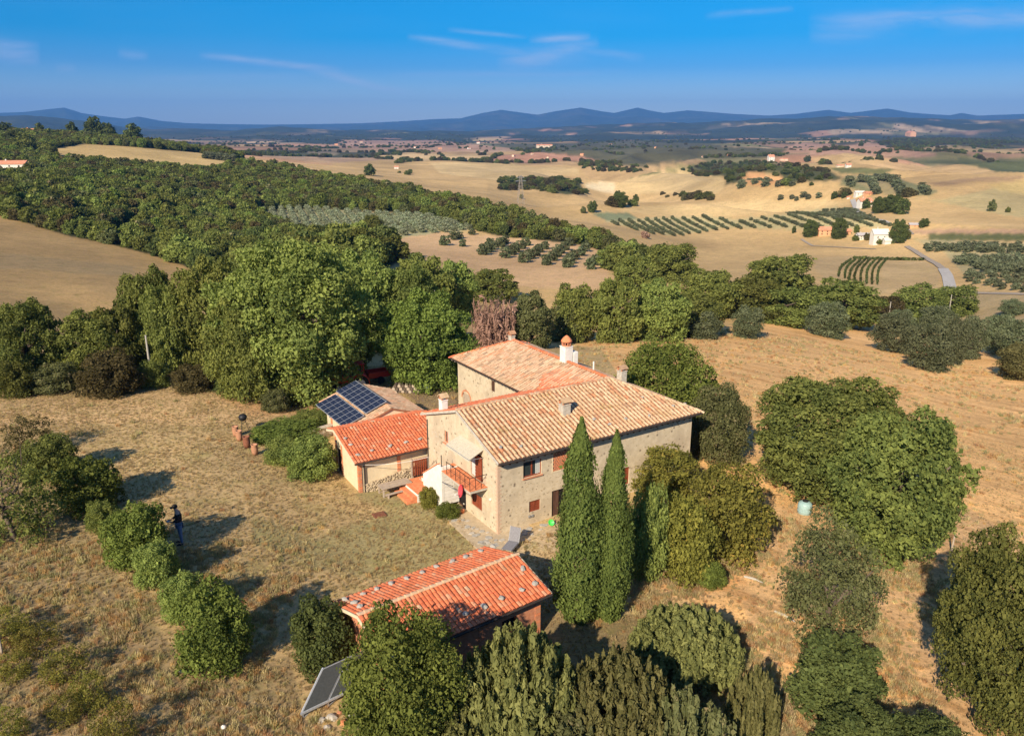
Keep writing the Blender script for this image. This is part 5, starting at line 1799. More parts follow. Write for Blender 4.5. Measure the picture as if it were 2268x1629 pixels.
def wall(mb, p0, p1, z0, z1, holes, depth=0.16, inward=None, gable=None):
    """outer face from p0 to p1 with rectangular holes (s0,s1,z0,z1) and their reveals"""
    p0 = Vector((*p0, 0))
    p1 = Vector((*p1, 0))
    L_ = (p1 - p0).length
    e = (p1 - p0).normalized()
    inn = Vector((*inward, 0)).normalized()
    ss = sorted({0.0, L_} | {h[0] for h in holes} | {h[1] for h in holes})
    zs = sorted({z0, z1} | {h[2] for h in holes} | {h[3] for h in holes})
    pt = lambda s, z, d=0: tuple(p0 + e * s + inn * d + Vector((0, 0, z)))
    for i in range(len(ss) - 1):
        for j in range(len(zs) - 1):
            sm, zm = (ss[i] + ss[i + 1]) / 2, (zs[j] + zs[j + 1]) / 2
            if any(h[0] < sm < h[1] and h[2] < zm < h[3] for h in holes):
                continue
            mb.add([pt(ss[i], zs[j]), pt(ss[i + 1], zs[j]), pt(ss[i + 1], zs[j + 1]), pt(ss[i], zs[j + 1])], [(0, 1, 2, 3)])
    for (a, b, c, d) in [h[:4] for h in holes]:
        mb.add([pt(a, c), pt(b, c), pt(b, d), pt(a, d), pt(a, c, depth), pt(b, c, depth), pt(b, d, depth), pt(a, d, depth)],
               [(0, 1, 5, 4), (1, 2, 6, 5), (2, 3, 7, 6), (3, 0, 4, 7)])
    if gable:
        mb.add([pt(s, z) for s, z in gable], [tuple(range(len(gable)))])


def frame_window(parent, org, ex, n_in, s0, s1, z0, z1, frame, kind='glass', name='window', sill=True, depth=0.10):
    """a window set back in its opening, in the plane org + s*ex"""
    org = Vector((*org, 0))
    ex = Vector((*ex, 0)).normalized()
    ni = Vector((*n_in, 0)).normalized()

    def bx(mb, a, b, c, d, d0, d1):
        vs = []
        for s in (a, b):
            for z in (c, d):
                for q_ in (d0, d1):
                    vs.append(tuple(org + ex * s + ni * q_ + Vector((0, 0, z))))
        mb.add(vs, [(0, 1, 3, 2), (4, 6, 7, 5), (0, 4, 5, 1), (2, 3, 7, 6), (0, 2, 6, 4), (1, 5, 7, 3)])
    f = 0.05
    fr = MB()
    bx(fr, s0, s1, z0, z0 + f, depth - 0.04, depth + 0.03)
    bx(fr, s0, s1, z1 - f, z1, depth - 0.04, depth + 0.03)
    bx(fr, s0, s0 + f, z0 + f, z1 - f, depth - 0.04, depth + 0.03)
    bx(fr, s1 - f, s1, z0 + f, z1 - f, depth - 0.04, depth + 0.03)
    if kind in ('glass', 'half'):
        bx(fr, (s0 + s1) / 2 - f * 0.7, (s0 + s1) / 2 + f * 0.7, z0 + f, z1 - f, depth - 0.03, depth + 0.02)
    W_ = fr.build(name, frame, parent)
    if kind in ('glass', 'half'):
        g = MB()
        bx(g, s0 + f, (s0 + s1) / 2 - f * 0.7, z0 + f, z1 - f, depth, depth + 0.01)
        g.build('pane', M['glass'], W_)
        g = MB()
        bx(g, (s0 + s1) / 2 + f * 0.7, s1 - f, z0 + f, z1 - f, depth, depth + 0.01)
        g.build('pane', M['glass'], W_)
        if kind == 'half':
            g = MB()
            for q_ in range(5):
                bx(g, s1 - f - 0.04 - q_ * 0.055, s1 - f - 0.002 - q_ * 0.055, z0 + f, z1 - f, depth - 0.024 + 0.01 * (q_ % 2), depth - 0.006)
            g.build('curtain', M['curtain'], W_)
    elif kind == 'dark':
        g = MB()
        bx(g, s0 + f, s1 - f, z0 + f, z1 - f, depth, depth + 0.01)
        g.build('pane', M['dark'], W_)
    elif kind == 'shut':
        n = max(5, int((z1 - z0) / 0.07))
        for a, b in ((s0 + f, (s0 + s1) / 2 - 0.008), ((s0 + s1) / 2 + 0.008, s1 - f)):
            g = MB()
            for k in range(n):
                za = z0 + f + (z1 - z0 - 2 * f) * k / n
                zb = z0 + f + (z1 - z0 - 2 * f) * (k + 0.8) / n
                bx(g, a, b, za, zb, depth - 0.02 - 0.012 * (k % 2), depth + 0.01)
            bx(g, a, a + 0.03, z0 + f, z1 - f, depth - 0.05, depth - 0.034)
            bx(g, b - 0.03, b, z0 + f, z1 - f, depth - 0.05, depth - 0.034)
            g.build('shutter', frame, W_)
    elif kind == 'planks':
        n = max(3, int((s1 - s0 - 2 * f) / 0.11))
        for k in range(n):
            g = MB()
            a = s0 + f + (s1 - s0 - 2 * f) * k / n
            b = s0 + f + (s1 - s0 - 2 * f) * (k + 0.93) / n
            bx(g, a, b, z0 + f, z1 - f, depth - 0.01 * (k % 2), depth + 0.02)
            g.build('plank', frame, W_)
    if sill:
        g = MB()
        bx(g, s0 - 0.05, s1 + 0.05, z0 - 0.06, z0 - 0.004, -0.07, depth)
        g.build('sill', M['brick'], W_)
    return W_


def chimney(parent, a, b, z, w, d, h, mat, cap='roof', name='chimney', rz=0.0):
    m = MB().box(a - w / 2, a + w / 2, b - d / 2, b + d / 2, z - 0.6, z + h)
    m.box(a - w / 2 - 0.03, a + w / 2 + 0.03, b - d / 2 - 0.03, b + d / 2 + 0.03, z + h + 0.001, z + h + 0.05)
    c = m.build(name, mat, parent, bevel=0.012)
    if cap == 'roof':
        t = MB()
        for i in (-1, 1):
            for j in (-1, 1):
                t.box(a + i * (w / 2 - 0.05) - 0.035, a + i * (w / 2 - 0.05) + 0.035, b + j * (d / 2 - 0.05) - 0.035, b + j * (d / 2 - 0.05) + 0.035, z + h + 0.05, z + h + 0.20)
        t.build('cap_post', M['brick'], c)
        t = MB()
        for i in (-1, 1):
            slab(t, [(a - w / 2 - 0.06, b + i * (d / 2 + 0.05), z + h + 0.20), (a + w / 2 + 0.06, b + i * (d / 2 + 0.05), z + h + 0.20), (a + w / 2 + 0.06, b + i * 0.002, z + h + 0.38), (a - w / 2 - 0.06, b + i * 0.002, z + h + 0.38)], 0.04)
        t.build('cap', M['tile_old'], c)
    elif cap == 'round':
        t = MB().lathe([(0.29, 0.05), (0.29, 0.12)], 18, (a, b, z + h))
        for k in range(10):
            an = 2 * math.pi * k / 10
            x_, y_ = a + 0.27 * math.cos(an), b + 0.27 * math.sin(an)
            t.box(x_ - 0.028, x_ + 0.028, y_ - 0.028, y_ + 0.028, z + h + 0.12, z + h + 0.32)
        t.build('cap_post', M['brick'], c)
        MB().lathe([(0.11, 0.12), (0.11, 0.32)], 12, (a, b, z + h)).build('flue', M['dark'], c)
        MB().lathe([(0.36, 0.32), (0.33, 0.41), (0.22, 0.56), (0.10, 0.67), (0.02, 0.72)], 20, (a, b, z + h)).build('cap', M['terracotta'], c, smooth=True)
    return c


# ------------------------------------------------------------------ the farmhouse
L_, W_B, HE, HR, XA, YA, HB, OV = 12.744, 7.504, 4.03, 5.31, 6.947, 16.56, 2.70, 0.35
XR = (XA + L_) / 2
SL = (HR - HE) / (W_B / 2)
EO = HE - SL * OV
house = empty('farmhouse', (HO[0], HO[1], 0), YAW, 'big old stone farmhouse with pale tiled roofs and five chimneys', 'house')

wl = MB()
ZT = EO + 0.02
# front wall (b=0)
wall(wl, (0, 0), (L_, 0), -0.4, ZT, [(1.47, 2.55, 2.62, 3.46), (3.24, 4.56, 2.57, 3.55), (1.83, 2.50, 0.68, 1.28), (3.21, 4.02, -0.02, 1.50), (7.66, 8.30, 0.64, 1.65), (7.12, 7.58, 2.98, 3.62)], 0.16, (0, 1))
# left gable (a=0); s runs from the back corner to the front corner
gz = lambda b: HR - abs(b - W_B / 2) * SL
wall(wl, (0, W_B), (0, 0), -0.4, ZT, [(W_B - 5.42, W_B - 4.90, 3.03, 3.72), (W_B - 2.62, W_B - 1.40, 2.23, 3.60), (W_B - 2.60, W_B - 1.52, 0.58, 1.35), (W_B - 4.0, W_B - 3.15, -0.02, 1.55)], 0.16, (1, 0),
     [(0, ZT), (W_B, ZT), (W_B, gz(0) - 0.05), (W_B / 2, HR - 0.10), (0, gz(0) - 0.05)])
# courtyard side, wing, back, right end
wall(wl, (XA, W_B), (0, W_B), -0.4, ZT, [], 0.16, (0, -1))
wall(wl, (XA, YA), (XA, W_B), -0.4, ZT, [(YA - 12.13, YA - 11.66, 2.78, 3.62), (YA - 15.95, YA - 14.85, 0.0, 1.62)], 0.16, (1, 0))
wall(wl, (L_, YA), (XA, YA), -0.4, ZT, [], 0.16, (0, -1))
wall(wl, (L_, 0), (L_, YA), -0.4, ZT, [(3.0, 3.9, 2.4, 3.4), (9.0, 9.9, 2.4, 3.4)], 0.16, (-1, 0))
wo_ = wl.build('wall', M['plaster'], house)
# brick quoins at the near corner, brick by brick
k = 0
zq = 0.0
while zq < 3.6:
    ln = 0.20 if k % 2 else 0.11
    MB().box(-0.012, ln, -0.012, 0.05, zq, zq + 0.085).box(-0.0125, 0.04, 0.051, 0.31 - ln, zq, zq + 0.085).build('brick', M['quoin'], wo_)
    zq += 0.10
    k += 1
# stones standing proud of the plaster
random.seed(21)
proto_st = []
for k in range(5):
    bm = bmesh.new()
    bmesh.ops.create_icosphere(bm, subdivisions=1, radius=1)
    for v in bm.verts:
        v.co *= random.uniform(0.75, 1.15)
    me = bpy.data.meshes.new('stone')
    bm.to_mesh(me)
    bm.free()
    me.materials.append(M['rubble'])
    proto_st.append(me)


def joined_stones(name, parent, spots, mat):
    V = []
    F = []
    for (x, y, z, sx_, sy_, sz_) in spots:
        me = random.choice(proto_st)
        o_ = len(V)
        a = random.uniform(0, 6.28)
        for v in me.vertices:
            V.append((x + v.co.x * sx_, y + v.co.y * sy_, z + v.co.z * sz_))
        F += [tuple(i + o_ for i in p.vertices) for p in me.polygons]
    me = bpy.data.meshes.new(name)
    me.from_pydata(V, [], F)
    me.materials.append(mat)
    o = link(bpy.data.objects.new(name, me), parent)
    tag(o, kind='stuff')
    return o


FH = [(1.47, 2.55, 2.62, 3.46), (3.24, 4.56, 2.57, 3.55), (1.83, 2.50, 0.68, 1.28), (3.21, 4.02, -0.02, 1.50), (7.66, 8.30, 0.64, 1.65), (7.12, 7.58, 2.98, 3.62)]
sp_ = []
for _ in range(1050):
    a, z = random.uniform(0.2, L_), random.uniform(0, 3.5)
    dens = 0.9 if (a < 4.5 and z < 2.3) else (0.55 if z < 1.6 else 0.22)
    if random.random() < dens and not any(h[0] - 0.12 < a < h[1] + 0.12 and h[2] - 0.15 < z < h[3] + 0.12 for h in FH):
        sp_.append((a, 0.015, z, random.uniform(0.04, 0.11), 0.03, random.uniform(0.025, 0.06)))
joined_stones('wall_stones', house, sp_, M['rubble'])
sp_ = []
for _ in range(170):
    b, z = random.uniform(0.3, 7.4), random.uniform(0.1, 3.4)
    if not (1.2 < b < 2.9 or 3.0 < b < 4.2 or 4.7 < b < 5.6) or random.random() < 0.1:
        sp_.append((0.018, b, z, 0.03, random.uniform(0.05, 0.13), random.uniform(0.03, 0.06)))
for _ in range(140):
    b, z = random.uniform(W_B, YA), random.uniform(0.6, 3.3)
    if not (11.4 < b < 12.4 or 14.6 < b < 16.2):
        sp_.append((XA + 0.018, b, z, 0.03, random.uniform(0.05, 0.13), random.uniform(0.03, 0.06)))
joined_stones('wall_stones', house, sp_, M['pale_stone'])

# openings
wj = MB().box(0.14, L_ - 0.2, 0.5, 0.55, 0, 3.5)
wj.box(0.5, 0.55, 0.2, 7.3, 0, 3.5).box(XA + 0.5, XA + 0.55, 7.6, YA - 0.2, 0, 3.5)
wj.build('inner_wall', M['dark'], house)
frame_window(house, (0, 0), (1, 0), (0, 1), 1.47, 2.55, 2.62, 3.46, M['wood_red'], 'half')
frame_window(house, (0, 0), (1, 0), (0, 1), 1.83, 2.50, 0.68, 1.28, M['wood_red'], 'shut', sill=False)
frame_window(house, (0, 0), (1, 0), (0, 1), 7.66, 8.30, 0.64, 1.65, M['wood_red'], 'shut', sill=False)
frame_window(house, (0, 0), (1, 0), (0, 1), 7.12, 7.58, 2.98, 3.62, M['wood_red'], 'shut', sill=False)
frame_window(house, (0, 0), (1, 0), (0, 1), 3.21, 3.62, 0.0, 1.50, M['wood_dark'], 'planks', name='door', sill=False)
frame_window(house, (0, 0), (1, 0), (0, 1), 3.62, 4.02, 0.0, 1.50, M['wood_dark'], 'dark', name='door', sill=False)
for s0, s1, z0, z1, kd, fr in [(W_B - 5.42, W_B - 4.90, 3.03, 3.72, 'half', M['brick']), (W_B - 2.60, W_B - 1.52, 0.58, 1.35, 'shut', M['wood_red']), (W_B - 4.0, W_B - 3.15, 0.0, 1.55, 'dark', M['wood_dark'])]:
    frame_window(house, (0, W_B), (0, -1), (1, 0), s0, s1, z0, z1, fr, kd, sill=(kd == 'half'), name='door' if z0 == 0.0 else 'window')
# balcony door: dark pane, one red leaf folded out
bd = frame_window(house, (0, W_B), (0, -1), (1, 0), W_B - 2.62, W_B - 1.40, 2.23, 3.60, M['wood_red'], 'dark', name='door', sill=False)
for b0, b1 in ((1.42, 1.72), (1.74, 2.02)):
    m = MB()
    n = 16
    for k in range(n):
        z0 = 2.26 + 1.30 * k / n
        m.box(-0.06 - 0.012 * (k % 2), -0.02, b0, b1, z0, z0 + 1.30 / n * 0.82)
    m.build('shutter', M['wood_red'], bd)
m = MB()
for k in range(5):
    m.box(0.05 + 0.008 * (k % 2), 0.08, 2.08 + k * 0.10, 2.08 + k * 0.10 + 0.09, 2.26, 3.56)
m.build('curtain', M['curtain'], bd)
frame_window(house, (XA, YA), (0, -1), (1, 0), YA - 12.13, YA - 11.66, 2.78, 3.62, M['wood_dark'], 'shut', sill=False)
# brick arch around the door of the wing
arc = MB()
for k in range(15):
    an = math.pi * k / 14
    b_, z_ = 15.4 + 0.62 * math.cos(an), 1.30 + 0.55 * math.sin(an)
    o_ = MB().box(XA - 0.03, XA + 0.03, b_ - 0.055, b_ + 0.055, z_ - 0.05, z_ + 0.05)
    o_.build('brick', M['brick'], house)
frame_window(house, (XA, YA), (0, -1), (1, 0), YA - 15.90, YA - 14.90, 0.0, 1.60, M['wood_grey'], 'planks', name='door', sill=False)
for bq in (3.0, 9.0):
    frame_window(house, (L_, 0), (0, 1), (-1, 0), bq, bq + 0.9, 2.4, 3.4, M['wood_red'], 'shut')
# brick lattice: crossed bricks with gaps
lat = MB()
lat.box(3.24, 4.56, 0.12, 0.14, 2.57, 3.55)
lat.build('lattice_back', M['dark'], house)
for r_i in range(9):
    z0 = 2.60 + r_i * 0.105
    for c_i in range(9):
        a0 = 3.26 + c_i * 0.148 + (0.074 if r_i % 2 else 0)
        if a0 + 0.09 > 4.56:
            continue
        MB().box(a0, a0 + 0.095, -0.01, 0.10, z0, z0 + 0.062).build('brick', M['brick'] if (r_i + c_i) % 2 else M['terracotta'], house)
for r_i in range(10):
    MB().box(3.24, 4.56, 0.0, 0.10, 2.572 + r_i * 0.105 - 0.006 + 0.002, 2.572 + r_i * 0.105 + 0.018).build('brick', M['brick'], house)
fr_ = MB().box(3.19, 3.235, -0.02, 0.05, 2.5, 3.55).box(3.19, 4.6, -0.022, 0.05, 2.50, 2.56)
fr_.build('lattice_frame', M['cream'], house)
# little fixtures on the walls
for (a, z) in [(1.78, 0.42), (1.96, 0.42)]:
    MB().box(a, a + 0.12, -0.06, 0.0, z, z + 0.12).build('meter_box', M['steel'], house, bevel=0.01)
MB().box(-0.10, 0.0, 0.55, 0.65, 1.60, 1.72).build('wall_lamp', M['white'], house, bevel=0.02)
MB().tube([(-0.03, 7.35, 3.7), (-0.03, 7.35, 0.2)], 0.035, 6).build('drain_pipe', M['gutter'], house)
MB().tube([(-0.05, 3.8, 5.25), (-0.05, 3.8, 5.9)], 0.012, 5).tube([(-0.05, 3.55, 5.85), (-0.05, 4.05, 5.85)], 0.008, 4).tube([(-0.05, 3.62, 5.7), (-0.05, 3.98, 5.7)], 0.008, 4).build('antenna', M['dkmetal'], house)

# roof planes
PF = [(-0.15, -OV, EO), (L_ + OV, -OV, EO), (XR, W_B / 2, HR), (-0.15, W_B / 2, HR)]
PB = [(-0.15, W_B / 2, HR), (XR, W_B / 2, HR), (XA - OV, W_B + OV, EO), (-0.15, W_B + OV, EO)]
PL = [(XA - OV, W_B + OV, EO), (XR, W_B / 2, HR), (XR, YA - HB, HR), (XA - OV, YA + OV, EO)]
PH = [(XA - OV, YA + OV, EO), (XR, YA - HB, HR), (L_ + OV, YA + OV, EO)]
PE = [(L_ + OV, -OV, EO), (L_ + OV, YA + OV, EO), (XR, YA - HB, HR), (XR, W_B / 2, HR)]
dk = MB()
for p in (PF, PB, PL, PH, PE):
    slab(dk, [(x, y, z) for x, y, z in p], 0.09)
roof = dk.build('roof', M['deck_old'], house)
rt = RoofTiles(300, roof, M['tile_old'], 0.155, 0.34, 0.08)
rt.plane(PF, PF[0], PF[1], 0.252, prio=0)
rt.ridge((-0.15, W_B / 2, HR), (XR, W_B / 2, HR), prio=1)
rt.ridge((XR, W_B / 2, HR), (L_ + OV, -OV, EO), prio=1)
rt.finish()
rt = RoofTiles(0, roof, M['tile_grey'], 0.165, 0.34, 0.07)
rt.plane(PL, PL[0], PL[3], 0.225, jit=0.03)
rt.plane(PH, PH[0], PH[2], 0.225, jit=0.03)
rt.plane(PE, PE[0], PE[1], 0.225, jit=0.03)
rt.finish()
rt = RoofTiles(0, roof, M['tile_new'], 0.165, 0.34, 0.07)
rt.plane(PB, PB[3], PB[2], 0.225, jit=0.02)
rt.ridge((XR, W_B / 2, HR), (XR, YA - HB, HR))
rt.ridge((XR, YA - HB, HR), (XA - OV, YA + OV, EO))
rt.ridge((XR, YA - HB, HR), (L_ + OV, YA + OV, EO))
# newer orange tiles beside the valley
rt.plane([(7.3, 7.15, 4.18), (XR, W_B / 2 + 0.1, HR), (XR, 7.4, HR), (8.3, 8.2, 4.62)], PL[0], PL[3], 0.225, lift=0.085, jit=0.02)
rt.finish()
# eaves: boards and gutter near black, the eave shadow put into their colour
ev_ = MB().box(-0.10, L_ + OV, -OV + 0.02, -0.0, EO - 0.16, EO - 0.095)
ev_.build('eave', M['wood_dark'], roof)
for k in range(32):
    a = 0.1 + k * 0.405
    MB().box(a, a + 0.07, -OV + 0.05, 0.0, EO - 0.24, EO - 0.162).build('rafter', M['wood_dark'], roof)
gt = MB().tube([(-0.15, -OV - 0.06, EO - 0.05), (L_ + OV, -OV - 0.06, EO - 0.05)], 0.062, 8)
gt.build('gutter', M['gutter'], roof)
MB().tube([(XA - OV - 0.05, W_B + OV, EO - 0.05), (XA - OV - 0.05, YA + OV, EO - 0.05)], 0.05, 8).build('gutter', M['gutter'], roof)
for bq in range(22):
    b = W_B + 0.5 + bq * 0.42
    MB().box(XA - OV + 0.04, XA, b, b + 0.07, EO - 0.22, EO - 0.10).build('rafter', M['wood_grey'], roof)
# verge on the gable
MB().bar((-0.17, -OV, EO - 0.03), (-0.17, W_B / 2, HR - 0.02), 0.05, 0.12).bar((-0.17, W_B + OV, EO - 0.03), (-0.17, W_B / 2, HR - 0.02), 0.05, 0.12).build('verge', M['pale_stone'], roof)


def rz_front(b):
    return EO + (b + OV) * (HR - EO) / (W_B / 2 + OV)


def chim_hit(px, py, zf):
    """house coordinates of a roof point seen at a pixel"""
    for z in np.arange(5.6, 3.0, -0.01):
        x, y, _ = at_z(px, py, z)
        a, b = to_house(x, y)
        if z <= zf(a, b):
            return a, b, z
    return a, b, z


def roof_z(a, b):
    zs = []
    zs.append(rz_front(b) if b < W_B / 2 else HR - (b - W_B / 2) * SL)
    ze = HR - abs(a - XR) * (HR - EO) / (XR - XA + OV)
    z1 = min(zs[0], HR)
    if b > W_B / 2:
        return max(z1, min(ze, HR)) if a > XA - OV else z1
    return min(z1, HR - max(0, a - XR) * (HR - EO) / (L_ + OV - XR))


a, b, z = chim_hit(*[v for v in ((1000 + 1100 * .34372) / 1.10229, (780 + 668 * .34372) / 1.10229)], roof_z)
chimney(roof, a, b, z + 0.02, 0.50, 0.42, 0.50, M['pale_stone'])
a, b, z = chim_hit((1000 + 1095 * .34372) / 1.10229, (780 + 300 * .34372) / 1.10229, roof_z)
chimney(roof, XR + 0.1, b, HR - 0.02, 0.60, 0.55, 0.92, M['white'], 'round')
MB().box(XR + 0.45, XR + 0.78, b - 0.30, b + 0.15, HR - 0.6, HR + 0.55).build('chimney', M['white'], roof, bevel=0.012)
MB().tube([(XR + 1.3, b - 1.2, HR - 0.8), (XR + 1.3, b - 1.2, HR + 0.05)], 0.05, 7).build('vent_pipe', M['white'], roof)
chimney(roof, XR + 1.35, 4.3, HR - 0.62, 0.42, 0.42, 0.72, M['pale_stone'])
chimney(roof, -0.05 + 0.32, 5.95, 4.55, 0.36, 0.36, 0.62, M['white'])
chimney(roof, XR - 0.05, YA - HB + 0.25, HR - 0.12, 0.34, 0.34, 0.40, M['pale_stone'])

# balcony, stair, awning
bal = MB().box(-1.0, -0.002, 0.95, 3.85, 2.02, 2.16)
balc = bal.build('balcony', M['pale_stone'], house, bevel=0.01)
tile_b = None
for i in range(5):
    for j in range(14):
        m = MB().box(-1.02 + i * 0.202, -1.02 + i * 0.202 + 0.196, 0.93 + j * 0.209, 0.93 + j * 0.209 + 0.203, 2.162, 2.19)
        if tile_b is None:
            pass
        m.build('tile', M['terracotta'], balc)
rl = MB()
for b in (0.97, 1.45, 1.95, 2.4, 2.9, 3.35):
    rl.bar((-0.98, b, 2.19), (-0.98, b, 2.85), 0.022)
for a in (-0.66, -0.34):
    rl.bar((a, 0.97, 2.19), (a, 0.97, 2.85), 0.022)
rl.bar((-0.98, 0.97, 2.85), (-0.98, 3.4, 2.85), 0.026)
rl.bar((-0.98, 0.97, 2.85), (-0.02, 0.97, 2.85), 0.026)
rl.bar((-0.98, 0.97, 2.5), (-0.98, 3.4, 2.5), 0.014)
rl.build('railing', M['dkmetal'], balc)
MB().box(-0.75, -0.3, 3.0, 3.1, 1.2, 2.02).build('bracket', M['pale_stone'], balc)
st = empty('stair_dummy', (0, 0, 0)) if False else None
# outside stair: steps rising to the balcony, white parapet
sm = MB()
n_st = 10
for k in range(n_st):
    b0 = 7.2 - k * 0.31
    sm.box(-0.86, -0.003, 3.88, b0, 0.2 + k * 0.196, 0.2 + (k + 1) * 0.196 - 0.022)
stair = sm.build('stair', M['white'], house)
for k in range(n_st):
    b0 = 7.2 - k * 0.31
    MB().box(-0.88, -0.004, b0 - 0.33, b0 + 0.02, 0.2 + (k + 1) * 0.196 - 0.02, 0.2 + (k + 1) * 0.196 + 0.012).build('tread', M['terracotta'], stair)
MB().box(-1.75, -0.005, 5.25, 7.1, -0.1, 0.50).build('platform', M['white'], stair)
for i in range(6):
    for j in range(6):
        MB().box(-1.78 + i * 0.30, -1.78 + i * 0.30 + 0.29, 5.22 + j * 0.32, 5.22 + j * 0.32 + 0.31, 0.502, 0.535).build('tile', M['terracotta'], stair)
for k in range(2):
    MB().box(-2.05 - k * 0.3, -1.76 - k * 0.3, 5.3, 6.9, -0.1, 0.34 - k * 0.17).build('step', M['terracotta'], stair)
pw = MB()
P2 = [(6.05, -0.1), (6.05, 1.20), (4.30, 2.36), (3.88, 2.36), (3.88, -0.1)]
vs = [(-1.02, b, z) for b, z in P2] + [(-0.87, b, z) for b, z in P2]
n = 5
pw.add(vs, [tuple(range(n)), tuple(range(2 * n - 1, n - 1, -1))] + [(i, (i + 1) % n, n + (i + 1) % n, n + i) for i in range(n)])
pw.box(-0.868, -0.40, 3.90, 4.06, -0.1, 2.34)
pw.build('parapet', M['white'], stair, bevel=0.01)
MB().bar((-0.94, 6.08, 1.225), (-0.94, 4.31, 2.395), 0.20, 0.04).build('coping', M['terracotta'], stair)
MB().tube([(-0.96, 3.95, 2.36), (-0.96, 3.95, 3.0)], 0.022, 6).tube([(-0.80, 5.9, 0.9), (-0.80, 5.9, 2.1)], 0.02, 6).build('post', M['dkmetal'], stair)
# awning over the balcony door
aw = MB()
n = 14
for k in range(n):
    b0, b1 = 1.30 + k * 2.35 / n, 1.30 + (k + 1) * 2.35 / n
    h_ = 0.02 * (k % 2)
    aw.add([(-0.005, b0, 4.02), (-0.005, b1, 4.02), (-0.80, b1, 3.66 + h_), (-0.80, b0, 3.66 + h_), (-0.005, b0, 3.99), (-0.005, b1, 3.99), (-0.80, b1, 3.63 + h_), (-0.80, b0, 3.63 + h_)], [(0, 1, 2, 3), (7, 6, 5, 4), (3, 2, 6, 7), (0, 3, 7, 4), (1, 5, 6, 2)])
    aw.add([(-0.801, b0, 3.66 + h_), (-0.801, b1, 3.66 + h_), (-0.82, b1, 3.53), (-0.82, b0, 3.53)], [(0, 1, 2, 3)])
awn = aw.build('awning', M['awning'], house)
MB().tube([(-0.80, 1.28, 3.64), (-0.80, 3.67, 3.64)], 0.02, 6).tube([(-0.02, 1.3, 3.6), (-0.80, 1.3, 3.64)], 0.015, 5).tube([(-0.02, 3.65, 3.6), (-0.80, 3.65, 3.64)], 0.015, 5).build('awning_frame', M['steel'], awn)
# red satellite dish on a bracket
dish = empty('satellite_dish', (HO[0], HO[1], 0), YAW, 'red round satellite dish fixed in front of the balcony', 'satellite dish')
dc = MB()
pr_ = [(0.02, 0.05), (0.12, 0.042), (0.22, 0.022), (0.30, -0.01), (0.33, -0.035)]
n = 22
vs = []
for r__, x__ in pr_:
    for k in range(n):
        an = 2 * math.pi * k / n
        vs.append((x__, r__ * math.cos(an) * 0.9, r__ * math.sin(an)))
vs2 = [(x + 0.012, y, z) for x, y, z in vs]
fs = [(i * n + k, i * n + (k + 1) % n, (i + 1) * n + (k + 1) % n, (i + 1) * n + k) for i in range(len(pr_) - 1) for k in range(n)]
fs.append(tuple(range(n)))
dc.add(vs, fs)
dc.add(vs2, fs)
do = dc.build('reflector', M['pinkred'], dish, smooth=True)
do.location = (-1.12, 1.62, 1.98)
do.rotation_euler = (0, math.radians(12), math.radians(-10))
MB().tube([(-1.0, 3.9, 1.55), (-1.0, 1.7, 1.75), (-1.10, 1.62, 1.95)], 0.018, 6).tube([(-1.12, 1.62, 1.75), (-1.48, 1.52, 1.90)], 0.01, 5).build('bracket', M['steel'], dish)
MB().box(-1.52, -1.45, 1.48, 1.55, 1.87, 1.94).build('receiver', M['white'], dish)

# ------------------------------------------------------------------ orange annex on the left of the house
ann = empty('annex', (HO[0], HO[1], 0), YAW, 'low cream annex with a bright orange tiled roof', 'building')
A0, A1, B0, B1, EZ, RB, RZ, BEZ = -4.0, 1.25, 7.75, 11.15, 2.05, 10.4, 2.98, 2.70
slF = (RZ - EZ) / (RB - 7.38)
wz = lambda b: (EZ + (b - 7.38) * slF if b < RB else RZ - (b - RB) * 0.28) - 0.08
aw_ = MB()
wall(aw_, (A0, B0), (A1, B0), -0.3, wz(B0), [], 0.1, (0, 1))
wall(aw_, (A0, B1), (A0, B0), -0.3, 1.9, [(0.25, 0.85, 0.0, 1.75)], 0.12, (1, 0), [(0, 1.9), (B1 - B0, 1.9), (B1 - B0, wz(B0)), (B1 - RB, wz(RB)), (0, wz(B1))])
wall(aw_, (A1, B1), (A0, B1), -0.3, wz(B1), [], 0.1, (0, -1))
wall(aw_, (A1, B0), (A1, B1), -0.3, 1.9, [], 0.1, (-1, 0))
aw_.build('wall', M['cream'], ann)
frame_window(ann, (A0, B1), (0, -1), (1, 0), 0.25, 0.85, 0.0, 1.75, M['wood_dark'], 'planks', name='door', sill=False)
for (x0, x1, y0, y1) in [(A0 - 0.03, A0 + 0.16, B0 - 0.05, B0 + 0.14), (-1.75, -1.55, B0 - 0.03, B0 + 0.02), (A0 - 0.03, A0 + 0.03, B1 - 0.22, B1 - 0.02), (A0 - 0.03, A0 + 0.03, B1 - 1.08, B1 - 0.90)]:
    zt = wz(y0 + 0.05) - 0.02
    n = int(zt / 0.115)
    for k in range(n):
        MB().box(x0 + 0.004 * (k % 2), x1, y0 + 0.003 * (k % 2), y1, k * zt / n + 0.003, (k + 0.94) * zt / n).build('brick', M['brick'] if k % 3 else M['terracotta'], ann)
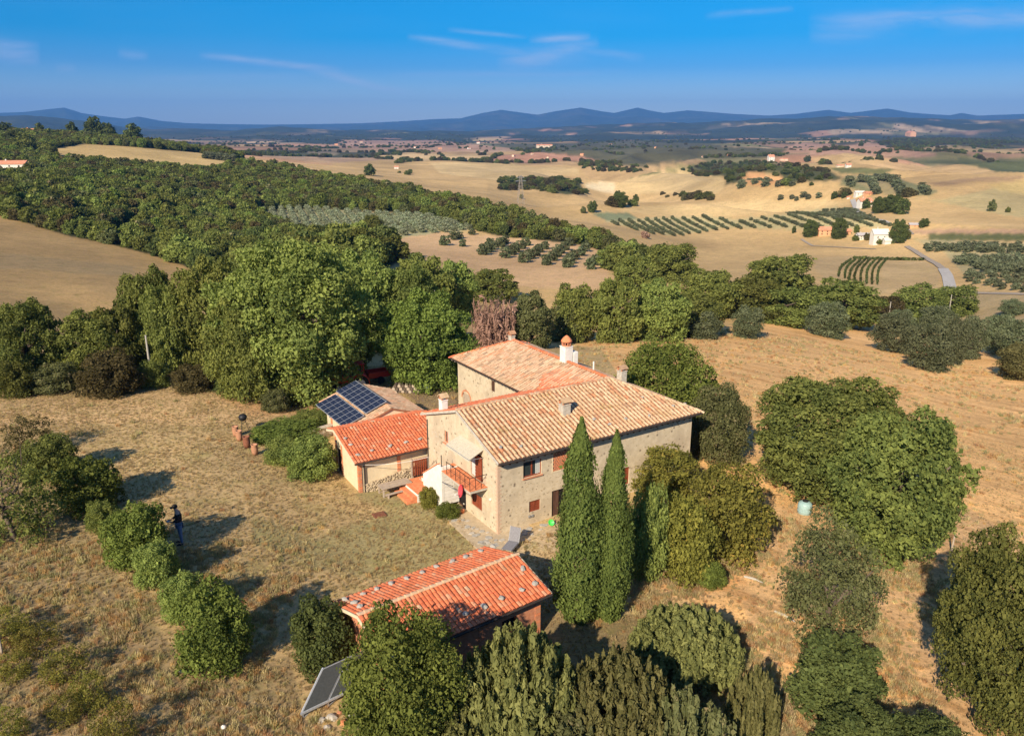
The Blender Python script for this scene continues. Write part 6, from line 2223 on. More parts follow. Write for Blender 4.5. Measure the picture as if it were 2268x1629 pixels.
# rough stone footing that rises towards the house
sp_ = []
for _ in range(520):
    a = random.uniform(A0 + 0.35, 0.2)
    zt = 0.55 + (a - A0) * 0.14
    z = random.uniform(0.02, zt)
    sp_.append((a, B0 - 0.06 - random.uniform(0, 0.05), z, random.uniform(0.05, 0.10), 0.07, random.uniform(0.035, 0.07)))
joined_stones('stone_footing', ann, sp_, M['rubble'])
MB().prism([(A0 + 0.25, B0 - 0.07), (0.2, B0 - 0.07), (0.2, B0 - 0.002), (A0 + 0.25, B0 - 0.002)], -0.2, lambda x, y: 0.53 + (x - A0) * 0.14).build('footing_mortar', M['rubble'], ann)
MB().tube([(A0 + 0.30, B0 - 0.08, 1.95), (A0 + 0.30, B0 - 0.08, 0.0)], 0.045, 8).build('drain_pipe', M['gutter'], ann)
AX0, AX1 = A0 - 0.32, A1 + 0.1
APF = [(AX0, 7.38, EZ), (AX1, 7.38, EZ), (AX1, RB, RZ), (AX0, RB, RZ)]
APB = [(AX0, RB, RZ), (AX1, RB, RZ), (AX1, 11.5, RZ - 0.31), (AX0, 11.5, RZ - 0.31)]
dk = MB()
slab(dk, APF, 0.07)
slab(dk, APB, 0.07)
ar = dk.build('roof', M['deck_new'], ann)
rt = RoofTiles(300, ar, M['tile_new'], 0.158, 0.24, 0.036)
rt.plane(APF, APF[0], APF[1], 0.18, prio=0)
rt.ridge((AX0, RB, RZ), (AX1, RB, RZ), prio=2)
rt.plane(APB, APB[3], APB[2], 0.18, prio=3)
rt.finish()
MB().bar((AX0 - 0.02, 7.38, EZ - 0.05), (AX0 - 0.02, RB, RZ - 0.05), 0.04, 0.12).bar((AX0 - 0.02, 11.5, RZ - 0.36), (AX0 - 0.02, RB, RZ - 0.05), 0.04, 0.12).build('verge', M['cream'], ar)
MB().tube([(AX0, 7.34, EZ - 0.06), (0, 7.34, EZ - 0.06)], 0.045, 8).build('gutter', M['gutter'], ar)

# rear annex with the solar panels
rear = empty('rear_annex', (HO[0], HO[1], 0), YAW, 'long low building behind the orange annex with a brownish tiled roof', 'building')
ra = MB()
wall(ra, (-2.35, 17.1), (-2.35, 11.55), -0.3, 2.35, [(0.5, 1.0, 0.2, 1.9)], 0.1, (1, 0))
wall(ra, (1.7, 11.6), (1.7, 17.1), -0.3, 2.45, [], 0.1, (-1, 0))
wall(ra, (1.7, 17.1), (-2.35, 17.1), -0.3, 2.35, [], 0.1, (0, -1), [(0, 2.35), (4.05, 2.35), (4.05, 2.4), (2.0, 3.05), (0, 2.5)])
wall(ra, (-2.35, 11.55), (1.7, 11.55), -0.3, 2.35, [], 0.1, (0, 1), [(0, 2.35), (4.05, 2.35), (4.05, 2.5), (2.05, 3.05), (0, 2.4)])
ra.build('wall', M['cream'], rear)
frame_window(rear, (-2.35, 17.1), (0, -1), (1, 0), 0.5, 1.0, 0.2, 1.9, M['terracotta'], 'planks', name='door', sill=False)
RL = [(-2.75, 11.45, 2.30), (-2.75, 17.3, 2.30), (-0.3, 17.3, 3.14), (-0.3, 11.45, 3.14)]
RR = [(2.05, 11.45, 2.34), (2.05, 17.3, 2.34), (-0.3, 17.3, 3.14), (-0.3, 11.45, 3.14)]
dk = MB()
slab(dk, RL, 0.07)
slab(dk, RR, 0.07)
rr_ = dk.build('roof', M['deck_old'], rear)
rt = RoofTiles(280, rr_, M['tile_grey'], 0.16, 0.30, 0.06)
rt.plane(RR, RR[0], RR[1], 0.22, prio=0, jit=0.02)
rt.ridge((-0.3, 11.45, 3.14), (-0.3, 17.3, 3.14), prio=1)
rt.plane(RL, RL[0], RL[1], 0.22, prio=2)
rt.finish()
slT = (3.14 - 2.30) / 2.45


def pv_array(b0, b1, a0, a1, z0, z1, ncol, label):
    """tilted array of dark modules with thin pale frames"""
    root = empty('solar_array', (HO[0], HO[1], 0), YAW, label, 'solar panel', 'solar arrays on the rear annex roof')
    ang = math.atan2(z1 - z0, a1 - a0)
    w = math.hypot(a1 - a0, z1 - z0)

    def P(u, v, n_):   # u along the array (b), v up the slope
        return (a0 + v * math.cos(ang) - n_ * math.sin(ang), b0 + u, z0 + v * math.sin(ang) + n_ * math.cos(ang))

    def bx(m, u0, u1, v0, v1, n0, n1):
        vs = [P(u, v, n_) for u in (u0, u1) for v in (v0, v1) for n_ in (n0, n1)]
        m.add(vs, [(0, 1, 3, 2), (4, 6, 7, 5), (0, 4, 5, 1), (2, 3, 7, 6), (0, 2, 6, 4), (1, 5, 7, 3)])
    cw = (b1 - b0) / ncol
    for i in range(ncol):
        m = MB()
        bx(m, i * cw + 0.012, (i + 1) * cw - 0.012, 0, w, 0, 0.05)
        pn = m.build('solar_module', M['pvline'], root)
        m = MB()
        nr = 4
        for j in range(nr):
            bx(m, i * cw + 0.035, (i + 0.5) * cw - 0.008, 0.03 + j * (w - 0.06) / nr, 0.03 + (j + 1) * (w - 0.06) / nr - 0.015, 0.051, 0.056)
            bx(m, (i + 0.5) * cw + 0.008, (i + 1) * cw - 0.035, 0.03 + j * (w - 0.06) / nr, 0.03 + (j + 1) * (w - 0.06) / nr - 0.015, 0.051, 0.056)
        m.build('solar_cells', M['pv'], pn)
    m = MB()
    for u in (0.3, (b1 - b0) / 2, b1 - b0 - 0.3):
        bx(m, u, u + 0.05, 0, w, -0.14, -0.002)
    m.build('mounting_rail', M['steel'], root)


pv_array(12.05, 16.75, -3.15, -1.80, 2.32, 2.78, 7, 'dark blue solar array, the lower one nearer the lawn')
pv_array(12.15, 17.05, -1.66, -0.30, 2.86, 3.36, 7, 'dark blue solar array, the upper one nearer the brown roof')

# ------------------------------------------------------------------ the shed in front
SY = math.radians(36.6)
shed = empty('shed', (-2.61, 26.40, 0), SY, 'long low brick shed with a bright orange tiled roof in front of the house', 'shed')
# local x along the ridge, y back; ridge centre at the origin
SLN, SW, SE, SR = 7.02 / 2, 2.17, 1.98, 2.62
sw_ = MB()
hx_ = SLN - 0.3
hy_ = SW - 0.3
wall(sw_, (-hx_, -hy_), (hx_, -hy_), -0.5, SE - 0.02, [(hx_ + 1.4, hx_ + 2.1, 0.85, 1.4)], 0.1, (0, 1))  # opening added where only the eave shadow darkens the brick
wall(sw_, (hx_, hy_), (-hx_, hy_), -0.5, SE - 0.02, [], 0.1, (0, -1))
wall(sw_, (hx_, -hy_), (hx_, hy_), -0.5, SE - 0.02, [], 0.1, (-1, 0), [(0, SE - 0.02), (2 * hy_, SE - 0.02), (hy_, SR - 0.1)])
wall(sw_, (-hx_, hy_), (-hx_, -hy_), -0.5, SE - 0.02, [], 0.1, (1, 0), [(0, SE - 0.02), (2 * hy_, SE - 0.02), (hy_, SR - 0.1)])
sw_.build('wall', M['brick'], shed)
n = 17
for (x0, x1) in [(hx_ - 0.25, hx_ + 0.012), (0.35, 0.55), (-1.6, -1.4)]:
    for k in range(n):
        MB().box(x0 + 0.005 * (k % 2), x1, -hy_ - 0.02, -hy_ + 0.02 if x1 < hx_ else -hy_ + 0.2, k * 0.11, k * 0.11 + 0.10).build('brick', M['brick'] if k % 3 else M['terracotta'], shed)
frame_window(shed, (-hx_, -hy_), (1, 0), (0, 1), hx_ + 1.4, hx_ + 2.1, 0.85, 1.4, M['wood_red'], 'dark', sill=True)  # added dark pane, stands in for the shadow band below the eave
SPN = [(-SLN, -SW, SE), (SLN, -SW, SE), (SLN, 0, SR), (-SLN, 0, SR)]
SPF = [(-SLN, SW, SE), (SLN, SW, SE), (SLN, 0, SR), (-SLN, 0, SR)]
dk = MB()
slab(dk, SPN, 0.07)
slab(dk, SPF, 0.07)
sr_ = dk.build('roof', M['deck_new'], shed)
rt = RoofTiles(300, sr_, M['tile_new'], 0.158, 0.25, 0.034)
rt.plane(SPN, SPN[0], SPN[1], 0.168, prio=0)
for i_, (pr, M4) in enumerate(rt.items):
    rt.items[i_] = (-M4.translation.x, M4)
rt.plane(SPF, SPF[0], SPF[1], 0.168, prio=60)
rt.finish()
M['tile_pale'] = mat_tile('pale_ridge_tile', [(0.0, (0.66, 0.42, 0.24)), (1.0, (0.72, 0.50, 0.32))], (0.6, 0.4, 0.2), 0.3)
rt = RoofTiles(40, sr_, M['tile_pale'], 0.155, 0.26, 0.06)
rt.ridge((-SLN, 0, SR), (SLN, 0, SR), sc=1.15, prio=0)
rt.finish()
MB().tube([(-SLN, -SW - 0.05, SE - 0.06), (SLN, -SW - 0.05, SE - 0.06)], 0.05, 8).build('gutter', M['gutter'], sr_)
MB().bar((-SLN - 0.02, -SW, SE - 0.06), (-SLN - 0.02, 0, SR - 0.05), 0.04, 0.12).bar((-SLN - 0.02, SW, SE - 0.06), (-SLN - 0.02, 0, SR - 0.05), 0.04, 0.12).bar((SLN + 0.02, -SW, SE - 0.06), (SLN + 0.02, 0, SR - 0.05), 0.04, 0.12).bar((SLN + 0.02, SW, SE - 0.06), (SLN + 0.02, 0, SR - 0.05), 0.04, 0.12).build('verge', M['cream'], sr_)

# stones weighing down the roofs
stone_m = []
for k in range(5):
    bm = bmesh.new()
    bmesh.ops.create_icosphere(bm, subdivisions=2, radius=1)
    for v in bm.verts:
        v.co *= random.uniform(0.84, 1.12)
        v.co.z *= 0.6
    me = bpy.data.meshes.new('stone')
    bm.to_mesh(me)
    bm.free()
    me.materials.append(M['stone'])
    stone_m.append(me)


def roof_stone(px, py, zf, label, group, s=0.12):
    for z in np.arange(5.6, 1.5, -0.01):
        x, y, _ = at_z(px, py, z)
        if z <= zf(x, y):
            break
    o = link(bpy.data.objects.new('roof_stone', random.choice(stone_m)))
    o.location = (x, y, z + s * 0.45 + 0.03)
    o.rotation_euler = (0.2 * random.random(), 0.2, random.uniform(0, 6))
    o.scale = (s * random.uniform(0.9, 1.4), s * random.uniform(0.7, 1.0), s)
    tag(o, label, 'stone', group)


def zshed(x, y):
    dx, dy = x + 2.61, y - 26.40
    v = -dx * math.sin(SY) + dy * math.cos(SY)
    return SR - abs(v) * (SR - SE) / SW


def z3(x, y):
    return (700 + x * .31674) / 1.10229, (1280 + y * .31674) / 1.10229


for p in [(1495, 215), (1378, 262), (1275, 296), (1152, 336), (1045, 380), (925, 428), (805, 468), (695, 510), (588, 548)]:
    roof_stone(*z3(*p), zshed, 'small grey stone in the line along the far eave of the shed roof', 'stones along the far eave of the shed')
for p, lb in [((1590, 182), 'stone lying at the far right corner of the shed roof'), ((450, 590), 'pale long stone at the far left corner of the shed roof'), ((522, 615), 'middle one of the three stones at the left end of the shed roof'), ((565, 645), 'nearest of the three stones at the left end of the shed roof'),
              ((1820, 350), 'stone high on the near slope close to the right edge of the shed roof'), ((1912, 468), 'pale stone nearest the right corner of the shed roof'), ((1812, 516), 'stone left of the pale corner stone on the shed roof'), ((1655, 580), 'stone in the right half of the near slope above the gutter'), ((1520, 645), 'stone above the gutter just right of the tree shadow'), ((1378, 702), 'stone lying in the tree shadow on the shed roof')]:
    roof_stone(*z3(*p), zshed, lb, 'other stones on the shed roof', 0.13)


def zann(x, y):
    a, b = to_house(x, y)
    return EZ + (b - 7.38) * slF if b < RB else RZ - (b - RB) * 0.28


def z2(x, y):
    return (560 + x * .27015) / 1.10229, (820 + y * .27015) / 1.10229


for p, lb in [((1050, 935), 'uppermost stone at the left end of the orange annex roof'), ((1095, 993), 'second stone down the left end of the orange annex roof'), ((1160, 1085), 'pale stone at the near left corner of the annex roof'), ((1290, 1045), 'biggest stone above the eave of the annex roof'), ((1455, 1003), 'stone at the middle of the annex eave'), ((1595, 970), 'stone right of the middle above the annex eave'), ((1722, 942), 'small stone near the house end of the annex roof')]:
    roof_stone(*z2(*p), zann, lb, 'stones on the annex roof', 0.12)


def zmain(x, y):
    return roof_z(*to_house(x, y))


def z1(x, y):
    return (1000 + x * .34372) / 1.10229, (780 + y * .34372) / 1.10229


for p, lb in [((645, 915), 'stone near the front left corner of the main roof'), ((790, 908), 'stone low on the main roof above the framed window'), ((1310, 715), 'dark stone below the middle chimney of the main roof'), ((1420, 750), 'stone above the right cypress on the main roof'), ((1535, 712), 'mossy stone right of the cypresses on the main roof'), ((1700, 690), 'stone in the right part of the main roof near the eave'), ((1870, 620), 'stone near the right corner of the main roof'), ((1955, 605), 'last small stone at the right corner of the main roof'), ((1650, 560), 'stone halfway up the right part of the main roof')]:
    roof_stone(*z1(*p), zmain, lb, 'stones on the main roof', 0.11)

# ------------------------------------------------------------------ paving round the house
random.seed(5)
pav = MB().prism([(-1.6, -1.5), (5.2, -1.3), (5.0, -0.01), (0, -0.01), (-0.01, 4.0), (-1.3, 4.0)], -0.1, 0.02)
pvo = pav.build('pavement', M['ash'], None)
pvo.location = (HO[0], HO[1], 0)
pvo.rotation_euler = (0, 0, YAW)
tag(pvo, kind='structure')
for _ in range(90):
    a, b = random.choice([(random.uniform(-1.4, 4.8), random.uniform(-1.25, -0.25)), (random.uniform(-1.15, -0.25), random.uniform(-1.2, 3.8))])
    r__ = random.uniform(0.10, 0.22)
    n = 6
    MB().prism([(a + r__ * random.uniform(0.7, 1.2) * math.cos(6.283 * k / n), b + r__ * random.uniform(0.6, 1.0) * math.sin(6.283 * k / n)) for k in range(n)], 0.021, 0.035 + random.uniform(0, 0.03)).build('paving_stone', random.choice([M['pale_stone'], M['stone'], M['ash']]), pvo)

# ------------------------------------------------------------------ things round the house


def hpos(a, b):
    c, s = math.cos(YAW), math.sin(YAW)
    return HO[0] + a * c - b * s, HO[1] + a * s + b * c


# wooden table-bench by the annex
tb = empty('garden_table', (*hpos(-2.3, 6.95), 0.0), YAW, 'weathered wooden table on four legs in front of the annex', 'table')
for k in range(4):
    MB().box(-0.88, 0.88, -0.36 + k * 0.182, -0.36 + k * 0.182 + 0.172, 0.55 + 0.003 * (k % 2), 0.59).build('plank', M['wood_grey'], tb)
for x in (-0.78, 0.78):
    for y in (-0.30, 0.30):
        MB().bar((x, y, 0), (x, y, 0.548), 0.075).build('leg', M['wood_grey'], tb)
MB().bar((-0.78, -0.30, 0.13), (0.78, -0.30, 0.13), 0.05).bar((-0.78, 0.30, 0.13), (0.78, 0.30, 0.13), 0.05).bar((-0.78, -0.3, 0.5), (-0.78, 0.3, 0.5), 0.05).bar((0.78, -0.3, 0.5), (0.78, 0.3, 0.5), 0.05).build('stretcher', M['wood_grey'], tb)
bn = empty('bench', (*hpos(-2.3, 6.45), 0.0), YAW, 'low plank bench lying just before the wooden table', 'bench')
MB().box(-0.75, 0.75, -0.08, 0.08, 0.26, 0.30).build('seat', M['wood_grey'], bn)
for x in (-0.6, 0.6):
    MB().box(x - 0.03, x + 0.03, -0.07, 0.07, 0.0, 0.259).build('leg', M['wood_grey'], bn)
# wooden gate between the annex and the stair
gt_ = empty('garden_gate', (*hpos(-1.0, 7.42), 0.5), YAW, 'brown wooden lattice gate between the annex and the stair', 'gate')
for k in range(8):
    MB().box(0.02 + k * 0.125, 0.02 + k * 0.125 + 0.07, -0.015, 0.015, 0.0, 1.0).build('slat', M['wood_red'], gt_)
MB().box(0, 1.0, 0.016, 0.045, 0.1, 0.17).box(0, 1.0, 0.016, 0.045, 0.8, 0.87).build('rail', M['wood_dark'], gt_)
MB().box(-0.08, -0.005, -0.05, 0.05, -0.5, 1.1).box(1.005, 1.08, -0.05, 0.05, -0.5, 1.1).build('post', M['wood_grey'], gt_)
# white clothes line from annex to stair
wa, wb = hpos(-4.0, 7.55), hpos(-0.7, 6.0)
cl_ = empty('clothes_line', (wa[0], wa[1], 0), 0, 'thin white line strung from the annex corner to the stair', 'line')
pts_ = [((wb[0] - wa[0]) * t_, (wb[1] - wa[1]) * t_, 1.85 + (0.25) * t_ - 0.25 * math.sin(math.pi * t_) * 0.6) for t_ in np.linspace(0, 1, 9)]
MB().tube(pts_, 0.012, 5).build('cord', M['white'], cl_)
MB().tube([(wb[0] - wa[0], wb[1] - wa[1], 0.3), (wb[0] - wa[0], wb[1] - wa[1], 2.15)], 0.02, 6).build('post', M['pole'], cl_)

# manhole grate, bowl, lounge chair, pot
X, Y, Zg = hit(840, 1140, 0, 12)
gr_ = empty('drain_cover', (X, Y, Zg), 0.5, 'rusty square drain cover lying in the lawn', 'drain cover')
MB().box(-0.32, 0.32, -0.26, 0.26, -0.05, 0.05).build('frame', M['rust'], gr_)
for k in range(7):
    MB().box(-0.28 + k * 0.083, -0.28 + k * 0.083 + 0.05, -0.23, 0.23, 0.051, 0.07).build('slat', M['rust'], gr_)
X, Y, Zg = hit(1219, 1161, 0, 12)
bw = MB().lathe([(0.10, 0.0), (0.20, 0.10), (0.25, 0.20), (0.27, 0.21), (0.25, 0.215), (0.19, 0.12), (0.08, 0.05)], 20, (0, 0, 0)).build('basin', M['green_plastic'], None, smooth=True)
bw.location = (X, Y, Zg + 0.08)
bw.rotation_euler = (0.9, 0, 0.4)
bw.scale = (0.62, 0.62, 0.62)
tag(bw, 'bright green plastic basin tipped beside the front door', 'basin')
X, Y, Zg = at_z(1132, 1222, 0.0)
lc = empty('deck_chair', (X, Y + 0.15, 0), 1.15, 'grey folding deck chair standing behind the shed', 'chair')
m = MB()
for s in (-0.26, 0.26):
    m.bar((-0.55, s, 0.28), (0.35, s, 0.30), 0.025)
    m.bar((0.30, s, 0.28), (0.55, s, 0.98), 0.025)
    m.bar((-0.45, s, 0.28), (-0.15, s, 0.0), 0.022)
    m.bar((0.25, s, 0.30), (0.05, s, 0.0), 0.022)
    m.bar((0.42, s, 0.6), (0.5, s, 0.0), 0.022)
m.build('frame', M['steel'], lc)
M['grey_cloth'] = mat_flat('grey_cloth', (0.22, 0.21, 0.22), 0.9)
MB().bar((-0.55, 0, 0.315), (0.31, 0, 0.33), 0.5, 0.015).build('seat', M['grey_cloth'], lc)
MB().bar((0.31, 0, 0.33), (0.53, 0, 0.98), 0.5, 0.015, up=(1, 0, 0)).build('backrest', M['grey_cloth'], lc)
x, y = hpos(-0.35, 2.9)
pt = MB().lathe([(0.07, 0), (0.11, 0.16), (0.12, 0.17), (0.10, 0.165), (0.09, 0.12)], 14).build('flower_pot', M['terracotta'], None, smooth=True)
pt.location = (x, y, 0.02)
tag(pt, 'small terracotta pot against the wall below the balcony', 'pot')

# terracotta jars at the end of the creeper, dark bird-bath like post behind
M['jar'] = mat_noise('weathered_terracotta', (0.34, 0.16, 0.09), (0.50, 0.26, 0.15), 7.0, 0.9, 0.2)
jars = [((60, 905), 'farthest terracotta jar of the row beside the creeper', 1.0), ((92, 945), 'second terracotta jar of the row beside the creeper', 1.0), ((160, 1008), 'dark rusty jar, third of the row beside the creeper', 1.1), ((232, 1072), 'nearest terracotta jar of the row beside the creeper', 1.0)]
for (p, lb, sc) in jars:
    X, Y, Zg = hit(*z2(*p), 0, 12)
    j = MB().lathe([(0.16, 0), (0.22, 0.25), (0.24, 0.5), (0.21, 0.72), (0.24, 0.78), (0.24, 0.82), (0.19, 0.82), (0.17, 0.70)], 18).build('jar', M['rust'] if 'rusty' in lb else M['jar'], None, smooth=True)
    j.location = (X, Y, Zg)
    j.scale = (sc * 0.82, sc * 0.82, sc * 0.8)
    tag(j, lb, 'jar', 'terracotta jars beside the creeper')
X, Y, Zg = hit(*z2(132, 850), 0, 12)
ba = empty('barbecue', (X, Y, Zg), 0.3, 'dark round metal grill on legs behind the terracotta jars', 'grill')
MB().lathe([(0.05, 0.62), (0.20, 0.70), (0.26, 0.86), (0.26, 0.92), (0.18, 1.04), (0.03, 1.10)], 18).build('bowl', M['dkmetal'], ba, smooth=True)
for k in range(3):
    an = 2.1 * k
    MB().bar((0.12 * math.cos(an), 0.12 * math.sin(an), 0.68), (0.28 * math.cos(an), 0.28 * math.sin(an), 0), 0.03).build('leg', M['dkmetal'], ba)
# grey stone slabs over the creeper wall
for (pa, pb, w_, z_, lb) in [((660, 880), (930, 800), 0.35, 0.95, 'long grey stone slab on the low wall under the panels'), ((600, 825), (700, 890), 0.30, 0.9, 'short grey stone slab at the corner of the low wall'), ((205, 880), (330, 905), 0.45, 0.45, 'flat grey stone slab among the creepers near the jars')]:
    a_ = at_z(*z2(*pa), z_)
    b_ = at_z(*z2(*pb), z_)
    m = MB().bar(a_, b_, w_, 0.12)
    m.bar((a_[0], a_[1], a_[2] - 0.5), (b_[0], b_[1], b_[2] - 0.5), w_ * 0.7, 0.86)
    o = m.build('stone_wall', M['pale_stone'], None, bevel=0.02)
    tag(o, lb, 'wall', 'low walls by the creeper')

# solar water collectors on a frame, bottom
colr = empty('solar_collector', (0, 0, 0), 0, 'two tilted grey solar water collectors on a metal frame at the bottom edge', 'solar panel')
c0 = Vector(at_z(668, 1580, 0.55))
c1 = Vector(at_z(800, 1500, 0.85))
dx_ = (c1 - c0)
dx_.z = 0
dx_.normalize()
b0_ = Vector(at_z(668, 1578, 0.35))
t0_ = Vector(at_z(715, 1480, 1.30))
e1 = Vector((dx_.x, dx_.y, 0))
up_ = (t0_ - b0_)
up_ = Vector((up_.x, up_.y, up_.z))
lenu = up_.length
up_.normalize()
nn_ = e1.cross(up_).normalized()
if nn_.z < 0:
    nn_ = -nn_
for k in range(2):
    o0 = b0_ + e1 * (k * 0.98)
    m = MB()
    vs = []
    for u in (0.0, 0.95):
        for v in (0, lenu):
            for w_ in (-0.06, 0.0):
                vs.append(o0 + e1 * u + up_ * v + nn_ * w_)
    F6 = [(0, 1, 3, 2), (4, 6, 7, 5), (0, 4, 5, 1), (2, 3, 7, 6), (0, 2, 6, 4), (1, 5, 7, 3)]
    cp = m.add(vs, F6).build('collector', M['pvline'], colr)
    vs = []
    for u in (0.035, 0.915):
        for v in (0.035, lenu - 0.035):
            for w_ in (0.001, 0.008):
                vs.append(o0 + e1 * u + up_ * v + nn_ * w_)
    MB().add(vs, F6).build('glass', M['thermal'], cp)
fr_ = MB()
for k in (0.05, 0.98, 1.9):
    p_ = b0_ + e1 * k
    q_ = p_ + up_ * lenu
    g0 = Vector((q_.x, q_.y, 0.05))
    fr_.bar(p_ - nn_ * 0.1, q_ - nn_ * 0.1, 0.05)
    fr_.bar(q_ - nn_ * 0.1, (q_.x, q_.y, 0.0), 0.05)
    fr_.bar(p_ - nn_ * 0.1, (p_.x, p_.y, 0.0), 0.05)
    fr_.bar((p_.x, p_.y, 0.12), (q_.x, q_.y, 0.12), 0.04)
fr_.bar(b0_ - nn_ * 0.02 - up_ * 0.04, b0_ + e1 * 1.95 - nn_ * 0.02 - up_ * 0.04, 0.07)
fr_.build('frame', M['pvline'], colr)
random.seed(9)
G10 = 'rubble stones below the collectors'
for k, (px_, py_, s, mt, lb) in enumerate([(735, 1590, 0.17, 'pale_stone', 'pale rubble stone under the middle of the collector'), (762, 1600, 0.13, 'terracotta', 'orange brick piece below the collector'), (752, 1578, 0.10, 'brick', 'small red brick piece under the collector frame'), (780, 1588, 0.15, 'pale_stone', 'pale rubble stone next to the laurel'), (712, 1596, 0.12, 'pale_stone', 'pale rubble stone near the left foot of the collector'), (800, 1612, 0.16, 'stone', 'grey rubble stone at the bottom edge by the laurel'), (725, 1612, 0.12, 'pale_stone', 'lowest pale rubble stone in the grass')]):
    X, Y, Zg = hit(px_, py_, 0, 12)
    o = link(bpy.data.objects.new('rubble_stone', stone_m[k % 5].copy()))
    o.data.materials.clear()
    o.data.materials.append(M[mt])
    o.location = (X, Y, Zg + s * 0.2)
    o.scale = (s * 1.2, s, s)
    o.rotation_euler = (0, 0.2, k)
    tag(o, lb, 'stone', G10)
for (px_, py_, lb) in [(402, 1488, 'tiny white stone at the foot of the nearest lawn bush'), (495, 1612, 'small pale stone in the rough grass at the bottom')]:
    X, Y, Zg = hit(px_, py_, 0, 12)
    o = link(bpy.data.objects.new('field_stone', stone_m[1].copy()))
    o.data.materials.clear()
    o.data.materials.append(M['white'])
    o.location = (X, Y, Zg + 0.05)
    o.scale = (0.09, 0.08, 0.12)
    tag(o, lb, 'stone')

# pale blue tank under the great oak
X, Y, Zg = hit(1781, 1136, 0, 12)
tk = empty('water_tank', (X, Y, Zg), 0.4, 'pale blue plastic water tank at the foot of the great oak', 'tank')
MB().lathe([(0.30, 0), (0.36, 0.06), (0.36, 0.55), (0.30, 0.64), (0.16, 0.70)], 22).build('body', M['pale_blue'], tk, smooth=True)
MB().lathe([(0.15, 0.70), (0.15, 0.76), (0.05, 0.78)], 16).build('lid', M['tyre'], tk)
for z_ in (0.18, 0.36):
    MB().lathe([(0.365, z_), (0.375, z_ + 0.015), (0.365, z_ + 0.03)], 22).build('rib', M['pale_blue'], tk)

# red tractor parked below the trees
X, Y, Zg = hit(778, 862, 0, 30)
tr = empty('tractor', (X, Y, Zg), 0.35, 'red tractor parked half hidden under the huge oak', 'tractor')
m = MB().box(-1.3, -0.2, -0.38, 0.38, 0.62, 1.18)
m.box(-1.36, -1.28, -0.34, 0.34, 0.66, 1.12)
m.build('bonnet', M['orange_red'], tr, bevel=0.06)
MB().box(-0.2, 0.95, -0.30, 0.30, 0.55, 0.95).box(0.5, 0.95, -0.34, 0.34, 0.95, 1.05).build('chassis', M['red'], tr, bevel=0.03)
MB().box(0.35, 0.8, -0.25, 0.25, 1.05, 1.15).box(0.72, 0.8, -0.25, 0.25, 1.15, 1.5).build('seat', M['tyre'], tr, bevel=0.03)
for s in (-1, 1):
    f_ = MB()
    for k in range(7):
        an = math.radians(10 + k * 25)
        an2 = math.radians(10 + (k + 1) * 25)
        f_.bar((0.62 - 0.68 * math.cos(an), s * 0.58, 0.62 + 0.68 * math.sin(an)), (0.62 - 0.68 * math.cos(an2), s * 0.58, 0.62 + 0.68 * math.sin(an2)), 0.34, 0.04, up=(0, 1, 0)) if False else f_.bar((0.62 - 0.68 * math.cos(an), s * 0.58, 0.62 + 0.68 * math.sin(an)), (0.62 - 0.68 * math.cos(an2), s * 0.58, 0.62 + 0.68 * math.sin(an2)), 0.34, 0.05)
    f_.build('mudguard', M['red'], tr)
    for (x, r__, w_) in ((0.62, 0.62, 0.30), (-1.0, 0.38, 0.2)):
        prof = [(r__ * 0.55, -w_ / 2), (r__ * 0.95, -w_ / 2), (r__, -w_ / 4), (r__, w_ / 4), (r__ * 0.95, w_ / 2), (r__ * 0.55, w_ / 2)]
        wh = MB().lathe(prof, 22).build('wheel', M['tyre'], tr)
        wh.rotation_euler = (math.pi / 2, 0, 0)
        wh.location = (x, s * (0.62 if x > 0 else 0.52), r__)
        MB().lathe([(0.05, -w_ / 2 - 0.01), (r__ * 0.5, -w_ / 2 - 0.03), (r__ * 0.56, w_ / 2 + 0.02), (0.05, w_ / 2 + 0.01)], 18).build('rim', M['white'], wh)
for x in (-0.15, 0.95):
    for s in (-0.42, 0.42):
        MB().bar((x, s, 0.95), (x, s, 2.0), 0.05).build('roll_bar', M['red'], tr)
MB().box(-0.25, 1.05, -0.5, 0.5, 2.0, 2.07).build('canopy', M['red'], tr, bevel=0.03)
MB().tube([(-0.8, 0.2, 1.18), (-0.8, 0.2, 1.75)], 0.035, 8).build('exhaust', M['dkmetal'], tr)
MB().lathe([(0.17, 0), (0.19, 0.02), (0.17, 0.04)], 16, (0.05, 0, 1.3)).tube([(-0.2, 0, 1.1), (0.05, 0, 1.32)], 0.02, 6).build('steering_wheel', M['tyre'], tr)
X, Y, Zg = hit(812, 850, 0, 30)
cr = empty('trailer', (X + 0.8, Y + 0.6, Zg), 0.5, 'small dark red farm trailer behind the tractor in the shade', 'trailer')
MB().box(-0.9, 0.9, -0.55, 0.55, 0.5, 0.58).box(-0.9, 0.9, -0.56, -0.52, 0.581, 0.95).box(-0.9, 0.9, 0.52, 0.56, 0.581, 0.95).box(-0.9, -0.86, -0.51, 0.51, 0.581, 0.95).box(0.86, 0.9, -0.51, 0.51, 0.581, 0.95).build('bed', M['red'], cr)
for s in (-1, 1):
    wh = MB().lathe([(0.1, -0.09), (0.28, -0.09), (0.3, 0), (0.28, 0.09), (0.1, 0.09)], 18).build('wheel', M['tyre'], cr)
    wh.rotation_euler = (math.pi / 2, 0, 0)
    wh.location = (0, s * 0.66, 0.3)
MB().bar((-0.9, 0, 0.52), (-1.7, 0, 0.4), 0.07).build('drawbar', M['dkmetal'], cr)
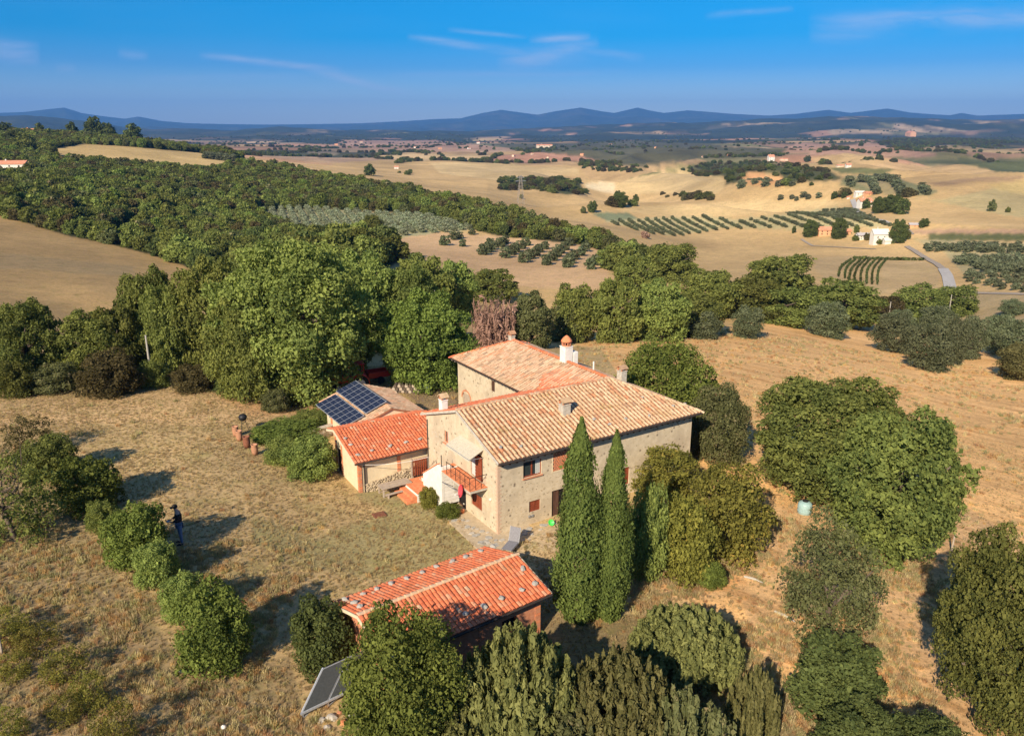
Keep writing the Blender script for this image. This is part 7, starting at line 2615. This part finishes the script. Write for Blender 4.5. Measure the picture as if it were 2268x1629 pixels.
# woodpile and odds and ends behind the annex
X, Y, Zg = hit(905, 868, 0, 30)
lg = []
r = random.Random(2)
for row in range(3):
    for k in range(9 - row):
        x = X - 1.2 + k * 0.27 + row * 0.13
        o = MB().tube([(0, -0.35, 0), (0, 0.35, 0)], 0.125, 8).build('log', M['wood_grey'] if (row + k) % 2 else M['bark'], None)
        o.location = (x, Y + r.uniform(-0.05, 0.05), Zg + 0.12 + row * 0.22)
        o.rotation_euler = (0, 0, r.uniform(-0.05, 0.05))
        tag(o, 'sawn log in the stack of firewood behind the solar roof', 'log', 'logs in the firewood stack')
X, Y, Zg = hit(952, 866, 0, 30)
wbar = empty('wheelbarrow', (X, Y, Zg), 0.8, 'grey green wheelbarrow behind the annex beside the white chimney', 'wheelbarrow')
MB().add([(-0.45, -0.3, 0.3), (0.45, -0.3, 0.35), (0.45, 0.3, 0.35), (-0.45, 0.3, 0.3), (-0.55, -0.38, 0.58), (0.65, -0.38, 0.62), (0.65, 0.38, 0.62), (-0.55, 0.38, 0.58)], [(0, 1, 2, 3), (0, 1, 5, 4), (1, 2, 6, 5), (2, 3, 7, 6), (3, 0, 4, 7)]).build('tray', M['pale_blue'], wbar)
w_ = MB().lathe([(0.06, -0.04), (0.19, -0.04), (0.2, 0), (0.19, 0.04), (0.06, 0.04)], 16).build('wheel', M['tyre'], wbar)
w_.rotation_euler = (math.pi / 2, 0, 0)
w_.location = (0.72, 0, 0.2)
MB().bar((0.72, 0.05, 0.2), (-0.9, 0.28, 0.5), 0.04).bar((0.72, -0.05, 0.2), (-0.9, -0.28, 0.5), 0.04).bar((-0.35, 0.22, 0.35), (-0.4, 0.25, 0), 0.04).bar((-0.35, -0.22, 0.35), (-0.4, -0.25, 0), 0.04).build('handle', M['wood_grey'], wbar)

# ------------------------------------------------------------------ poles, posts, pylon


def pole(px, pyb, pyt, label, dmin=60, rad=0.08, cross=False):
    X, Y, Zg = hit(px, pyb, 0, dmin)
    r_ = ray(px, pyt)
    t_ = Y / r_[1]
    h = max(1.2, CAM_H + r_[2] * t_ - Zg)
    root = empty('utility_pole', (X, Y, Zg), 0.5, label, 'pole', 'wooden and concrete poles crossing the land')
    MB().tube([(0, 0, -0.3), (0, 0, h * 0.5), (0, 0, h)], [rad * 1.25, rad, rad * 0.75], 8).build('post', M['pole'], root)
    if cross:
        for q_ in (-0.25, 0.25):
            MB().lathe([(0.05, 0), (0.07, 0.06), (0.04, 0.12)], 8, (q_, 0, h - 0.18)).build('insulator', M['white'], root)
        MB().bar((-0.35, 0, h - 0.22), (0.35, 0, h - 0.22), 0.06).build('crossarm', M['dkmetal'], root)


for (px_, b_, t_, lb) in [(965, 720, 632, 'pale pole rising from the trees left of the pink bare bush'), (1307, 740, 655, 'tall pale pole rising from the belt of trees behind the house'), (1503, 735, 670, 'grey pole in the belt above the silvery pale olive'), (1636, 700, 664, 'short pale pole above the left round olive'), (1966, 720, 668, 'pole standing in the gap of trees on the right'), (2098, 715, 652, 'pole above the olive clump near the road end'), (337, 850, 742, 'thin pale pole below the dark oak on the left')]:
    pole(px_, b_, t_, lb)
for (px_, b_, t_, lb) in [(2106, 1222, 1182, 'short wooden fence post leaning beside the second great oak'), (4, 1450, 1385, 'grey wooden post at the left edge by the vine')]:
    X, Y, Zg = hit(px_, b_, 0, 12)
    r_ = ray(px_, t_)
    h = CAM_H + r_[2] * (Y / r_[1]) - Zg
    o = MB().tube([(0, 0, -0.2), (0.05, 0, max(h, 0.8))], [0.05, 0.04], 7).build('fence_post', M['wood_grey'], None)
    o.location = (X, Y, Zg)
    tag(o, lb, 'post')
M['pylon'] = mat_flat('dull_pylon_metal', (0.30, 0.26, 0.22), 0.9)
# lattice pylon beyond the wood
X, Y, Zg = hit(1153, 452, 0, 450)
r_ = ray(1153, 388)
h = CAM_H + r_[2] * (Y / r_[1]) - Zg
py_ = empty('pylon', (X, Y, Zg), 0.3, 'faint grey lattice power pylon beyond the wooded ridge', 'pylon')
m = MB()
bw_, tw_ = h * 0.11, h * 0.025
ns = 6
for k in range(ns):
    za, zb = h * k / ns, h * (k + 1) / ns
    wa_, wb_ = bw_ + (tw_ - bw_) * k / ns, bw_ + (tw_ - bw_) * (k + 1) / ns
    C = [(-1, -1), (1, -1), (1, 1), (-1, 1)]
    for i in range(4):
        i2 = (i + 1) % 4
        m.bar((C[i][0] * wa_, C[i][1] * wa_, za), (C[i][0] * wb_, C[i][1] * wb_, zb), 0.12)
        m.bar((C[i][0] * wa_, C[i][1] * wa_, za), (C[i2][0] * wb_, C[i2][1] * wb_, zb), 0.07)
        m.bar((C[i2][0] * wa_, C[i2][1] * wa_, za), (C[i][0] * wb_, C[i][1] * wb_, zb), 0.07)
m.build('tower', M['pylon'], py_)
for f_, l_ in ((0.80, 0.20), (0.92, 0.14)):
    MB().bar((-h * l_, 0, h * f_), (h * l_, 0, h * f_), 0.25).bar((-h * l_, 0, h * f_), (0, 0, h * (f_ + 0.05)), 0.14).bar((h * l_, 0, h * f_), (0, 0, h * (f_ + 0.05)), 0.14).build('crossarm', M['steel'], py_)
# grey logs lying in the rough grass on the right
for (pa, pb, lb) in [((1648, 1278), (1690, 1292), 'bleached grey log lying in the dry grass, the upper one'), ((1715, 1355), (1760, 1378), 'bleached grey log lying in the dry grass, the lower one')]:
    a_, b_ = Vector(hit(*pa, 0, 12)), Vector(hit(*pb, 0, 12))
    o = MB().tube([a_ + Vector((0, 0, 0.05)), (a_ + b_) / 2 + Vector((0.02, 0.03, 0.07)), b_ + Vector((0, 0, 0.05))], [0.05, 0.06, 0.03], 7).build('log', M['pole'], None)
    tag(o, lb, 'log')

# ------------------------------------------------------------------ farm buildings in the distance
M['far_white'] = mat_flat('white_render', (0.66, 0.62, 0.54), 0.85)
M['far_cream'] = mat_flat('cream_render', (0.62, 0.50, 0.36), 0.85)
M['far_orange'] = mat_flat('ochre_render', (0.60, 0.32, 0.17), 0.85)
M['far_roof'] = mat_noise('far_roof', (0.52, 0.20, 0.11), (0.62, 0.30, 0.18), 1.0, 0.9, 0.1)
M['far_grey'] = mat_flat('grey_sheet', (0.45, 0.40, 0.38), 0.8)


def far_house(px, pyb, wpx, hpx, label, wallm='far_cream', roofm='far_roof', dmin=200, rz=0.2, depth=0.7, wing=None, wins=3):
    X, Y, Zg = skyline(px, pyb) if dmin == 500 else hit(px, pyb, 0, dmin)
    s = math.hypot(X, Y)
    w = wpx * s / FPX
    h = hpx * s / FPX
    root = empty('house' if 'barn' not in label and 'shed' not in label else 'barn', (X, Y, Zg), rz, label, 'house' if 'barn' not in label and 'shed' not in label else 'barn', 'distant farm buildings')

    def body(x0, x1, y0, y1, hh, rh):
        m = MB().box(x0, x1, y0, y1, -1.5, hh)
        ym = (y0 + y1) / 2
        m.add([(x0, y0, hh), (x0, y1, hh), (x0, ym, hh + rh - 0.05), (x1, y0, hh), (x1, y1, hh), (x1, ym, hh + rh - 0.05)], [(0, 1, 2), (3, 5, 4), (0, 2, 5, 3), (1, 4, 5, 2)])
        m.build('wall', M[wallm], root)
        r_m = MB()
        ov = 0.35
        slab(r_m, [(x0 - ov, y0 - ov, hh), (x1 + ov, y0 - ov, hh), (x1 + ov, ym, hh + rh), (x0 - ov, ym, hh + rh)], 0.2)
        slab(r_m, [(x0 - ov, y1 + ov, hh), (x1 + ov, y1 + ov, hh), (x1 + ov, ym, hh + rh), (x0 - ov, ym, hh + rh)], 0.2)
        rf = r_m.build('roof', M[roofm], root)
        MB().box(x0 + (x1 - x0) * 0.3, x0 + (x1 - x0) * 0.3 + w * 0.04, ym - w * 0.02, ym + w * 0.02, hh + rh * 0.6, hh + rh + h * 0.12).build('chimney', M[wallm], rf)
    body(-w / 2, w / 2, 0, w * depth, h * 0.68, h * 0.32)
    if wing:
        a, b, hh = wing
        body(a * w, b * w, -w * 0.35, -0.05, h * hh, h * 0.18)
    for k in range(wins):
        x = -w / 2 + w * (k + 0.6) / (wins + 0.2)
        for z0 in ([0.38] if h < w * 0.4 else [0.40, 0.12]):
            MB().box(x - w * 0.03, x + w * 0.03, -0.06, 0.04, h * z0, h * (z0 + 0.14)).build('window', M['dark'], root)
    return root


far_house(1950, 541, 31, 30, 'white two storey house with a small orange lean-to by the road', 'far_white', 'far_white', 250, 0.1, 0.5, (0.1, 0.75, 0.3), 2)
far_house(1912, 531, 22, 14, 'grey roofed shed left of the white house', 'far_white', 'far_grey', 250, 0.2, 0.5, None, 2)
far_house(1832, 522, 34, 18, 'long low house with a red roof between two dark round trees', 'far_orange', 'far_roof', 250, -0.1, 0.4, None, 3)
far_house(1877, 520, 14, 12, 'small red roofed shed right of the dark round trees', 'far_orange', 'far_roof', 250, 0.2, 0.5, None, 1)
far_house(1918, 459, 26, 18, 'small white house with a pinkish roof beside the dark clump', 'far_white', 'far_roof', 350, 0.2, 0.5, (0.1, 0.6, 0.4), 2)
far_house(1905, 434, 18, 10, 'white walled house with a pale roof on the ridge road', 'far_white', 'far_white', 400, 0.1, 0.5, None, 2)
far_house(1925, 433, 16, 8, 'low house with an orange roof on the ridge road', 'far_orange', 'far_roof', 400, 0.3, 0.5, None, 1)
far_house(2026, 504, 18, 9, 'small grey barn alone on the pale slope', 'far_orange', 'far_grey', 300, -0.2, 0.6, None, 1)
far_house(1709, 357, 12, 13, 'white house with a red roof on the scrubby hilltop', 'far_white', 'far_roof', 700, 0.1, 0.8, None, 2)
far_house(1737, 356, 16, 5, 'low ochre barn right of the hilltop house', 'far_cream', 'far_roof', 700, 0.1, 0.4, None, 1)
far_house(1880, 371, 10, 8, 'tiny white house on the far green band', 'far_white', 'far_roof', 700, 0.1, 0.7, None, 1)
far_house(1862, 370, 14, 5, 'pinkish low house left of the tiny white one', 'far_cream', 'far_roof', 700, 0.1, 0.5, None, 1)
far_house(68, 303, 34, 15, 'terracotta roofed villa on the left skyline', 'far_orange', 'far_roof', 500, 0.2, 0.5, (0.2, 0.7, 0.4), 3)
far_house(14, 303, 34, 14, 'orange walled house at the left end of the skyline', 'far_orange', 'far_roof', 500, -0.1, 0.5, None, 2)
far_house(22, 378, 52, 18, 'white house with a wide orange roof among trees at the left edge', 'far_white', 'far_roof', 330, 0.15, 0.5, None, 3)
far_house(1880, 440, 6, 5, 'very small shed left of the ridge houses', 'far_white', 'far_roof', 400, 0, 0.6, None, 1)
far_house(878, 374, 9, 6, 'small white farmhouse in the left part of the plain', 'far_white', 'far_roof', 700, 0.2, 0.6, None, 1)
far_house(1206, 327, 34, 7, 'long pale farm complex in the far plain', 'far_cream', 'far_roof', 1200, 0.1, 0.3, None, 3)
for k, (px_, py_, w_, lb) in enumerate([(920, 328, 8, 'first'), (975, 331, 9, 'second'), (1040, 330, 8, 'third'), (1100, 345, 9, 'fourth'), (1140, 347, 10, 'fifth'), (1215, 350, 8, 'sixth'), (1262, 352, 7, 'seventh'), (1180, 342, 7, 'eighth'), (860, 325, 7, 'ninth'), (1290, 344, 9, 'tenth'), (1060, 318, 8, 'eleventh'), (745, 322, 8, 'twelfth'), (800, 316, 7, 'thirteenth'), (1350, 322, 8, 'x'), (1450, 328, 7, 'x'), (1610, 345, 8, 'x'), (2010, 302, 22, 'x'), (1555, 349, 7, 'x'), (1535, 330, 7, 'x')]):
    far_house(px_, py_, w_ * 0.85, w_ * 0.45, 'tiny pale farmhouse in the hazy far plain', random.choice(['far_cream', 'far_white', 'far_orange']), 'far_roof', 1000, 0.3 * k, 0.6, None, 1)

# ------------------------------------------------------------------ the person with the remote control
X, Y, Zg = hit(402, 1203, 0, 12)
ps = empty('person', (X, Y, Zg), 0, 'standing person in a black jacket, blue jeans and dark cap holding a drone controller', 'person')
PH_ = 1.93


def skin_body(name, V, E, R, mat, parent, sub=2, root=0):
    me = bpy.data.meshes.new(name)
    me.from_pydata(V, E, [])
    o = bpy.data.objects.new(name, me)
    link(o, parent)
    md = o.modifiers.new('skin', 'SKIN')
    sl_ = me.skin_vertices[0].data
    for i, r__ in enumerate(R):
        sl_[i].radius = r__ if hasattr(r__, '__len__') else (r__, r__)
    sl_[root].use_root = True
    md.use_smooth_shade = True
    ss = o.modifiers.new('sub', 'SUBSURF')
    ss.levels = sub
    ss.render_levels = sub
    me.materials.append(mat)
    return o


# facing towards -x / -y (left and a little to the viewer), head bent over the controller
J = [(0, 0, 0.98), (0, 0.0, 1.12), (0.01, 0.01, 1.30), (0.0, 0.02, 1.48), (-0.05, 0.0, 1.60), (-0.09, -0.01, 1.72),
     (0.0, 0.20, 1.46), (-0.04, 0.26, 1.20), (-0.26, 0.12, 1.13), (0.0, -0.20, 1.46), (-0.05, -0.25, 1.20), (-0.26, -0.10, 1.12),
     (0.0, 0.11, 0.92), (0.0, 0.13, 0.50), (0.02, 0.14, 0.08), (-0.16, 0.15, 0.04), (0.0, -0.11, 0.92), (0.0, -0.13, 0.50), (0.02, -0.14, 0.08), (-0.16, -0.15, 0.04)]
E_ = [(0, 1), (1, 2), (2, 3), (3, 4), (4, 5), (3, 6), (6, 7), (7, 8), (3, 9), (9, 10), (10, 11), (0, 12), (12, 13), (13, 14), (14, 15), (0, 16), (16, 17), (17, 18), (18, 19)]
Rr = [(0.13, 0.15), (0.12, 0.14), (0.14, 0.17), (0.10, 0.14), 0.055, (0.095, 0.085), 0.07, 0.052, 0.036, 0.07, 0.052, 0.036, 0.10, 0.07, 0.045, 0.035, 0.10, 0.07, 0.045, 0.035]
k_ = PH_ / 1.83
body = skin_body('body', [(x * k_, y * k_, z * k_) for x, y, z in J], E_, [tuple(v * k_ for v in (r__ if hasattr(r__, '__len__') else (r__, r__))) for r__ in Rr], M['skin'], ps)
jk = [0, 1, 2, 3, 6, 7, 8, 9, 10, 11]
mp_ = {j: i for i, j in enumerate(jk)}
JV = [list(J[j]) for j in jk]
JV[0][2] = 0.92
for a_, b_ in ((8, 7), (11, 10)):
    JV[mp_[a_]] = [J[b_][i] + (J[a_][i] - J[b_][i]) * 0.86 for i in range(3)]
skin_body('jacket', [(x * k_, y * k_, z * k_) for x, y, z in JV], [(mp_[a_], mp_[b_]) for a_, b_ in E_ if a_ in mp_ and b_ in mp_], [tuple(v * k_ * 1.22 for v in (Rr[j] if hasattr(Rr[j], '__len__') else (Rr[j], Rr[j]))) for j in jk], M['jacket'], ps)
jl = [0, 12, 13, 14, 16, 17, 18]
mp_ = {j: i for i, j in enumerate(jl)}
JV = [list(J[j]) for j in jl]
skin_body('jeans', [(x * k_, y * k_, z * k_) for x, y, z in JV], [(mp_[a_], mp_[b_]) for a_, b_ in E_ if a_ in mp_ and b_ in mp_], [tuple(v * k_ * 1.16 for v in (Rr[j] if hasattr(Rr[j], '__len__') else (Rr[j], Rr[j]))) for j in jl], M['jeans'], ps)
for s in (-1, 1):
    MB().tube([(0.06 * k_, s * 0.145 * k_, 0.045), (-0.10 * k_, s * 0.15 * k_, 0.045), (-0.20 * k_, s * 0.15 * k_, 0.03)], [0.05, 0.055, 0.035], 8).build('shoe', M['jacket'], ps, smooth=True)
hd = Vector(J[5]) * k_
MB().lathe([(0.118, -0.02), (0.122, 0.03), (0.105, 0.08), (0.06, 0.115), (0.01, 0.125)], 16, (hd.x + 0.015, hd.y, hd.z + 0.01)).box(hd.x - 0.19, hd.x - 0.07, hd.y - 0.08, hd.y + 0.08, hd.z + 0.005, hd.z + 0.022).build('cap', M['hair'], ps, smooth=True)
MB().tube([(hd.x - 0.09, hd.y, hd.z - 0.01), (hd.x - 0.135, hd.y, hd.z - 0.045), (hd.x - 0.10, hd.y, hd.z - 0.055)], [0.014, 0.02, 0.012], 6).build('nose', M['skin'], ps)
for s in (-1, 1):
    MB().box(hd.x - 0.118, hd.x - 0.10, hd.y + s * 0.04 - 0.013, hd.y + s * 0.04 + 0.013, hd.z - 0.022, hd.z - 0.008).build('eye', M['hair'], ps)
    MB().lathe([(0.01, -0.03), (0.02, 0.0), (0.01, 0.03)], 8, (hd.x, hd.y + s * 0.108, hd.z - 0.03)).build('ear', M['skin'], ps)
MB().box(hd.x - 0.112, hd.x - 0.10, hd.y - 0.03, hd.y + 0.03, hd.z - 0.082, hd.z - 0.072).build('mouth', M['pinkred'], ps)
for s, j in ((1, 8), (-1, 11)):
    w = Vector(J[j]) * k_
    hm = MB().tube([w, w + Vector((-0.05, -s * 0.015, 0.005)), w + Vector((-0.09, -s * 0.02, 0.01))], [0.03, 0.038, 0.03], 8)
    for f_ in range(4):
        b_ = w + Vector((-0.085, -s * (0.02 + (f_ - 1.5) * 0.017), 0.012))
        ln = (0.06, 0.07, 0.066, 0.052)[f_]
        hm.tube([b_, b_ + Vector((-ln * 0.6, -s * 0.01, 0.012)), b_ + Vector((-ln * 0.8, -s * 0.03, -0.012))], [0.0095, 0.0085, 0.007], 6)
    hm.tube([w + Vector((-0.03, -s * 0.03, 0.015)), w + Vector((-0.06, -s * 0.062, 0.03)), w + Vector((-0.085, -s * 0.07, 0.035))], [0.011, 0.010, 0.008], 6)
    hm.build('hand', M['skin'], ps, smooth=True)
ps.rotation_euler = (0, 0, 0.5)
cxy = Vector((-0.40 * k_, 0.0, 1.14 * k_))
rc = empty('remote_control', ps.location + Matrix.Rotation(0.5, 3, 'Z') @ cxy, 0.5, 'grey drone remote control held in the hands of the person', 'remote control')
MB().box(-0.06, 0.06, -0.10, 0.10, -0.02, 0.02).build('body', M['steel'], rc, bevel=0.01)
MB().box(-0.10, -0.07, -0.08, 0.08, 0.01, 0.09).build('phone', M['dkmetal'], rc)
for s in (-0.06, 0.06):
    MB().tube([(0.02, s, 0.02), (0.02, s, 0.05)], 0.008, 6).build('stick', M['dkmetal'], rc)

# ------------------------------------------------------------------ haze
hz_m = bpy.data.materials.new('haze')
hz_m.use_nodes = True
ht = hz_m.node_tree
ht.nodes.clear()
pvn = N(ht, 'ShaderNodeVolumePrincipled')
pvn.inputs['Color'].default_value = (0.12, 0.37, 0.88, 1)
pvn.inputs['Density'].default_value = 0.00008
pvn.inputs['Anisotropy'].default_value = 0.0
ho_ = N(ht, 'ShaderNodeOutputMaterial')
LK(ht, pvn.outputs[0], ho_.inputs['Volume'])
hz_o = MB().box(-17500, 17500, -1200, 17300, -160, 560).build('haze', hz_m, None)
tag(hz_o, kind='stuff')
